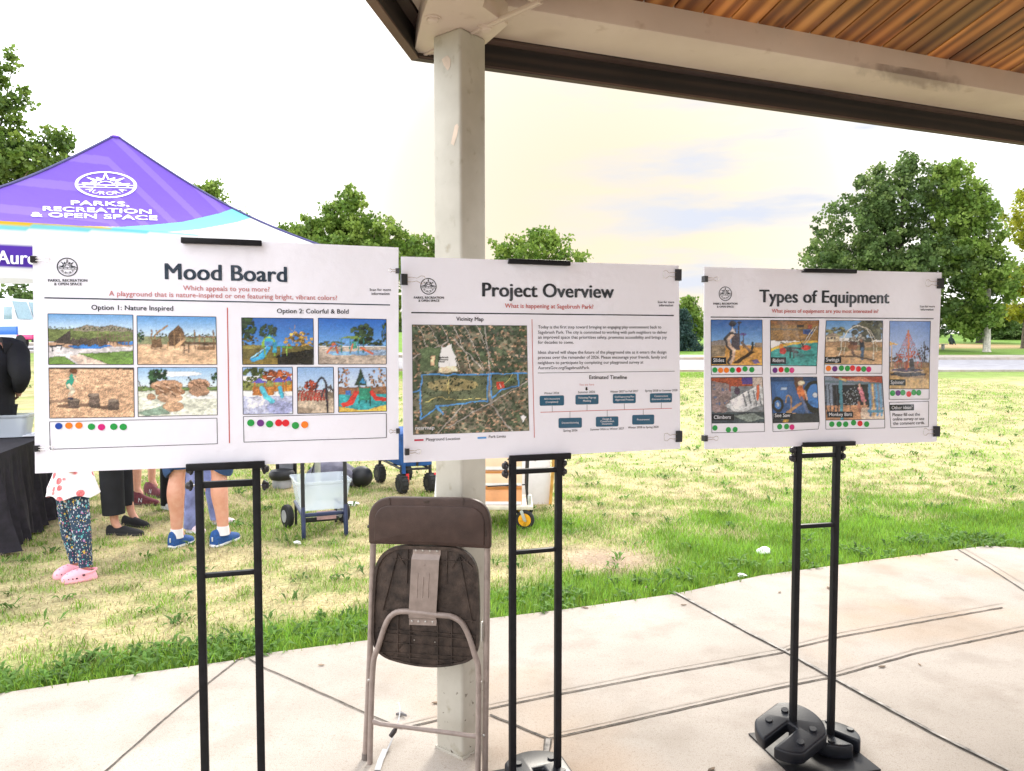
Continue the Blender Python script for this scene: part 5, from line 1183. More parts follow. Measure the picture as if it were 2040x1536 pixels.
for x0, x1 in ((779, 780), (925, 926)):
    b = MB(); b.bar(C(x0, 990, .0165), C(x1, 1004, .0175), .003, .003, CP.n); b.build('seam_line', SHELL2, bk)
b = MB(); b.box(C(852, 998, .016), (.022, .010, .003), CP.u, (0, 0, 1)); b.build('stamp', SHELL2, bk, bevel=.001)
b = MB(); b.box(C(970, 1060, .016), (.007, .026, .003), CP.u, (0, 0, 1)); b.build('hinge_slot', SHELL2, bk, bevel=.001)
b = MB(); b.lathe([(.006, 0), (.006, .008), (.003, .010)], C(737, 1049, 0), -CP.u, 12); b.build('knob', KNOB, bk)
SP = rpoly([(752, 1083, 62), (951, 1090, 58), (957, 1200, 30), (955, 1312, 34), (880, 1328, 30), (810, 1322, 36), (742, 1298, 40), (744, 1200, 30)], 8)
st = slab('seat', SP, -.004, .010, SHELL2, ch, .004)
cxp = np.array(SP).mean(0); inner = [tuple(cxp + (np.array(p) - cxp) * .955) for p in SP]
b = MB(); n_ = len(SP)
vs = [C(*p, .0095) for p in SP] + [C(*p, .0165) for p in SP] + [C(*p, .0165) for p in inner] + [C(*p, .0095) for p in inner]
b.add(vs, [(k * n_ + i, k * n_ + (i + 1) % n_, ((k + 1) % 4) * n_ + (i + 1) % n_, ((k + 1) % 4) * n_ + i) for k in range(4) for i in range(n_)]); b.build('seat_rim', SHELL2, st, weld=True, angle=50)
b = MB()
for p, q in (((794, 1100), (765, 1212)), ((794, 1100), (809, 1124)), ((917, 1104), (942, 1238)), ((917, 1104), (901, 1130)), ((917, 1104), (953, 1138)), ((815, 1086), (813, 1160)), ((893, 1092), (891, 1160)), ((764, 1214), (956, 1236)), ((796, 1224), (794, 1304)), ((819, 1222), (819, 1318)), ((874, 1236), (874, 1322)), ((902, 1234), (902, 1322)),
             ((756, 1250), (950, 1264)), ((754, 1258), (950, 1272)), ((754, 1276), (948, 1290)), ((762, 1296), (938, 1307)), ((778, 1306), (915, 1314)), ((784, 1112), (934, 1117)), ((815, 1091), (905, 1094))):
    b.bar(C(*p, .0115), C(*q, .0115), .0032, .007, CP.n)
b.build('stiffening_ribs', SHELL2, st, smooth=False)
# steel bracket with its two riveted flanges
b = MB(); prof = [(1090, .0135), (1101, .0135), (1110, .028), (1220, .030), (1226, .026), (1229, .0185), (1241, .0185)]
vs = []
for y, h in prof:
    t = (y - 1090) / 151; xl, xr = 825 - 7 * t, 880 - 8 * t
    vs += [C(xl, y, h), C(xr, y + 2, h), C(xr, y + 2, h - .002), C(xl, y, h - .002)]
fs = [(4 * i + k, 4 * i + (k + 1) % 4, 4 * i + 4 + (k + 1) % 4, 4 * i + 4 + k) for i in range(len(prof) - 1) for k in range(4)] + [(0, 1, 2, 3), tuple(4 * (len(prof) - 1) + k for k in (3, 2, 1, 0))]
b.add(vs, fs); br = b.build('seat_bracket', TUBE, ch, weld=True, angle=25)
for i, x in enumerate((838, 849, 860)):
    b = MB(); b.tube([C(x - 1, 1137 + (8 if i == 1 else 0), .0285), C(x - 3, 1186, .0295)], .0022, 8); b.build('pressed_groove', TUBE, br)
for y, xs_ in ((1095, (831, 845, 859, 873)), (1235, (824, 837, 851, 865))):
    for x in xs_:
        b = MB(); b.lathe([(.0042, 0), (.0040, .0018), (.0022, .0032)], C(x, y + (x - 850) * .04, .0135 if y < 1100 else .0185), CP.n, 10); b.build('rivet', RIVET, br)
b = MB(); b.lathe([(.005, 0), (.0045, .0012), (.001, .0018)], C(849, 1121, .0285), CP.n, 12); b.build('dimple', TUBE, br)
# front legs: U tube over the seat, stretcher between them
b = MB(); b.tube([C(x, y, h) for x, y, h in smooth_path([(743, 1620, .026), (742, 1540, .026), (743, 1430, .022), (747, 1320, .018), (757, 1285, .018), (772, 1240, .020), (785, 1221, .021), (803, 1214, .022), (840, 1216, .023), (878, 1221, .023), (902, 1224, .022), (922, 1236, .021), (936, 1262, .020), (948, 1300, .018), (955, 1328, .018), (956, 1400, .022), (955, 1540, .026), (955, 1620, .026)], 5)], .0105, 12); b.build('front_legs', TUBE, ch)
b = MB(); b.tube([C(743, 1431, .024), C(752, 1432, .026), C(762, 1435, .026), C(945, 1459, .026), C(953, 1460, .026), C(962, 1462, .024)], [(.004, .010), (.006, .010), (.0085, .0085), (.0085, .0085), (.006, .010), (.004, .011)], 10, up=(0, 0, 1)); b.build('stretcher', TUBE, ch)
for x, y, h in ((961, 1354, .018), (965, 1461, .014), (737, 1352, .012)):
    b = MB(); b.lathe([(.0055, 0), (.005, .003), (.002, .0045)], C(x, y, h), CP.n, 10); b.build('pivot_rivet', RIVET, ch)
b = MB(); b.box(C(962, 1255, .012), (.0035, .072, .016), CP.u, (0, 0, 1)); b.build('side_hinge', M('zinc_plate', (.66, .66, .62), .35, .6, var=.1), ch, bevel=.001)
for x, y in ((847, 1265), (827, 1273), (868, 1277)):
    b = MB(); b.lathe([(.0022, 0), (.002, .001)], C(x, y, .0103), CP.n, 8); b.build('screw', RIVET, st)
# webbing strap on the concrete behind the chair
sg = thing('strap', tuple(G(795, 1480)), 'loose grey strap with dark toggles lying on the concrete behind the chair', 'strap')
def ribbon(pts, w, lift):
    P = smooth_path([G(*p) + Vector((0, 0, l)) for p, l in zip(pts, lift)], 6); b = MB(); vs = []; fs = []
    for i, p in enumerate(P):
        t = (P[min(i + 1, len(P) - 1)] - P[max(i - 1, 0)]).normalized(); n = Vector((-t.y, t.x, 0)).normalized() * w / 2
        for k in (0, 1): vs += [p + n - Vector((0, 0, .002 * k)), p - n - Vector((0, 0, .002 * k))]
        if i: o = 4 * i; fs += [(o - 4, o - 3, o + 1, o), (o - 2, o + 2, o + 3, o - 1), (o - 4, o, o + 2, o - 2), (o - 3, o - 1, o + 3, o + 1)]
    b.add(vs, fs); return b
WEB = M('webbing', (.50, .50, .50), .7, var=.15, scale=60, bump=.2, bscale=300)
ribbon([(757, 1530), (768, 1505), (782, 1480), (794, 1458), (797, 1445), (794, 1436)], .005, (.004, .008, .02, .05, .07, .08)).build('cord', WEB, sg)
ribbon([(752, 1536), (758, 1518), (768, 1496)], .022, (.004, .006, .008)).build('webbing', WEB, sg)
b = MB(); b.tube([G(790, 1449, .06), G(786, 1456, .05), G(778, 1467, .03)], [.006, .010, .009], 10); b.build('toggle', M('toggle_plastic', (.03, .022, .022), .5, var=.1), sg)
b = MB(); b.tube([G(791, 1447, .065), G(793, 1440, .08)], .0025, 8); b.build('toggle_cord', WEB, sg)
b = MB(); b.prism([(0, 0), (.028, 0), (.05, -.012), (.02, .022)], G(788, 1426, .004), (1, 0, 0), (0, 1, 0), (0, 0, 1), 0, .012); b.build('end_clip', M('end_clip_grey', (.16, .15, .15), .4, var=.1), sg, bevel=.002)

# ------------------------------------------------------------------ canopy tent
TR = PX(640, 490, 6.9 * S); PKc = PX(230, 270, 7.4 * S); EAVE = TR.z
TR = Vector((TR.x, TR.y, EAVE)); tc_ = Vector((PKc.x, PKc.y, 0)); rel = Vector((TR.x - tc_.x, TR.y - tc_.y, 0))
TC = [tc_ + Matrix.Rotation(R(-90) * k, 3, 'Z') @ rel + Vector((0, 0, EAVE)) for k in range(4)]   # right, near-left, ...
tent = thing('canopy_tent', tuple(tc_), 'purple peaked canopy tent with white park department lettering behind the left poster', 'canopy tent')
def hipcurve(t): return t - .10 * math.sin(math.pi * t) * (1 - .3 * t)            # height fraction along the sagging hip
def face_pt(c0, c1, a, b):
    """a: 0 at the eave, 1 at the peak; b: across from c0 to c1; the cloth sags between the hips"""
    e = c0.lerp(c1, b); top = PKc
    z = EAVE + (PKc.z - EAVE) * hipcurve(a) - .05 * math.sin(math.pi * b) * math.sin(math.pi * min(1, a * .9 + .1)) * (1 - a) * 1.6
    if a == 0: z += .05 * math.sin(math.pi * b)
    p = Vector((e.x, e.y, 0)).lerp(Vector((top.x, top.y, 0)), a); p.z = z; return p
def cloth_cols(px, py, front):
    pur = hx('7a58cc'); pur2 = hx('8a6cd4'); yel = hx('f4c93c'); cy = hx('84dbe6'); wh = hx('f2f2f6')
    lowp = np.interp(px, [-220, 0, 91, 161, 243, 304, 365, 438, 520], [442, 445, 449, 450, 452, 448, 442, 425, 395])
    lowy = np.interp(px, [-220, 0, 90, 182, 240, 600], [455, 457, 456, 453, 452, 380])
    lowc = np.interp(px, [-220, 0, 61, 160, 243, 304, 395, 471, 560], [468, 470, 470, 468, 466, 465, 457, 443, 415])
    if py < lowp:
        st = ((px * .45 + abs(px - 215) * .5 * (1 if px > 215 else .7) - py) % 58) < 17
        return pur2 if st else pur
    if py < lowy: return yel
    if py < lowc: return cy
    return wh
CLOTH = attr_mat('canopy_cloth', rough=.65, spec=.3, translucent=.30, bump=.9, bscale=3.2)
for k in range(4):
    c0, c1 = TC[(k + 1) % 4], TC[k]; nb, na = (260, 190) if k == 0 else (60, 40); V = []; T = []
    for ia in range(na):
        for ib in range(nb):
            a, bb = ia / (na - 1) * .995, ib / (nb - 1); p = face_pt(c0, c1, a, bb); V.append(p)
            if k == 0: c = cloth_cols(*proj(p), True)
            else: c = hx('7a58cc') if a > .3 + .12 * math.sin(bb * 3.1) else hx('84dbe6') if a > .2 else hx('f2f2f6')
            T.append(c)
    T = np.array(T); lin = np.where(T <= .04045, T / 12.92, ((T + .055) / 1.055) ** 2.4) * .86
    o = np_mesh('canopy_panel', np.array(V), grid_faces(nb, na), CLOTH, lin, parent=tent, smooth=True)
    if k == 0: panel = o
def on_canopy(px, py, lift=.012):
    c0, c1 = TC[1], TC[0]; d = ray(px, py); a, bb = .4, .5
    for _ in range(14):
        p = face_pt(c0, c1, a, bb); pa = (face_pt(c0, c1, a + .01, bb) - p) / .01; pb_ = (face_pt(c0, c1, a, bb + .01) - p) / .01
        m = Matrix((pa, pb_, -d)).transposed(); r_ = m.inverted() @ (CAM - p); a = min(.98, max(.01, a + r_.x)); bb = min(.99, max(.01, bb + r_.y))
    p = face_pt(c0, c1, a, bb); return p + (CAM - p).normalized() * lift
WPRINT = M('white_print', (.88, .88, .90), .6, var=0)
V_, F_ = logo2d(); mb = MB(); mb.add([on_canopy(211 + x * 62 + y * -1, 368 - y * 26.5 + x * 1.2) for x, y in V_], F_); mb.build('emblem', WPRINT, panel, smooth=False)
for t, x0, y0, x1, y1, hcap in (('PARKS,', 142, 408, 257, 411, 8.6), ('RECREATION', 86, 419.5, 301, 426, 8.6), ('& OPEN SPACE', 62, 431, 313, 438.5, 8.6)):
    mb = MB(); v, f = text2d(t, .02, 4); lo, hi = v[:, 0].min(), v[:, 0].max()
    for q in range(4):
        mb.add([on_canopy(x0 + (x1 - x0) * (x - lo + .015 * (q - 1.5)) / (hi - lo), y0 + (y1 - y0) * (x - lo) / (hi - lo) - y * hcap / CAP + (.3 if q % 2 else -.3), .012 + .0015 * q) for x, y in v], f)
    mb.build('lettering', WPRINT, panel, smooth=False)
# valance: white skirt with a purple name band
VAL = attr_mat('valance_cloth', rough=.65, spec=.3, translucent=.25, bump=.2, bscale=9)
for k in range(4):
    c0, c1 = TC[(k + 1) % 4], TC[k]; nb, na = 120, 24; V = []; T = []; drop = .45 if k == 0 else .26; nn = Vector(((c1 - c0).y, -(c1 - c0).x, 0)).normalized()
    for ia in range(na):
        for ib in range(nb):
            a, bb = ia / (na - 1), ib / (nb - 1); p = face_pt(c0, c1, 0, bb); p = p - Vector((0, 0, a * drop)) + nn * (.012 * math.sin(bb * 40) * a); V.append(p)
            T.append(hx('f2f2f6') if k else hx('5a35b4') if 0.40 < a < .80 else hx('f4c93c') if a < .11 * (1 - bb / .45) else hx('84dbe6') if a < .22 * (1 - bb / .66) else hx('f2f2f6'))
    T = np.array(T); lin = np.where(T <= .04045, T / 12.92, ((T + .055) / 1.055) ** 2.4) * .86
    o = np_mesh('valance', np.array(V), grid_faces(nb, na)[:, ::-1], VAL, lin, parent=tent, smooth=True)
    if k == 0: val = o
v, f = text2d('Aurora', .02, 4); mb = MB(); c0, c1 = TC[1], TC[0]; vu = (c1 - c0); Lv = Vector((vu.x, vu.y, 0)).length; vu = Vector((vu.x, vu.y, 0)).normalized(); nn = Vector((vu.y, -vu.x, 0))
if nn.dot(CAM - c0) < 0: nn = -nn
def on_val(px, py):
    d = ray(px, py); t = (c0 - CAM).dot(nn) / d.dot(nn); return CAM + d * t + nn * .03
for q in range(4): mb.add([on_val(-6 + (x + .018 * (q - 1.5)) * 38, 526 - y * 38 + x * .7) + nn * .001 * q for x, y in v], f)
mb.build('valance_lettering', WPRINT, val, smooth=False)
PIPE = M('piping_navy', (.05, .045, .16), .6, var=.1); LEGM = M('tent_leg_aluminium', (.50, .52, .50), .4, .4, var=.1)
for k in range(4):
    b = MB(); b.tube([face_pt(TC[k], TC[(k + 1) % 4], i / 20 * .99, 0) + Vector((0, 0, .006)) for i in range(21)], .012, 6); b.build('hip_piping', PIPE, tent)
    g = TC[k].lerp(Vector((tc_.x, tc_.y, EAVE)), .03); gz_ = float(terrain(g.x, g.y)); b = MB(); b.box((g.x, g.y, (gz_ + EAVE - .1) / 2), (.045, .045, EAVE - .1 - gz_), rel.normalized(), Matrix.Rotation(R(90), 3, 'Z') @ rel.normalized()); lg = b.build('leg', LEGM, tent, bevel=.004)
    b = MB(); b.box((g.x, g.y, gz_ + .006), (.16, .12, .012)); b.build('foot_plate', LEGM, lg)
b = MB(); b.ball(PKc - Vector((0, 0, .02)), (.06, .06, .022), 16, 8); b.build('peak_cap', M('peak_cap_purple', srgb('7a58cc'), .6, var=.1), tent)

# ------------------------------------------------------------------ trees and hedges
LEAF = attr_mat('leaves', rough=.6, spec=.25, translucent=.38)
BARK = M('bark', (.16, .125, .095), .9, var=.35, scale=9, bump=.8, bscale=30); BARKW = M('pale_bark', (.50, .46, .40), .9, var=.25, scale=8, bump=.5, bscale=25); BARKD = M('dark_bark', (.05, .04, .032), .9, var=.3, scale=9, bump=.6)
def leaf_cloud(r, centres, radii, per, size, cols, droop=.2):
    """leaf-sized faces scattered in clumps; centres (n,3), radii (n,)"""
    n = len(centres); N = n * per; ci = np.repeat(np.arange(n), per)
    d = r.normal(0, 1, (N, 3)); d /= np.linalg.norm(d, axis=1)[:, None]; q = r.random(N) ** .45
    p = centres[ci] + d * (q * radii[ci])[:, None] * np.array([1, 1, .72])
    a = r.normal(0, 1, (N, 3)); a[:, 2] -= droop; a /= np.linalg.norm(a, axis=1)[:, None]
    b = np.cross(a, r.normal(0, 1, (N, 3))); b /= np.linalg.norm(b, axis=1)[:, None]
    L = size * r.uniform(.6, 1.3, N)[:, None]; W = L * r.uniform(.32, .5, N)[:, None]
    V = np.stack([p, p + a * L * .5 + b * W, p + a * L, p + a * L * .5 - b * W], 1).reshape(-1, 3)
    cc = np.array(cols); pick = r.integers(0, len(cols), n); mixw = r.random(N)[:, None] * .5
    c = cc[pick][ci] * (1 - mixw) + cc[r.integers(0, len(cols), N)] * mixw; c = c * r.uniform(.75, 1.25, (N, 1))
    return V, np.repeat(np.clip(c, .008, .9), 4, 0)
def tree(kind, name, base, lobes, cols, label, group, size=.22, per=60, dens=1.0, trunk_r=.2, trunk_h=None, bark=None, seed=1, fork=True, gap=.55):
    """lobes: list of (offset x, offset y, height, rx, rz) giving the crown's big masses"""
    r = np.random.default_rng(seed); base = Vector(base); t = thing(name, tuple(base), label, 'tree', group)
    C_, Rr = [], []
    for ox, oy, hz, rx, rz in lobes:
        k = max(5, int(dens * rx * rx * 5.5 / (gap * gap)))
        for _ in range(k):
            d = r.normal(0, 1, 3); d /= np.linalg.norm(d); q = r.random() ** .33
            C_.append(base + Vector((ox + d[0] * rx * q, oy + d[1] * rx * q, hz + d[2] * rz * q))); Rr.append(gap * r.uniform(.5, 1.25))
    C_ = np.array([tuple(c) for c in C_]); Rr = np.array(Rr)
    V, T = leaf_cloud(r, C_, Rr, per, size, cols)
    np_mesh('crown', V, np.arange(len(V)).reshape(-1, 4), LEAF, T, parent=t)
    b = MB(); top = max(l[2] for l in lobes); th = trunk_h or top * .55
    lean = Vector((r.normal(0, .04), r.normal(0, .04), 0))
    tp = [base + Vector((0, 0, -.1)), base + Vector((0, 0, .15)), base + lean * th * .5 + Vector((0, 0, th * .5)), base + lean * th + Vector((0, 0, th)), base + lean * th * 1.3 + Vector((0, 0, top * .95))]
    b.tube(tp, [trunk_r * 1.5, trunk_r * 1.1, trunk_r * .85, trunk_r * .6, trunk_r * .15], 9)
    if fork:
        idx = r.choice(len(C_), min(len(C_), 16), replace=False)
        for i in idx:
            e = Vector(C_[i]); s0 = tp[2].lerp(tp[3], r.random()); m = s0.lerp(e, .5) + Vector((0, 0, -.12 * (e - s0).length * r.random()))
            b.tube([s0, m, e], [trunk_r * .38, trunk_r * .22, trunk_r * .05], 6)
    b.build('trunk', bark or BARK, t)
    return t
def tz(x, y): return float(terrain(x, y))
def at(px, Y, z=None):
    x = PX(px, 690, Y).x; return (x, Y, tz(x, Y))
def hgt(py, Y): return H + (693 - py) / F * Y         # height above zero of a photo row at depth Y
def crown(px, py, rpx, rpy, Y, base):                # a lobe from its place in the photo
    p = PX(px, 690, Y); return (p.x - base[0], 0.0, hgt(py, Y) - base[2], rpx / F * Y, rpy / F * Y)
DG = ([.060, .105, .030], [.11, .175, .045], [.175, .245, .07], [.08, .135, .036]); MG = ([.10, .175, .03], [.16, .25, .042], [.22, .31, .06]); LG = ([.11, .20, .03], [.17, .26, .045], [.21, .29, .05]); YG = ([.34, .36, .03], [.42, .42, .04], [.25, .30, .04])
tree_group = 'trees around the park'
b0 = at(1790, 60); tree('elm', 'broad_tree', b0, [crown(x, y, rx, ry, 60, b0) for x, y, rx, ry in ((1790, 560, 170, 110), (1680, 540, 95, 90), (1700, 470, 80, 80), (1790, 400, 100, 75), (1640, 590, 60, 60), (1850, 470, 100, 110), (1780, 345, 40, 35), (1720, 400, 45, 40))], DG, 'largest dark green tree, broad crown rising behind the Types of Equipment poster', tree_group, size=.26, per=46, dens=.72, trunk_r=.35, bark=BARKD, seed=2, gap=.62)
b0 = at(1966, 56); tree('cottonwood', 'broad_tree', b0, [crown(x, y, rx, ry, 56, b0) for x, y, rx, ry in ((1905, 395, 50, 75), (1880, 350, 26, 38), (1925, 470, 60, 90), (1960, 560, 60, 70), (1940, 640, 45, 30), (1955, 420, 25, 45))], MG, 'mid green tree with a pale trunk, right of the largest tree', tree_group, size=.28, per=44, trunk_r=.24, bark=BARKW, seed=3, gap=.55, fork=False)
b0 = at(2042, 62); tree('locust', 'broad_tree', b0, [crown(x, y, rx, ry, 62, b0) for x, y, rx, ry in ((2050, 440, 55, 60), (2030, 560, 42, 30), (2060, 620, 50, 25), (2100, 500, 60, 90))], YG, 'yellow-green tree with a grey trunk at the right edge', tree_group, size=.26, per=36, trunk_r=.28, seed=4, gap=.5)
b0 = at(1951, 76); tree('small', 'broad_tree', b0, [crown(x, y, rx, ry, 76, b0) for x, y, rx, ry in ((1940, 625, 60, 28), (1985, 640, 40, 18))], DG, 'small dark-trunked tree standing on the mulch bed behind the pale trunk', tree_group, size=.3, per=40, trunk_r=.3, bark=BARKD, seed=5, gap=.6)
b0 = at(1378, 72); tree('far', 'broad_tree', b0, [crown(x, y, rx, ry, 72, b0) for x, y, rx, ry in ((1375, 640, 30, 35), (1372, 612, 22, 20), (1395, 655, 22, 25), (1350, 630, 30, 30))], MG, 'light green tree behind the blue spruce, seen between two posters', tree_group, size=.28, per=36, trunk_r=.2, seed=6, gap=.55)
b0 = at(-70, 22); tree('ash', 'broad_tree', b0, [crown(x, y, rx, ry, 22, b0) for x, y, rx, ry in ((-40, 330, 105, 90), (-40, 220, 85, 90), (20, 260, 45, 60), (5, 140, 45, 48), (60, 330, 80, 55), (120, 285, 34, 28), (55, 205, 22, 22), (95, 340, 55, 40))], MG + LG + DG, 'tall leafy tree at the left edge, above the purple tent', tree_group, size=.13, per=46, dens=.62, trunk_r=.2, seed=7, gap=.24)
b0 = at(405, 40); tree('t1', 'broad_tree', b0, [crown(x, y, rx, ry, 40, b0) for x, y, rx, ry in ((410, 420, 48, 48), (425, 385, 26, 22), (372, 385, 16, 22), (390, 480, 60, 50))], MG + LG, 'rounded tree top showing over the right slope of the tent', tree_group, size=.2, per=44, trunk_r=.15, dens=.62, seed=8, gap=.36)
b0 = at(485, 44); tree('t2', 'broad_tree', b0, [crown(x, y, rx, ry, 44, b0) for x, y, rx, ry in ((485, 440, 24, 22), (500, 470, 40, 30))], MG, 'thin small tree top just right of the rounded one by the tent', tree_group, size=.16, per=14, trunk_r=.1, seed=9, gap=.4)
b0 = at(700, 38); tree('t3', 'broad_tree', b0, [crown(x, y, rx, ry, 38, b0) for x, y, rx, ry in ((700, 440, 55, 45), (700, 402, 28, 26), (640, 465, 65, 35), (745, 480, 70, 45), (690, 520, 110, 50), (600, 470, 35, 22))], MG + LG, 'pointed green tree above the Mood Board poster', tree_group, size=.19, per=46, trunk_r=.18, dens=.62, seed=10, gap=.36)
b0 = at(835, 42); tree('t4', 'broad_tree', b0, [crown(x, y, rx, ry, 42, b0) for x, y, rx, ry in ((835, 500, 50, 30), (815, 485, 30, 26), (850, 540, 60, 50), (800, 600, 40, 60))], MG + LG, 'low green tree just left of the pavilion post', tree_group, size=.2, per=40, trunk_r=.15, dens=.62, seed=11, gap=.38)
b0 = at(1065, 36); tree('t5', 'broad_tree', b0, [crown(x, y, rx, ry, 36, b0) for x, y, rx, ry in ((1060, 500, 70, 32), (1085, 478, 45, 20), (1010, 500, 40, 26), (1130, 515, 36, 14), (1060, 560, 90, 50))], LG, 'airy light green tree above the Project Overview poster', tree_group, size=.17, per=26, trunk_r=.15, dens=.62, seed=12, gap=.36)
def spruce(base, h, rad, seed, label):
    r = np.random.default_rng(seed); base = Vector(base); t = thing('spruce', tuple(base), label, 'tree', tree_group); C_, Rr = [], []
    for i in range(15):
        f = i / 14; z = h * (.06 + .9 * f); rr = rad * (1 - f) ** .85 + .1
        for k in range(int(6 + 16 * (1 - f))):
            a = r.uniform(0, 6.28); q = rr * r.uniform(.35, 1); C_.append((base.x + q * math.cos(a), base.y + q * math.sin(a), base.z + z - .12 * q)); Rr.append(.30 + .18 * r.random())
    V, T = leaf_cloud(r, np.array(C_), np.array(Rr), 36, .16, ([.035, .075, .065], [.06, .11, .10], [.025, .05, .04]))
    np_mesh('crown', V, np.arange(len(V)).reshape(-1, 4), LEAF, T, parent=t); b = MB(); b.tube([base - Vector((0, 0, .1)), base + Vector((0, 0, h * .95))], [.2, .03], 8); b.build('trunk', BARKD, t)
spruce(at(1360, 58), 3.1, 1.5, 21, 'blue-grey spruce across the road between two posters')
r_ = np.random.default_rng(30); hC, hR = [], []
for i in range(520):
    y = r_.uniform(96, 118); x = r_.uniform(-70, 95)
    hC.append((x, y, tz(x, y) + abs(r_.normal(0, 1)) * 1.3 + .3)); hR.append(r_.uniform(.8, 1.9))
for i in range(170):  # unseen belt behind the camera, added so the glossy posters reflect something dark
    y = r_.uniform(-30, -25); x = r_.uniform(-28, 40)
    hC.append((x, y, abs(r_.normal(0, 1)) * 2.2 + .3)); hR.append(r_.uniform(.8, 1.9))
V, T = leaf_cloud(r_, np.array(hC), np.array(hR), 60, .5, ([.022, .045, .018], [.035, .065, .022], [.05, .085, .03])); tag(np_mesh('woodland_and_reflection_belt', V, np.arange(len(V)).reshape(-1, 4), LEAF, T), 'dark belt of far shrubs and conifers closing the park, plus an unseen belt added behind the camera for dark reflections', 'woodland', kind='stuff')
for i, (px, py, rpx, Y, lb) in enumerate(((50, 600, 45, 52, 'dark green bush behind the striped van'), (1640, 665, 60, 84, 'low dark shrub hidden under the largest tree'), (2000, 655, 46, 88, 'dark spreading shrub under the yellow-green tree'))):
    b0 = at(px, Y); tree('bush', 'bush', b0, [crown(px, py, rpx, rpx * .7, Y, b0), crown(px + rpx * .6, py + 10, rpx * .7, rpx * .5, Y, b0)], DG, lb, None, size=.28, per=40, trunk_r=.1, seed=40 + i, gap=.6, fork=False)['category'] = 'bush'


# ------------------------------------------------------------------ people
def skin_mesh(name, nodes, edges, mat, parent, sub=2):
    me = bpy.data.meshes.new('s'); me.from_pydata([tuple(Vector(p)) for p, r in nodes], edges, []); me.update()
    o = bpy.data.objects.new('s', me); COL.objects.link(o); o.modifiers.new('skin', 'SKIN')
    if not me.skin_vertices: return None
    for i, (p, r) in enumerate(nodes):
        rr = r if isinstance(r, tuple) else (r, r); sv = me.skin_vertices[0].data[i]; sv.radius = rr; sv.use_root = (i == 0)
    s = o.modifiers.new('sub', 'SUBSURF'); s.levels = s.render_levels = sub
    dg = bpy.context.evaluated_depsgraph_get(); m2 = bpy.data.meshes.new_from_object(o.evaluated_get(dg)); bpy.data.objects.remove(o); bpy.data.meshes.remove(me)
    base = WLOC[parent]; n = len(m2.vertices); co = np.empty(n * 3, np.float32); m2.vertices.foreach_get('co', co)
    m2.vertices.foreach_set('co', (co.reshape(-1, 3) - np.array(base, np.float32)).ravel()); m2.polygons.foreach_set('use_smooth', [True] * len(m2.polygons)); m2.name = name; m2.materials.clear(); m2.update()
    return link_mesh(m2, name, mat, parent)
def skin_mat(name, c):
    m, nt, b = new_mat(name); n = noise_node(nt, 22, 4); c = srgb(c); d = (c[0] * .92, c[1] * .78, c[2] * .74)
    nt.links.new(ramp(nt, n.outputs[0], [(.3, d), (.7, c)]), b.inputs['Base Color']); b.inputs['Roughness'].default_value = .55
    b.inputs['Subsurface Weight'].default_value = .08; b.inputs['Subsurface Radius'].default_value = (.02, .008, .004); return m
def fabric(name, c, scale=9, var=.25, bump=.35): return M(name, srgb(c) if isinstance(c, str) else c, .9, var=var, scale=scale, bump=bump, bscale=26)
SKIN1 = skin_mat('fair_skin', 'd9a48c'); HAIRB = M('brown_hair', (.055, .032, .02), .6, var=.3, scale=40)
def shoe(parent, heel, toe, L_w, style, m_up, m_sole, z0=0.0, ht=.085):
    heel, toe = Vector(heel), Vector(toe); heel.z = toe.z = z0; f = (toe - heel).normalized(); L = (toe - heel).length; r = Vector((f.y, -f.x, 0)); n = 14
    prof = {'sneaker': [(0, .55, .70), (.04, .72, .98), (.18, .84, 1.0), (.34, .84, .93), (.48, .88, .70), (.66, .98, .52), (.84, .90, .40), (.95, .62, .30), (1, .30, .16)],
            'slipon': [(0, .50, .66), (.05, .70, .80), (.2, .80, .62), (.36, .82, .58), (.46, .88, .74), (.62, .96, .60), (.82, .88, .44), (.95, .58, .30), (1, .28, .14)],
            'clog': [(0, .55, .35), (.05, .78, .55), (.2, .88, .62), (.36, .92, .80), (.48, 1.0, 1.0), (.66, 1.06, .92), (.82, 1.0, .74), (.94, .76, .50), (1, .45, .26)]}[style]
    b = MB(); vs = []; fs = []; sl = .022
    for t, w, h in prof:
        for k in range(n):
            a = math.pi * k / (n - 1); x = math.cos(a); y = max(0.0, math.sin(a)) ** .75
            vs.append(heel + f * (t * L) + r * (x * w * L_w / 2) + Vector((0, 0, sl * .7 + y * h * ht)))
    m = len(prof)
    for i in range(m - 1):
        for k in range(n - 1): fs.append((i * n + k, i * n + k + 1, (i + 1) * n + k + 1, (i + 1) * n + k))
        fs.append((i * n + n - 1, i * n, (i + 1) * n, (i + 1) * n + n - 1))
    fs += [tuple(range(n))[::-1], tuple((m - 1) * n + k for k in range(n))]
    b.add(vs, fs); sh = b.build('shoe', m_up, parent, weld=True, angle=60)
    o = [(t * L, w * L_w / 2 * 1.05) for t, w, h in prof]; poly = [(x, -y) for x, y in o] + [(x, y) for x, y in o[::-1]]
    poly = [(-.006, -.012)] + poly + [(-.006, .012)]
    b = MB(); b.prism(poly, heel, f, r, (0, 0, 1), 0, sl); b.build('sole', m_sole, sh, bevel=.006)
    return sh, heel, f, r, L
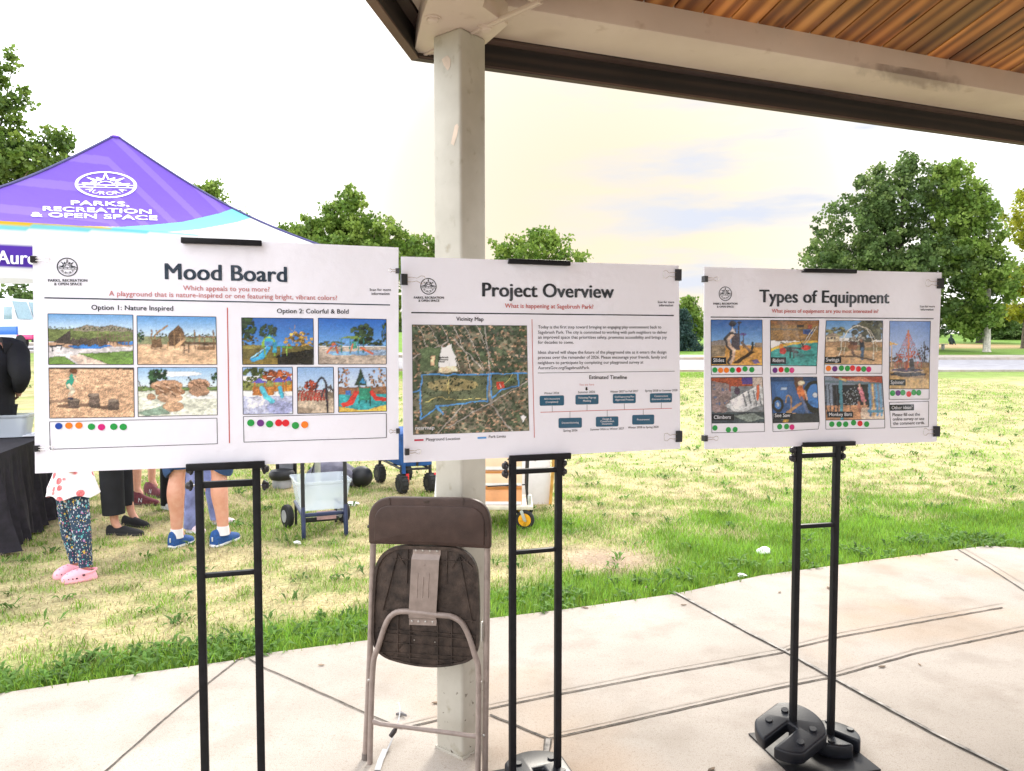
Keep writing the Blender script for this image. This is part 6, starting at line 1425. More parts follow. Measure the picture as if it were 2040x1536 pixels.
def person(label, h, hips, knees, ankles, fwd, skinm, arms=None, fat=1.0, calf=.036, ank=.021):
    hip = (hips[0] + hips[1]) / 2; base = (ankles[0] + ankles[1]) / 2; base = Vector((base.x, base.y, tz(base.x, base.y)))
    t = thing('person', tuple(base), label, 'person', 'people by the tent'); fwd = Vector(fwd).normalized(); rt = Vector((fwd.y, -fwd.x, 0)); U = Vector((0, 0, 1)); z0 = base.z
    N, E = [], []
    def nd(p, r, link=None):
        N.append((Vector(p), r)); 
        if link is not None: E.append((link, len(N) - 1))
        return len(N) - 1
    P = lambda f, u, s: Vector((hip.x, hip.y, z0)) + fwd * (f * h) + U * (u * h) + rt * (s * h)
    pel = nd(Vector((hip.x, hip.y, z0 + .515 * h)), .072 * h * fat); sp = nd(P(0, .61, 0), .068 * h * fat, pel); chs = nd(P(.005, .725, 0), (.085 * h * fat, .07 * h * fat), sp); nb = nd(P(0, .815, 0), .042 * h, chs); nk = nd(P(.005, .85, 0), .030 * h, nb)
    jw = nd(P(.018, .882, 0), (.036 * h, .040 * h), nk); hd = nd(P(.008, .93, 0), (.046 * h, .052 * h), jw); nd(P(.004, .972, 0), .036 * h, hd); nd(P(.068, .915, 0), .009 * h, hd); nd(P(.052, .893, 0), (.014 * h, .006 * h), jw)
    for s in (-1, 1):
        nd(P(.0, .92, s * .05), .010 * h, hd)
        sh = nd(P(0, .80, s * .095), .036 * h, chs); ew = arms.get(s) if arms else None
        el, wr = ew if ew else (P(-.005, .625, s * .125), P(.045, .49, s * .115))
        e = nd(el, .025 * h, sh); w = nd(wr, .016 * h, e); d = (Vector(wr) - Vector(el)).normalized(); pm = nd(Vector(wr) + d * .035 * h, (.020 * h, .014 * h), w); side = rt if abs(d.dot(rt)) < .7 else fwd; cross = d.cross(side).normalized(); side = cross.cross(d)
        for q, ln in enumerate((.040, .046, .043, .034)):
            k = nd(Vector(wr) + d * .060 * h + fwd * ((q - 1.5) * .0105 * h), .0058 * h, pm); k2 = nd(N[k][0] + d * ln * .5 * h - rt * s * .004 * h, .0052 * h, k); nd(N[k2][0] + d * ln * .45 * h - rt * s * .012 * h, .0045 * h, k2)
        th = nd(Vector(wr) + d * .022 * h + fwd * .022 * h, .0065 * h, pm); nd(N[th][0] + d * .028 * h + fwd * .010 * h, .0055 * h, th)
        i = 0 if s < 0 else 1
        hp = nd(hips[i], .056 * h * fat, pel); kn = nd(knees[i], .034 * h * fat, hp); ca = nd(knees[i].lerp(ankles[i], .33) - fwd * .010 * h, calf * h * fat, kn); lo = nd(knees[i].lerp(ankles[i], .7), (calf * .68 + .003) * h * fat, ca); an = nd(ankles[i], ank * h, lo); nd(ankles[i] + fwd * .04 * h - U * .040 * h, .013 * h, an)
    bd = skin_mesh('body', N, E, skinm, t)
    hb = MB(); c = P(-.006, .945, 0); hb.ball(c, (.056 * h, .056 * h, .050 * h), 16, 10); hb.build('hair', HAIRB, t)
    for s in (-1, 1):
        b = MB(); b.ball(P(.052, .925, s * .02), .0075 * h, 8, 6); b.build('eye', M('eye_dark', (.02, .018, .016), .2, var=0), t)
    return t, P, bd
def tubes(name, mat, parent, *chains, n=14):
    b = MB()
    for pts, r in chains: b.tube(smooth_path(pts, 3), [r[min(len(r) - 1, int(i / 3))] if i % 3 == 0 else r[int(i / 3)] * (1 - (i % 3) / 3) + r[min(len(r) - 1, int(i / 3) + 1)] * (i % 3) / 3 for i in range(3 * (len(pts) - 1) + 1)], n)
    return b.build(name, mat, parent, angle=70)
def limb(px0, py0, px1, py1, px2, py2, Y): return PX(px0, py0, Y), PX(px1, py1, Y), PX(px2, py2, Y)
def gz(x, y):
    p = G(x, y); return Vector((p.x, p.y, tz(p.x, p.y)))
WSOLE = M('white_sole', (.80, .80, .82), .6, var=.05)
# man in blue trainers
h1, t1, h2, t2 = gz(340, 1088), gz(383, 1074), gz(424, 1086), gz(474, 1067)
Y1, Y2 = (h1.y * .75 + t1.y * .25), (h2.y * .75 + t2.y * .25); fw = ((t1 - h1) + (t2 - h2)).normalized()
a1, a2 = PX(352, 1056, Y1), PX(444, 1050, Y2); k1, k2 = PX(353, 946, Y1), PX(437, 944, Y2); q1, q2 = PX(368, 830, Y1), PX(420, 830, Y2)
man, P, bd = person('adult in blue trainers and denim shorts with bare calves, back turned, under the Mood Board', 1.80, (q1, q2), (k1, k2), (a1, a2), fw, SKIN1, calf=.041, ank=.026)
DEN = fabric('denim_shorts', '2c4468'); tubes('shorts', DEN, man, ([q1 + Vector((0, 0, .12)), q1, k1 + Vector((0, 0, .10)), k1 + Vector((0, 0, .045))], [.13, .115, .105, .108]), ([q2 + Vector((0, 0, .12)), q2, k2 + Vector((0, 0, .10)), k2 + Vector((0, 0, .045))], [.13, .115, .105, .108]))
tubes('shirt', fabric('grey_tee', '8a8f98'), man, ([P(0, .50, 0), P(0, .6, 0), P(0, .74, 0), P(0, .82, 0)], [.165, .16, .17, .08]), ([P(0, .79, -.08), P(0, .70, -.13)], [.075, .07]), ([P(0, .79, .08), P(0, .70, .13)], [.075, .07]))
BLU = M('blue_mesh_shoe', srgb('23508f'), .8, var=.2, scale=60, bump=.4, bscale=160)
for hh, tt, aa in ((h1, t1, a1), (h2, t2, a2)):
    sh, o_, f_, r_2, L_ = shoe(man, hh, tt, .112, 'sneaker', BLU, WSOLE, tz(hh.x, hh.y), .118)
    b = MB(); b.tube([aa + Vector((0, 0, -.06)), aa + Vector((0, 0, -.02)), aa + Vector((0, 0, .012))], [.050, .047, .0455], 16); b.build('sock', fabric('white_sock', 'e6e2e4', var=.05), sh)
    b = MB(); b.box(o_ - f_ * .004 + Vector((0, 0, .065)), (.006, .012, .035), f_, r_2); b.build('heel_tab', M('silver_tab', (.7, .72, .75), .3, .5, var=0), sh, bevel=.002)
# woman in black trousers and slip-ons
h1, t1, h2, t2 = gz(214, 1060), gz(286, 1062), gz(246, 1040), gz(296, 1047)
fw = (t1 - h1).normalized(); Y1, Y2 = h1.y, h2.y; a1, a2 = PX(228, 1042, Y1), PX(262, 1024, Y2); k1, k2 = PX(222, 935, Y1), PX(243, 925, Y2); q1, q2 = PX(225, 815, Y1), PX(240, 810, Y2)
wom, P, bd = person('adult in wide black cropped trousers and black slip-on shoes, beside the child in leggings', 1.66, (q2, q1), (k2, k1), (a2, a1), fw, SKIN1, calf=.03)
BLK = fabric('black_linen', (.012, .012, .015)); tubes('trousers', BLK, wom, ([q1 + Vector((0, 0, .15)), q1, k1, PX(227, 1024, Y1)], [.13, .115, .095, .088]), ([q2 + Vector((0, 0, .15)), q2, k2, PX(249, 1006, Y2)], [.13, .11, .085, .075]))
tubes('top', fabric('black_top', (.02, .02, .024)), wom, ([P(0, .50, 0), P(0, .6, 0), P(0, .74, 0), P(0, .82, 0)], [.14, .135, .14, .07]), ([P(0, .79, -.08), P(0, .66, -.125)], [.06, .055]), ([P(0, .79, .08), P(0, .66, .125)], [.06, .055]))
SLIP = M('black_canvas', (.014, .013, .015), .85, var=.2, bump=.3, bscale=200)
for hh, tt in ((h1, t1), (h2, t2)): shoe(wom, hh, tt, .090, 'slipon', SLIP, M('dark_sole', (.03, .028, .028), .7, var=.1), tz(hh.x, hh.y), .085)
# person in maroon trainers
h1, t1, h2, t2 = gz(258, 1000), gz(317, 1003), gz(291, 980), gz(328, 988)
fw = (t1 - h1).normalized(); Y1, Y2 = h1.y, h2.y; a1, a2 = PX(272, 974, Y1), PX(302, 958, Y2); k1, k2 = PX(275, 880, Y1), PX(304, 868, Y2); q1, q2 = PX(278, 775, Y1), PX(300, 770, Y2)
mar, P, bd = person('adult in maroon trainers with bare shins, behind the black slip-on shoes', 1.68, (q2, q1), (k2, k1), (a2, a1), fw, SKIN1, calf=.034, ank=.024)
tubes('shorts', fabric('khaki_shorts', '6a6458'), mar, ([q1 + Vector((0, 0, .12)), q1, k1 + Vector((0, 0, .12))], [.13, .115, .105]), ([q2 + Vector((0, 0, .12)), q2, k2 + Vector((0, 0, .12))], [.13, .115, .105]))
tubes('shirt', fabric('navy_tee', '2c3450'), mar, ([P(0, .50, 0), P(0, .6, 0), P(0, .74, 0), P(0, .82, 0)], [.15, .145, .15, .07]), ([P(0, .79, -.08), P(0, .68, -.13)], [.065, .06]), ([P(0, .79, .08), P(0, .68, .13)], [.065, .06]))
MAROON = M('maroon_suede', srgb('6c3038'), .85, var=.25, scale=40, bump=.3, bscale=150)
for i, (hh, tt) in enumerate(((h1, t1), (h2, t2))):
    sh, o_, f_, r_2, L_ = shoe(mar, hh, tt, .100, 'sneaker', MAROON, M('dark_maroon_sole', (.10, .06, .06), .7, var=.1), tz(hh.x, hh.y), .118)
    v, f = text2d('N', .02, 2); c = o_ + f_ * (L_ * .40) + r_2 * .0485 + Vector((0, 0, .034)); b = MB()
    for q in range(3): b.add([c + f_ * ((x + .02 * q) * .062) + Vector((0, 0, y * .060)) - r_2 * (y * .012) + r_2 * (.0025 + .0006 * q) for x, y in v], f)
    b.build('letter_mark', M('silver_mark', (.62, .58, .60), .6, var=0), sh, smooth=False)
    b = MB(); b.tube([o_ + f_ * (L_ * .50) + Vector((0, 0, .075)), o_ + f_ * (L_ * .62) + Vector((0, 0, .066)), o_ + f_ * (L_ * .70) + Vector((0, 0, .060))], [(.012, .004)] * 3, 8); b.build('laces', WSOLE, sh)
# person in pale blue jeans
h1, t1, h2, t2 = gz(374, 1056), gz(408, 1058), gz(424, 1040), gz(468, 1038)
fw = (t2 - h2).normalized(); Y1, Y2 = h1.y, h2.y; a1, a2 = PX(382, 1044, Y1), PX(432, 1026, Y2); k1, k2 = PX(386, 950, Y1), PX(418, 945, Y2); q1, q2 = PX(392, 835, Y1), PX(406, 832, Y2)
jea, P, bd = person('person in pale periwinkle jeans, seen between the legs of the adult in denim shorts', 1.60, (q2, q1), (k2, k1), (a2, a1), fw, SKIN1)
tubes('jeans', fabric('pale_jeans', '8c94c8', var=.3), jea, ([q1 + Vector((0, 0, .14)), q1, k1, PX(380, 1052, Y1)], [.12, .10, .065, .058]), ([q2 + Vector((0, 0, .14)), q2, k2, PX(432, 1034, Y2)], [.12, .10, .062, .055]))
tubes('top', fabric('lilac_top', 'b8a8c8'), jea, ([P(0, .50, 0), P(0, .6, 0), P(0, .74, 0), P(0, .82, 0)], [.135, .13, .135, .07]), ([P(0, .79, -.08), P(0, .66, -.125)], [.06, .055]), ([P(0, .79, .08), P(0, .66, .125)], [.06, .055]))
PNK = M('pale_pink_shoe', srgb('e6d0d8'), .7, var=.1)
for hh, tt in ((h1, t1), (h2, t2)): shoe(jea, hh, tt, .085, 'sneaker', PNK, WSOLE, tz(hh.x, hh.y), .075)
# person in black trousers and white shoes
h1, t1, h2, t2 = gz(326, 1010), gz(352, 1013), gz(360, 1018), gz(394, 1021)
fw = (t2 - h2).normalized(); Y1, Y2 = h1.y, h2.y; a1, a2 = PX(333, 998, Y1), PX(370, 1004, Y2); k1, k2 = PX(335, 915, Y1), PX(372, 918, Y2); q1, q2 = PX(340, 810, Y1), PX(365, 810, Y2)
blk, P, bd = person('person in slim black trousers and white shoes, farthest of the group under the Mood Board', 1.68, (q1, q2), (k1, k2), (a1, a2), fw, SKIN1)
tubes('trousers', BLK, blk, ([q1 + Vector((0, 0, .14)), q1, k1, PX(333, 1006, Y1)], [.12, .11, .075, .06]), ([q2 + Vector((0, 0, .14)), q2, k2, PX(370, 1010, Y2)], [.12, .11, .075, .06]))
tubes('top', fabric('charcoal_top', (.05, .05, .055)), blk, ([P(0, .50, 0), P(0, .6, 0), P(0, .74, 0), P(0, .82, 0)], [.14, .135, .14, .07]), ([P(0, .79, -.08), P(0, .66, -.125)], [.06, .055]), ([P(0, .79, .08), P(0, .66, .125)], [.06, .055]))
for hh, tt in ((h1, t1), (h2, t2)): shoe(blk, hh, tt, .09, 'sneaker', M('white_shoe', (.75, .74, .76), .6, var=.08), WSOLE, tz(hh.x, hh.y), .08)
# child in floral leggings and pink clogs
def floral():
    m, nt, b = new_mat('floral_leggings'); tx = nt.nodes.new('ShaderNodeTexCoord'); c = (.020, .045, .085)
    for sc, th, sat, off in ((46, .30, ((.45, .55, .62), (.10, .38, .42), (.62, .40, .05), (.45, .22, .42)), 0), (95, .26, ((.60, .62, .66), (.12, .45, .40), (.55, .18, .30), (.65, .45, .10)), 5)):
        v = nt.nodes.new('ShaderNodeTexVoronoi'); v.inputs['Scale'].default_value = sc; mm = nt.nodes.new('ShaderNodeMapping'); mm.inputs['Location'].default_value = (off, off, 0); mm.inputs['Scale'].default_value = (1, 1, .7); nt.links.new(tx.outputs['Object'], mm.inputs[0]); nt.links.new(mm.outputs[0], v.inputs[0])
        sp = nt.nodes.new('ShaderNodeSeparateColor'); nt.links.new(v.outputs['Color'], sp.inputs[0]); rp = nt.nodes.new('ShaderNodeValToRGB'); rp.color_ramp.interpolation = 'CONSTANT'
        while len(rp.color_ramp.elements) < 4: rp.color_ramp.elements.new(.5)
        for e, p_, cc in zip(rp.color_ramp.elements, (0, .35, .6, .78), sat): e.position = p_; e.color = cc + (1,)
        nt.links.new(sp.outputs[0], rp.inputs[0]); ed = ramp(nt, v.outputs['Distance'], [(th, (1, 1, 1)), (th + .05, (0, 0, 0))]); c = mixc(nt, ed, c, rp.outputs[0])
    nt.links.new(c, b.inputs['Base Color']); b.inputs['Roughness'].default_value = .85; n = noise_node(nt, 18, 3, stretch=(1, 1, 2.2)); add_bump(nt, b, n.outputs[0], .5, .02); return m
def berries():
    m, nt, b = new_mat('strawberry_print'); tx = nt.nodes.new('ShaderNodeTexCoord'); v = nt.nodes.new('ShaderNodeTexVoronoi'); v.inputs['Scale'].default_value = 15; nt.links.new(tx.outputs['Object'], v.inputs[0])
    sp = nt.nodes.new('ShaderNodeSeparateColor'); nt.links.new(v.outputs['Color'], sp.inputs[0]); ed = ramp(nt, v.outputs['Distance'], [(.36, (1, 1, 1)), (.42, (0, 0, 0))]); pk = ramp(nt, sp.outputs[1], [(.40, (0, 0, 0)), (.44, (1, 1, 1))])
    mu = nt.nodes.new('ShaderNodeMath'); mu.operation = 'MULTIPLY'; nt.links.new(ed, mu.inputs[0]); nt.links.new(pk, mu.inputs[1]); n = noise_node(nt, 60, 2)
    red = ramp(nt, n.outputs[0], [(.4, (.58, .10, .11)), (.65, (.70, .24, .24))]); c = mixc(nt, mu.outputs[0], (.80, .75, .77), red); nt.links.new(c, b.inputs['Base Color']); b.inputs['Roughness'].default_value = .9; return m
h1, t1, h2, t2 = gz(192, 1146), gz(122, 1158), gz(166, 1136), gz(107, 1149)
fw = (t1 - h1).normalized(); Y1, Y2 = h1.y, h2.y; a1, a2 = PX(171, 1128, Y1), PX(152, 1120, Y2); k1, k2 = PX(163, 1062, Y1), PX(138, 1056, Y2); Ym = (Y1 + Y2) / 2; q1, q2 = PX(153, 985, Ym - .025), PX(133, 982, Ym + .025)
kc = (q1 + q2) / 2; kr = Vector((fw.y, -fw.x, 0)).normalized(); ku = lambda f, z, s_: Vector((kc.x, kc.y, .0)) + fw * f + kr * s_ + Vector((0, 0, z))
kid, P, bd = person('small child in strawberry-print top, dark floral leggings and pink clogs', 1.10, (q2, q1), (k2, k1), (a2, a1), fw, SKIN1, arms={-1: (ku(.02, .72, -.14), ku(.05, .80, -.05)), 1: (ku(.02, .72, .14), ku(.05, .80, .05))}, calf=.032)
tubes('leggings', floral(), kid, ([q1 + Vector((0, 0, .08)), q1, k1, k1.lerp(a1, .5), a1 + Vector((0, 0, .0))], [.078, .074, .058, .050, .042]), ([q2 + Vector((0, 0, .08)), q2, k2, k2.lerp(a2, .5), a2], [.078, .070, .055, .046, .038]))
b = MB(); cen = PX(147, 985, (Y1 + Y2) / 2); zt_, nn_ = hgt(800, (Y1 + Y2) / 2), 48; vs = []; zz = [(cen.z + .0, .158), (cen.z + .06, .148), (cen.z + .14, .124), (cen.z + .2, .105), (cen.z + .32, .118), (cen.z + .40, .09), (cen.z + .42, .05)]
for i, (z, r) in enumerate(zz):
    for k in range(nn_):
        a = 2 * math.pi * k / nn_; w = r * (1 + (.07 if i < 2 else .02) * math.sin(7 * a + i)); vs.append(Vector((cen.x + math.cos(a) * w, cen.y + math.sin(a) * w * .95, z + (.012 * math.sin(5 * a) if i == 0 else 0))))
b.add(vs, [(i * nn_ + k, i * nn_ + (k + 1) % nn_, (i + 1) * nn_ + (k + 1) % nn_, (i + 1) * nn_ + k) for i in range(len(zz) - 1) for k in range(nn_)]); b.build('strawberry_top', berries(), kid, angle=80)
CLOG = M('pink_clog', srgb('f0aab8'), .6, var=.05)
for hh, tt in ((h1, t1), (h2, t2)):
    sh, o_, f_, r_2, L_ = shoe(kid, hh, tt, .095, 'clog', CLOG, CLOG, tz(hh.x, hh.y), .07)
    HOLE = M('vent_hole', (.10, .04, .06), .9, var=0)
    for k in range(4):
        tq = .60 + .11 * k; sd = -1 if (r_2.dot(Vector((0, -1, 0))) < 0) else 1
        b = MB(); b.ball(o_ + f_ * (tq * L_) + r_2 * (sd * (.0485 - .004 * k - (.010 if k == 3 else 0))) + Vector((0, 0, .032)), (.007, .007, .006), 8, 6); b.build('vent', HOLE, sh)
    for k in range(5):
        b = MB(); b.ball(o_ + f_ * ((.56 + .07 * k) * L_) + r_2 * (.016 * (k % 2 * 2 - 1)) + Vector((0, 0, .082 - .0048 * k)), (.005, .005, .003), 8, 6); b.build('vent', M('vent_shade', srgb('c07888'), .8, var=0), sh)
    b = MB(); b.tube([o_ + f_ * (.42 * L_) + r_2 * .047 + Vector((0, 0, .05)), o_ + f_ * (.1 * L_) + r_2 * .044 + Vector((0, 0, .062)), o_ - f_ * .006 + Vector((0, 0, .066)), o_ + f_ * (.1 * L_) - r_2 * .044 + Vector((0, 0, .062)), o_ + f_ * (.42 * L_) - r_2 * .047 + Vector((0, 0, .05))], [(.003, .008)] * 5, 8); b.build('heel_strap', CLOG, sh)
    b = MB(); b.lathe([(.009, 0), (.009, .003), (.004, .004)], o_ + f_ * (.40 * L_) + r_2 * (sd * .046) + Vector((0, 0, .048)), r_2 * sd, 10); b.build('rivet', HOLE, sh)
# person in black behind the table at the left edge
Yp = 6.7; bx = PX(-34, 690, Yp).x; bz = tz(bx, Yp); fw = Vector((-.55, .83, 0)); rt_ = Vector((fw.y, -fw.x, 0)); c0 = Vector((bx, Yp, bz))
q1, q2 = c0 - rt_ * .10 + Vector((0, 0, .9)), c0 + rt_ * .10 + Vector((0, 0, .9)); k1, k2 = c0 - rt_ * .11 + Vector((0, 0, .5)), c0 + rt_ * .11 + Vector((0, 0, .5)); a1, a2 = c0 - rt_ * .11 + Vector((0, 0, .09)), c0 + rt_ * .11 + Vector((0, 0, .09))
el, wr = PX(42, 752, Yp - .05), PX(43, 779, Yp + .12)
wr = PX(38, 776, Yp + .10)
pb_, P, bd = person('adult in black standing behind the draped table, cut by the left edge', 1.96, (q1, q2), (k1, k2), (a1, a2), fw, SKIN1, arms={1: (el, wr)}, fat=1.12)
BLK2 = fabric('black_jersey', (.010, .010, .013), scale=6)
tubes('trousers', BLK2, pb_, ([q1 + Vector((0, 0, .16)), q1, k1, a1], [.15, .13, .10, .08]), ([q2 + Vector((0, 0, .16)), q2, k2, a2], [.15, .13, .10, .08]))
tubes('sweater', BLK2, pb_, ([P(0, .50, 0), P(0, .6, 0), P(0, .74, 0), P(0, .83, 0)], [.22, .23, .245, .11]), ([P(0, .79, .07), P(0, .785, .12), P(0, .785, .12).lerp(el, .5), el, el.lerp(wr, .95)], [.125, .115, .096, .074, .045]), ([P(0, .79, -.09), P(0, .66, -.135), P(.05, .50, -.115)], [.085, .07, .045]))
for aa in (a1, a2): shoe(pb_, aa - fw * .07, aa + fw * .21, .10, 'sneaker', SLIP, WSOLE, bz, .09)
# figure sitting across the road on a low bench
Yb = 60; bb0 = at(1876, Yb); bn = thing('park_bench', bb0, 'low grey bench on the far lawn left of the pale trunk', 'bench')
b = MB(); b.box(Vector(bb0) + Vector((-.9, 0, .42)), (2.6, .4, .06)); b.build('seat', M('bench_grey', (.35, .34, .33), .8, var=.1), bn)
for sx in (-1.9, .1):
    b = MB(); b.box(Vector(bb0) + Vector((sx, 0, .20)), (.08, .36, .39)); b.build('leg', M('bench_grey', (.35, .34, .33)), bn)
b1 = at(1894, 70); c0 = Vector(b1) + Vector((0, 0, .14)); sgp = thing('person', b1, 'tiny figure in dark clothes sitting on the grass across the road', 'person')
N = [(c0, .17), (c0 + Vector((0, 0, .25)), .17), (c0 + Vector((0, 0, .48)), .15), (c0 + Vector((0, 0, .60)), .06), (c0 + Vector((0, 0, .74)), .10), (c0 + Vector((0, 0, .84)), .07)]; E = [(0, 1), (1, 2), (2, 3), (3, 4), (4, 5)]
for s in (-1, 1):
    i = len(N); N += [(c0 + Vector((s * .2, 0, .44)), .07), (c0 + Vector((s * .26, -.1, .2)), .05), (c0 + Vector((s * .1, -.32, .1)), .04), (c0 + Vector((s * .11, -.05, -.02)), .1), (c0 + Vector((s * .14, -.30, .24)), .07), (c0 + Vector((s * .13, -.46, -.06)), .05), (c0 + Vector((s * .12, -.58, -.09)), .045)]; E += [(2, i), (i, i + 1), (i + 1, i + 2), (0, i + 3), (i + 3, i + 4), (i + 4, i + 5), (i + 5, i + 6)]
skin_mesh('body', N, E, fabric('dark_green_clothes', (.02, .04, .035)), sgp)

# ------------------------------------------------------------------ draped table and what stands on it
TP1, TP2 = G(-12, 905, .75), G(104, 862, .75); TP1.z = TP2.z = 0
tdir = (TP2 - TP1).normalized(); tin = Vector((-tdir.y, tdir.x, 0)); TL, TW = (TP2 - TP1).length, .76
tcen = TP1 + tdir * TL / 2 + tin * TW / 2
tb = thing('folding_table', tuple(tcen), 'folding table hidden under a black cloth at the left edge', 'table')
b = MB(); b.box(tcen + Vector((0, 0, .725)), (TL - .02, TW - .02, .03), tdir, tin); b.build('tabletop', M('table_grey', (.4, .4, .4), .6, var=.1), tb, bevel=.01)
for a in (-1, 1):
    for c in (-1, 1):
        b = MB(); q = tcen + tdir * a * (TL / 2 - .2) + tin * c * (TW / 2 - .1); z_ = tz(q.x, q.y); b.tube([q + Vector((0, 0, z_)), q + Vector((0, 0, .71))], .014, 8); b.build('leg', STEEL, tb)
def cloth_skirt():
    per = []; cr = .05
    for (u, v, a0) in ((TL - cr, TW - cr, 0), (cr, TW - cr, 90), (cr, cr, 180), (TL - cr, cr, 270)):
        for k in range(9): a = R(a0 + k * 11.25); per.append((u + cr * math.cos(a), v + cr * math.sin(a), math.cos(a), math.sin(a)))
    dense = []
    for p, q in zip(per, per[1:] + per[:1]):
        d = math.hypot(q[0] - p[0], q[1] - p[1]); k = max(1, int(d / .025))
        for i in range(k): t = i / k; dense.append(tuple(p[j] * (1 - t) + q[j] * t for j in range(4)))
    n = len(dense); V = []; rows = 26
    for j in range(rows + 1):
        f = j / rows; 
        for i, (u, v, nu, nv) in enumerate(dense):
            s = i / n * 2 * math.pi; corner = abs(nu * nv) * 2
            fl = .02 + f ** 1.2 * (.06 + .10 * corner + .035 * math.sin(s * 23) + .02 * math.sin(s * 51 + 1)) + .012 * math.sin(s * 38 + 6 * f) * f
            p = TP1 + tdir * (u + nu * fl) + tin * (v + nv * fl); zg = tz(p.x, p.y) + .004
            V.append((p.x, p.y, .748 + (zg - .748) * f - .012 * (f > 0) * (1 - f) + (.03 * abs(math.sin(s * 9)) if f == 1 else 0)))
    c = len(V); F4 = []
    b = MB(); b.v = [Vector(q) for q in V]
    for j in range(rows):
        for i in range(n): b.f.append([j * n + i, j * n + (i + 1) % n, (j + 1) * n + (i + 1) % n, (j + 1) * n + i]); b.mi.append(0)
    b.f.append(list(range(n))); b.mi.append(0)
    return b
CLB = fabric('black_tablecloth', (.016, .013, .019), scale=14, var=.35, bump=.5)
tag(cloth_skirt().build('tablecloth', CLB, loc=tuple(tcen), angle=60), 'black floor-length cloth draped over the table at the left edge', 'tablecloth')
def clear_plastic(name, tintc, alpha):
    if name in MATS: return MATS[name]
    m, nt, b = new_mat(name); b.inputs['Base Color'].default_value = tintc + (1,); b.inputs['Roughness'].default_value = .22
    tr = nt.nodes.new('ShaderNodeBsdfTransparent'); mx = nt.nodes.new('ShaderNodeMixShader'); mx.inputs[0].default_value = alpha
    nt.links.new(tr.outputs[0], mx.inputs[1]); nt.links.new(b.outputs[0], mx.inputs[2]); nt.links.new(mx.outputs[0], nt.nodes['Material Output'].inputs[0]); MATS[name] = m; return m
def open_bin(name, parent, c, X, Y, w, d, h, mat, taper=.86, rim=.014, wall=.004):
    """tub with sloping sides, rounded corners and a rolled rim"""
    def ring(ww, dd, z, r=.04):
        out = []
        for sx, sy, a0 in ((1, 1, 0), (-1, 1, 90), (-1, -1, 180), (1, -1, 270)):
            for k in range(5): a = R(a0 + 22.5 * k); out.append(Vector(c) + X * (sx * (ww / 2 - r) + r * math.cos(a)) + Y * (sy * (dd / 2 - r) + r * math.sin(a)) + Vector((0, 0, z)))
        return out
    rings = [ring(w * taper, d * taper, 0), ring(w, d, h - .03), ring(w + rim * .6, d + rim * .6, h - .028), ring(w + rim * 2, d + rim * 2, h - .012), ring(w + rim * 2, d + rim * 2, h), ring(w - wall, d - wall, h), ring(w * taper - wall * 2, d * taper - wall * 2, wall)]
    b = MB(); n = len(rings[0]); vs = [p for r_ in rings for p in r_]
    b.add(vs, [(i * n + k, i * n + (k + 1) % n, (i + 1) * n + (k + 1) % n, (i + 1) * n + k) for i in range(len(rings) - 1) for k in range(n)] + [tuple(range(n))[::-1], tuple((len(rings) - 1) * n + k for k in range(n))])
    return b.build(name, mat, parent, angle=40)
CLEAR = clear_plastic('clear_plastic', (.72, .78, .86), .55)
bc = G(8, 872, .755); X_, Y_ = Vector((.96, .28, 0)), Vector((-.28, .96, 0)); bc = bc + Y_ * .12
bn_ = thing('storage_bin', tuple(bc), 'clear plastic bin holding small items on the black tablecloth', 'bin'); open_bin('tub', bn_, bc, X_, Y_, .36, .26, .20, CLEAR)
for k, (dx, dy, col, r_x) in enumerate(((-.08, 0, 'c8b8a0', .05), (.02, .03, '6a7890', .06), (.10, -.02, 'e6e0d8', .045), (-.01, -.05, '40444e', .04))):
    b = MB(); b.ball(bc + X_ * dx + Y_ * dy + Vector((0, 0, .05)), (r_x, r_x * .8, .05), 10, 8); tag(b.build('packet', M('packet_%s' % ('tan', 'slate', 'cream', 'dark')[k], srgb(col), .7, var=.2), loc=tuple(bc)), ('tan', 'slate blue', 'cream', 'dark')[k] + ' packet lying inside the clear bin on the table', 'packet', 'packets in the clear bin')
ld = G(40, 868, .755); lt_ = thing('bin_lid', tuple(ld), 'translucent white bin lid lying beside the clear bin on the table', 'lid'); b = MB(); b.box(ld + Vector((0, 0, .008)), (.30, .24, .014), X_, Y_); b.build('lid_panel', clear_plastic('milky_plastic', (.80, .82, .86), .85), lt_, bevel=.006)
b = MB(); b.box(ld + Vector((0, 0, .018)), (.24, .18, .006), X_, Y_); b.build('raised_field', MATS['milky_plastic'], lt_, bevel=.003)

# ------------------------------------------------------------------ gear on the lawn behind the boards
NAVYM = M('navy_powder_coat', (.020, .030, .085), .35, var=.15); BLKP = M('black_plastic', (.015, .015, .017), .5, var=.15); TYRE = M('tyre_rubber', (.02, .02, .02), .85, var=.2, bump=.4, bscale=90); REDP = M('red_plastic', srgb('d8202a'), .4, var=.08)
MILK = clear_plastic('milk_white_plastic', (.74, .81, .88), .34)
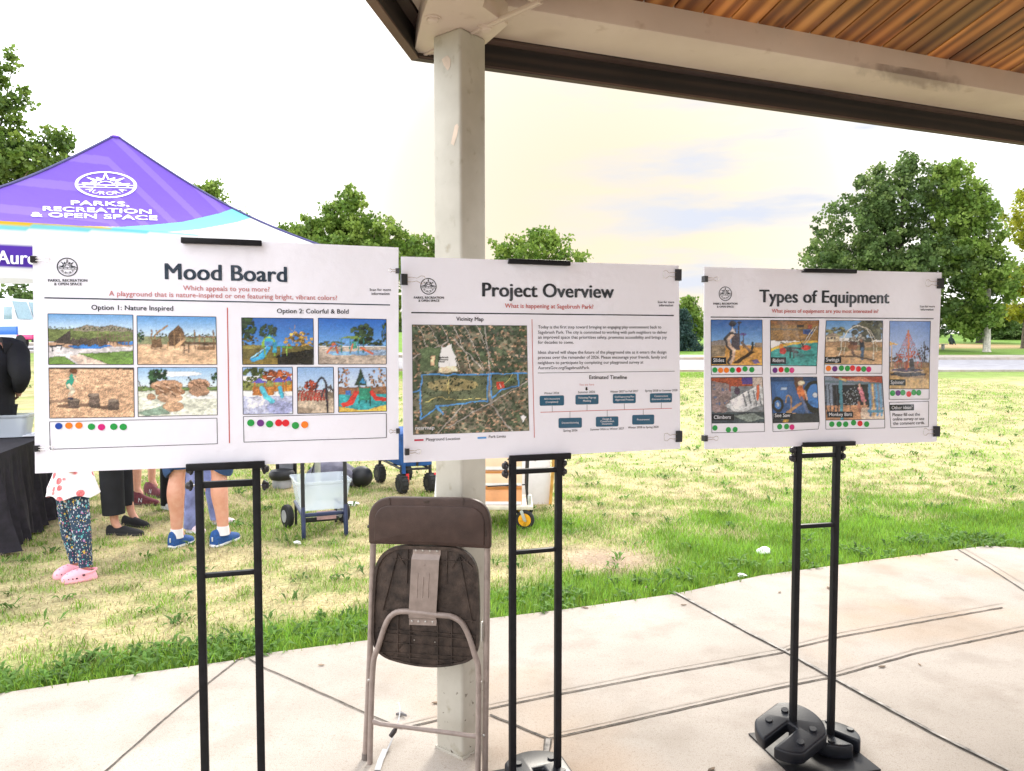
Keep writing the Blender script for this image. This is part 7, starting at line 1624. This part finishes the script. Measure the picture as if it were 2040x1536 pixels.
# trolley with a white tub
f1, f2 = gz(604, 1070), gz(688, 1062); tx_ = Vector(((f2 - f1).x, (f2 - f1).y, 0)); Wd = tx_.length; tx_.normalize(); ty_ = Vector((-tx_.y, tx_.x, 0))
tr_ = thing('folding_trolley', tuple((f1 + f2) / 2), 'folding trolley with dark blue tube legs and two tall black posts under the white tub', 'trolley')
for f in (f1, f2):
    fh = f + Vector((0, 0, .016))
    b = MB(); b.tube(smooth_path([fh + ty_ * .50 + Vector((0, 0, .20)), fh + ty_ * .30 + Vector((0, 0, .19)), fh + ty_ * .05 + Vector((0, 0, .18)), fh + Vector((0, 0, .14)), fh - ty_ * .03, fh - ty_ * .05 + Vector((0, 0, .06)), fh - ty_ * .02 + Vector((0, 0, .25))], 5), .016, 10); b.build('leg', NAVYM, tr_)
    b = MB(); b.tube([fh - ty_ * .02 + Vector((0, 0, .20)), fh + Vector((0, 0, .95))], .016, 10); b.build('post', BLKP, tr_)
    r_0 = f + ty_ * .46; b = MB(); b.tube([r_0 + Vector((0, 0, .012)), r_0 + Vector((0, 0, .2))], .012, 8); b.build('rear_leg', BLKP, tr_)
b = MB(); b.tube([f1 + Vector((0, 0, .965)), f2 + Vector((0, 0, .965))], .016, 10); b.build('handle', BLKP, tr_)
b = MB(); b.box((f1 + f2) / 2 + Vector((0, 0, .195)), (Wd - .03, .03, .03), tx_, ty_); b.build('front_rail', NAVYM, tr_, bevel=.006)
b = MB(); b.box((f1 + f2) / 2 + ty_ * .24 + Vector((0, 0, .10)), (Wd - .03, .025, .04), tx_, ty_); b.build('lower_rail', BLKP, tr_, bevel=.006)
b = MB(); b.box((f1 + f2) / 2 + ty_ * .20 + tx_ * .05 + Vector((0, 0, .14)), (.16, .02, .07), tx_, ty_); b.build('instruction_plate', M('pink_plate', srgb('c8a0a4'), .6, var=.2), tr_)
for s in (0.0, 1.0):
    w = f1.lerp(f2, s) + ty_ * .48 + tx_ * (.07 if s else -.07) + Vector((0, 0, .10)); b = MB(); b.lathe([(.03, -.03), (.09, -.028), (.10, -.015), (.10, .015), (.09, .028), (.03, .03)], w, tx_ + ty_ * .25, 24); wh = b.build('wheel', TYRE, tr_)
    b = MB(); b.lathe([(.055, -.033), (.05, .033)], w, tx_ + ty_ * .25, 16); b.build('rim', M('wheel_grey', (.4, .4, .42), .5, var=.1), wh)
tub_c = (f1 + f2) / 2 + ty_ * .26 + tx_ * .01 + Vector((0, 0, .215)); tbn = thing('storage_tub', tuple(tub_c), 'empty milky white tub sitting on the blue-legged trolley', 'tub'); open_bin('tub', tbn, tub_c, tx_, ty_, .44, .46, .245, MILK, .84, .012)
# camp stool: round black seat between two black posts with a grey back
sc = gz(562, 968); cs = thing('camp_stool', tuple(sc), 'black round-seated camp stool with grey back panel left of the white tub', 'stool')
b = MB(); b.lathe([(.02, 0), (.12, .0), (.14, .03), (.14, .07), (.12, .10), (.03, .115)], sc + Vector((0, 0, .10)), (0, 0, 1), 24); b.build('seat', BLKP, cs)
b = MB(); b.lathe([(.10, 0), (.11, .04), (.10, .1)], sc + Vector((0, 0, .005)), (0, 0, 1), 20); b.build('base', M('stool_grey', (.38, .38, .40), .5, var=.1), cs)
for s in (-.08, .12):
    b = MB(); b.box(sc + Vector((s, .10, .32)), (.035, .03, .55)); b.build('post', BLKP, cs, bevel=.005)
b = MB(); b.box(sc + Vector((.02, .105, .36)), (.165, .02, .42)); b.build('back_panel', fabric('grey_mesh', '8e9096'), cs, bevel=.006)
# grey holdall
hc = gz(662, 965); hb_ = thing('holdall', tuple(hc), 'slumped grey holdall with black straps on the grass behind the white tub', 'bag')
b = MB(); n = 18; prof = [(-.30, .05, .04), (-.27, .13, .16), (-.16, .17, .26), (0, .18, .30), (.15, .17, .27), (.26, .13, .19), (.31, .05, .05)]; vs = []
for x, ry, hz in prof:
    for k in range(n): a = 2 * math.pi * k / n; vs.append(hc + Vector((x + .02 * math.sin(3 * a), ry * math.cos(a), max(.004, hz * (.5 + .5 * math.sin(a)) * (1 + .07 * math.sin(5 * a + x * 9))))))
b.add(vs, [(i * n + k, i * n + (k + 1) % n, (i + 1) * n + (k + 1) % n, (i + 1) * n + k) for i in range(len(prof) - 1) for k in range(n)] + [tuple(range(n))[::-1], tuple((len(prof) - 1) * n + k for k in range(n))]); b.build('bag_body', fabric('grey_nylon', '6c6a78', scale=7), hb_, angle=70)
for x in (-.19, .16):
    b = MB(); b.tube(smooth_path([hc + Vector((x, -.18, .06)), hc + Vector((x + .01, -.17, .20)), hc + Vector((x + .03, -.08, .33)), hc + Vector((x + .02, .02, .33))], 5), [(.018, .006)] * 16, 8); b.build('strap', BLKP, hb_)
b = MB(); b.ball(hc + Vector((.34, -.04, .12)), (.13, .12, .12), 14, 10); b.build('end_pocket', BLKP, hb_)
# collapsible wagon
w1, w2, w3 = gz(801, 979), gz(857, 976), gz(757, 957); wx = Vector(((w2 - w1).x, (w2 - w1).y, 0)); Ww = wx.length; wx.normalize(); wy = Vector((w3.x - w1.x, w3.y - w1.y, 0)).normalized()
wg = thing('wagon', tuple((w1 + w2) / 2), 'blue fabric pull wagon with black wheels and red brakes, under the gap between posters', 'wagon'); wz = w1.z
for q, red in ((w1, 1), (w2, 1), (w3, 0), (w3 + wx * Ww, 0)):
    q = Vector((q.x, q.y, tz(q.x, q.y))); ctr = q + Vector((0, 0, .105)); ax = (wx - wy * wx.dot(wy)).normalized() if False else wx
    b = MB(); b.lathe([(.045, -.04), (.085, -.042), (.102, -.03), (.105, 0), (.102, .03), (.085, .042), (.045, .04)], ctr, ax + Vector((0, .35, 0)), 24)
    for k in range(14):
        a = 2 * math.pi * k / 14; x_, y_, z_ = frame_from(ax + Vector((0, .35, 0))); b.box(ctr + x_ * math.cos(a) * .103 + y_ * math.sin(a) * .103, (.012, .012, .07), x_ * math.cos(a) + y_ * math.sin(a), z_.cross(x_ * math.cos(a) + y_ * math.sin(a)))
    wl_ = b.build('wheel', TYRE, wg); b = MB(); b.lathe([(.042, -.043), (.042, .043)], ctr, ax + Vector((0, .35, 0)), 16); b.build('rim', BLKP, wl_)
    b = MB(); b.tube([ctr + Vector((0, 0, .10)), ctr + Vector((0, 0, .21))], .018, 8); b.build('fork', BLKP, wg)
    if red: b = MB(); b.box(ctr + wx * .062 + Vector((0, -.02, .045)), (.035, .05, .13)); b.build('brake', REDP, wg, bevel=.012)
fr0 = Vector((w1.x, w1.y, wz)); wl2 = (w3 - w1).length
b = MB(); zf_ = .26
for a in (0, 1): b.tube([fr0 + wx * Ww * a + Vector((0, 0, zf_)), fr0 + wx * Ww * a + wy * wl2 + Vector((0, 0, zf_ + .02))], .013, 8)
for s in (0, .5, 1): b.tube([fr0 + wy * wl2 * s + Vector((0, 0, zf_)), fr0 + wy * wl2 * s + wx * Ww + Vector((0, 0, zf_))], .013, 8)
b.build('frame', BLKP, wg)
BLUF = fabric('blue_canvas', '24508c', scale=8); b = MB(); q0 = fr0 - wx * .02 - wy * .02; L2, W2 = wl2 + .04, Ww + .04
b.box(q0 + wx * W2 / 2 + wy * L2 / 2 + Vector((0, 0, zf_ + .21)), (W2, L2, .36), wx, wy, (0, 0, 1)); b.build('canvas_body', BLUF, wg, bevel=.02)
b = MB(); b.tube([fr0 + wx * .01 - wy * .03 + Vector((0, 0, .22)), fr0 + wx * .0 - wy * .035 + Vector((0, 0, .62))], .022, 8); b.build('corner_tube', BLUF, wg)
b = MB(); b.tube([fr0 + wx * Ww * .5 - wy * .03 + Vector((0, 0, .30)), fr0 + wx * Ww * .62 - wy * .10 + Vector((0, 0, .8))], .012, 8); b.build('pull_handle', BLKP, wg)
# platform cart with orange drawers
cw = gz(1046, 1049); ct = thing('platform_cart', tuple(cw), 'flat platform cart with black handle and yellow-hubbed wheels behind the middle easel', 'cart'); zc = cw.z; zd = hgt(1014, cw.y)
cx0, cx1 = PX(868, 1000, cw.y).x, PX(1062, 1000, cw.y).x; b = MB(); b.box(((cx0 + cx1) / 2, cw.y + .24, zd), (cx1 - cx0, .52, .035)); b.build('deck', M('cart_deck', srgb('cfc6b4'), .6, var=.12), ct, bevel=.008)
YEL = M('yellow_hub', srgb('e8a818'), .45, var=.08)
for x in (cw.x, cx0 + .09):
    for dy in (0, .44):
        c = Vector((x, cw.y + dy, zc + .082)); b = MB(); b.lathe([(.055, -.02), (.072, -.022), (.082, -.012), (.082, .012), (.072, .022), (.055, .02)], c, (.25, 1, 0), 24); wl_ = b.build('wheel', TYRE, ct)
        b = MB(); b.lathe([(.056, -.0235), (.056, .0235)], c, (.25, 1, 0), 20)
        for k in range(6): a = k * math.pi / 3; b.bar(c + Vector((0, -.026, 0)), c + Vector((math.cos(a) * .052, -.026, math.sin(a) * .052)), .010, .008, (0, 1, 0))
        b.build('hub', YEL, wl_); b = MB(); b.bar(c + Vector((-.004, -.036, 0)), c + Vector((-.035, -.03, zd - zc - .10)), .026, .006, (0, 1, 0)); b.lathe([(.012, 0), (.010, .012)], c + Vector((0, -.038, 0)), (0, -1, 0), 10); b.build('fork', M('zinc_fork', (.55, .58, .55), .4, .7, var=.1), ct)
hx0 = PX(1052, 1000, cw.y).x; b = MB()
for dy in (.04, .44): b.tube([(hx0, cw.y + dy, zd + .02), (hx0 - .01, cw.y + dy, zd + .14), (hx0 + .012, cw.y + dy, zd + .80)], .012, 8)
b.tube([(hx0 + .012, cw.y + .04, zd + .80), (hx0 + .012, cw.y + .44, zd + .80)], .012, 8); b.build('push_handle', BLKP, ct)
b = MB(); b.tube([(hx0, cw.y + .05, hgt(969, cw.y)), (cx0 + .45, cw.y - .02, hgt(970, cw.y))], .006, 6); b.build('cross_bar', BLKP, ct)
b = MB(); b.box((hx0 + .012, cw.y + .04, zd + .06), (.03, .03, .09)); b.build('hinge_bracket', M('zinc_fork', (.5, .5, .5)), ct, bevel=.004)
ORG = M('orange_box_board', srgb('e0a070'), .7, var=.12, scale=6); PALE = M('pale_orange_board', srgb('f2cfae'), .7, var=.08, scale=6); bx0, bx1 = PX(955, 1000, cw.y).x, PX(1040, 1000, cw.y).x
z0_ = zd + .0185; rows = [(1009, 972, ORG, 'lower'), (971, 940, PALE, 'middle'), (939, 900, PALE, 'upper')]
for i, (ya, yb, m_, nm) in enumerate(rows):
    za, zb = z0_ if i == 0 else hgt(ya, cw.y), hgt(yb, cw.y); cc = Vector(((bx0 + bx1) / 2, cw.y + .22, (za + zb) / 2)); o_b = thing('drawer_box', (cc.x, cc.y, za), '%s orange and cream drawer box stacked on the platform cart' % nm, 'box', 'drawer boxes on the platform cart')
    b = MB(); b.box(cc, (bx1 - bx0, .38, zb - za - .002)); b.build('carton', m_, o_b, bevel=.004)
    b = MB(); b.box((cc.x, cc.y - .192, za + (zb - za) * .10), (bx1 - bx0 - .01, .004, (zb - za) * .16)); b.build('white_stripe', M('stripe_white', (.78, .76, .74), .6, var=.05), o_b)
    b = MB(); b.box((cc.x, cc.y - .192, zb - (zb - za) * .10), (bx1 - bx0 - .01, .004, (zb - za) * .14)); b.build('brown_edge', M('edge_brown', srgb('b87838'), .7, var=.1), o_b)
# white sign board on wooden legs, and a foam board leaning by the post
Yw = 7.5; wb = thing('sign_board', tuple(PX(1080, 1003, Yw)), 'white sign board on wooden legs standing behind the platform cart', 'sign board')
p_, q_ = PX(1052, 1002, Yw), PX(1096, 1002, Yw); b = MB(); b.box(((p_.x + q_.x) / 2 - .18, Yw, hgt(900, Yw) / 2 + .03), (q_.x - p_.x + .36, .02, hgt(868, Yw) - hgt(1000, Yw))); b.build('panel', M('white_board', (.80, .79, .83), .4, var=.03), wb, bevel=.003)
WOODL = M('pine_leg', srgb('c89a4c'), .6, var=.2, scale=20)
for x0, x1 in ((1104, 1094), (1010, 1020)):
    b = MB(); b.bar(PX(x1 + 2, 1006, Yw - .03), PX(x0 + 2, 880, Yw - .02), .03, .02, (0, 1, 0)); b.build('leg', WOODL, wb)
b = MB(); b.ball(PX(1066, 917, Yw - .015), .008, 8, 6); b.build('screw', BLKP, wb)
Yf = 6.4; fb0, fb1 = PX(861, 1000, Yf).x, PX(905, 1000, Yf).x; fbt = thing('foam_board', (fb0, Yf, tz(fb0, Yf)), 'white foam board leaning upright just left of the pavilion post', 'board')
b = MB(); b.add([(fb0, Yf, .06), (fb1, Yf, .06), (fb1, Yf + .08, .75), (fb0 + .05, Yf + .08, .75), (fb0, Yf + .012, .06), (fb1, Yf + .012, .06), (fb1, Yf + .092, .75), (fb0 + .05, Yf + .092, .75)], [(0, 1, 2, 3)[::-1], (4, 5, 6, 7), (0, 4, 5, 1)[::-1], (1, 5, 6, 2)[::-1], (2, 6, 7, 3)[::-1], (3, 7, 4, 0)[::-1]]); b.build('sheet', MATS['white_board'], fbt, smooth=False)
# crumpled tissues on the grass
def tissue(x, y, w, label):
    c = gz(x, y) + Vector((0, 0, .022)); bm = bmesh.new(); bmesh.ops.create_icosphere(bm, subdivisions=3, radius=1); r = random.Random(int(x))
    k = [(Vector((r.uniform(-1, 1), r.uniform(-1, 1), r.uniform(-1, 1))).normalized(), r.uniform(2, 7), r.uniform(0, 6)) for _ in range(7)]
    for v in bm.verts: d = 1 + sum(.13 * math.sin(f * v.co.dot(n) + p) for n, f, p in k); v.co = Vector((v.co.x * w * d, v.co.y * w * .7 * d, v.co.z * w * .42 * d))
    me = bpy.data.meshes.new('tissue'); bm.to_mesh(me); bm.free(); tag(link_mesh(me, 'crumpled_tissue', M('tissue_white', (.80, .80, .80), .9, var=.03), None, tuple(c)), label, 'tissue')
tissue(1522, 1097, .052, 'crumpled white tissue on the lush grass between the middle and right easels'); tissue(592, 1082, .03, 'small white scrap on the lawn in front of the tub trolley'); tissue(702, 1004, .06, 'flat white wrapper on the grass right of the tub trolley'); tissue(1478, 1146, .03, 'white scrap at the edge of the paving, left of the right easel')

# ------------------------------------------------------------------ step van beyond the tent
VY = 40.0; vr = PX(64, 690, VY); gzv = tz(vr.x - 2, VY + .5); v0 = Vector((vr.x, VY, gzv)); va = Vector((1, -.32, 0)).normalized(); vs_ = Vector((.32, 1, 0)).normalized()
van = thing('step_van', tuple(v0), 'white step van with blue and pink bands parked beyond the tent at the left', 'van'); VW = M('van_white', (.78, .80, .84), .3, var=.03, coat=.3); VB = M('van_blue', srgb('2f6fc8'), .3, var=.05, coat=.3); VP = M('van_pink', srgb('d23c78'), .3, var=.05, coat=.3); GLS = M('van_glass', (.25, .36, .42), .08, var=.1); DK = M('van_dark', (.02, .02, .022), .7, var=.2)
W_ = 2.1; NZ = Vector((0, 0, 1))
def vbox(name, x0, x1, z0, z1, mat, y0=0.0, y1=W_, bev=.05, parent=van):
    b = MB(); b.box(v0 + va * (x0 + x1) / 2 + vs_ * ((y0 + y1) / 2) + NZ * ((z0 + z1) / 2), (x1 - x0, y1 - y0, z1 - z0), va, vs_); return b.build(name, mat, parent, bevel=bev)
def wedge(name, prof, mat, y0, y1, bev=.04, parent=van):
    b = MB(); b.prism(prof, v0 + vs_ * y0, va, NZ, -vs_, -(y1 - y0), 0); return b.build(name, mat, parent, bevel=bev)
body = wedge('body', [(-6.4, .55), (-1.1, .55), (-1.1, 1.55), (-1.55, 2.75), (-6.4, 2.85)], VW, 0, W_)
hood = wedge('hood', [(-1.12, .55), (-.1, .55), (-.06, 1.15), (-.3, 1.42), (-1.12, 1.58)], VW, .08, W_ - .08, .06)
vbox('pink_band', -6.42, -.03, .55, .80, VP, .03, W_ - .03, .03); vbox('blue_band', -6.42, -1.08, .81, 1.25, VB, -.012, W_ + .012, .01)
for a in (0, 1):
    b = MB(); y0 = .14 + a * .96; q = [(-1.085, 1.66), (-1.5, 2.62)]; b.add([v0 + va * (x + .02) + vs_ * y + NZ * z for x, z in q for y in (y0, y0 + .86)], [(0, 1, 3, 2)]); b.add([v0 + va * (x - .03) + vs_ * y + NZ * z for x, z in q for y in (y0, y0 + .86)], [(2, 3, 1, 0)]); b.build('windshield', GLS, van, smooth=False)
b = MB(); b.box(v0 + va * -.055 + vs_ * (W_ / 2) + NZ * .98, (.03, .74, .30), va, vs_); gl = b.build('grille', M('grille_grey', (.22, .23, .24), .5, var=.1), van, bevel=.01)
b = MB()
for i in range(7): b.box(v0 + va * -.036 + vs_ * (W_ / 2 - .33 + .11 * i) + NZ * .98, (.016, .03, .28), va, vs_)
b.build('grille_bars', VW, gl)
for y in (.36, W_ - .36):
    b = MB(); b.lathe([(.09, 0), (.09, .03), (.05, .05)], v0 + va * -.06 + vs_ * y + NZ * 1.0, va, 16); b.build('headlight', M('headlight_glass', (.7, .72, .74), .12, var=0), van)
vbox('bumper', -.12, .10, .40, .56, DK, .05, W_ - .05, .03)
for x in (-.85, -5.2):
    for y in (-.01, W_ - .23):
        b = MB(); c = v0 + va * x + vs_ * (y + .12) + NZ * .40; b.lathe([(.22, -.12), (.36, -.125), (.40, -.09), (.40, .09), (.36, .125), (.22, .12)], c, vs_, 24); w = b.build('wheel', TYRE, van); b = MB(); b.lathe([(.21, -.09), (.20, .09)], c, vs_, 18); b.build('rim', M('wheel_grey', (.4, .4, .42)), w)
vbox('side_window', -1.95, -1.35, 1.62, 2.3, GLS, -.006, .03, .005)
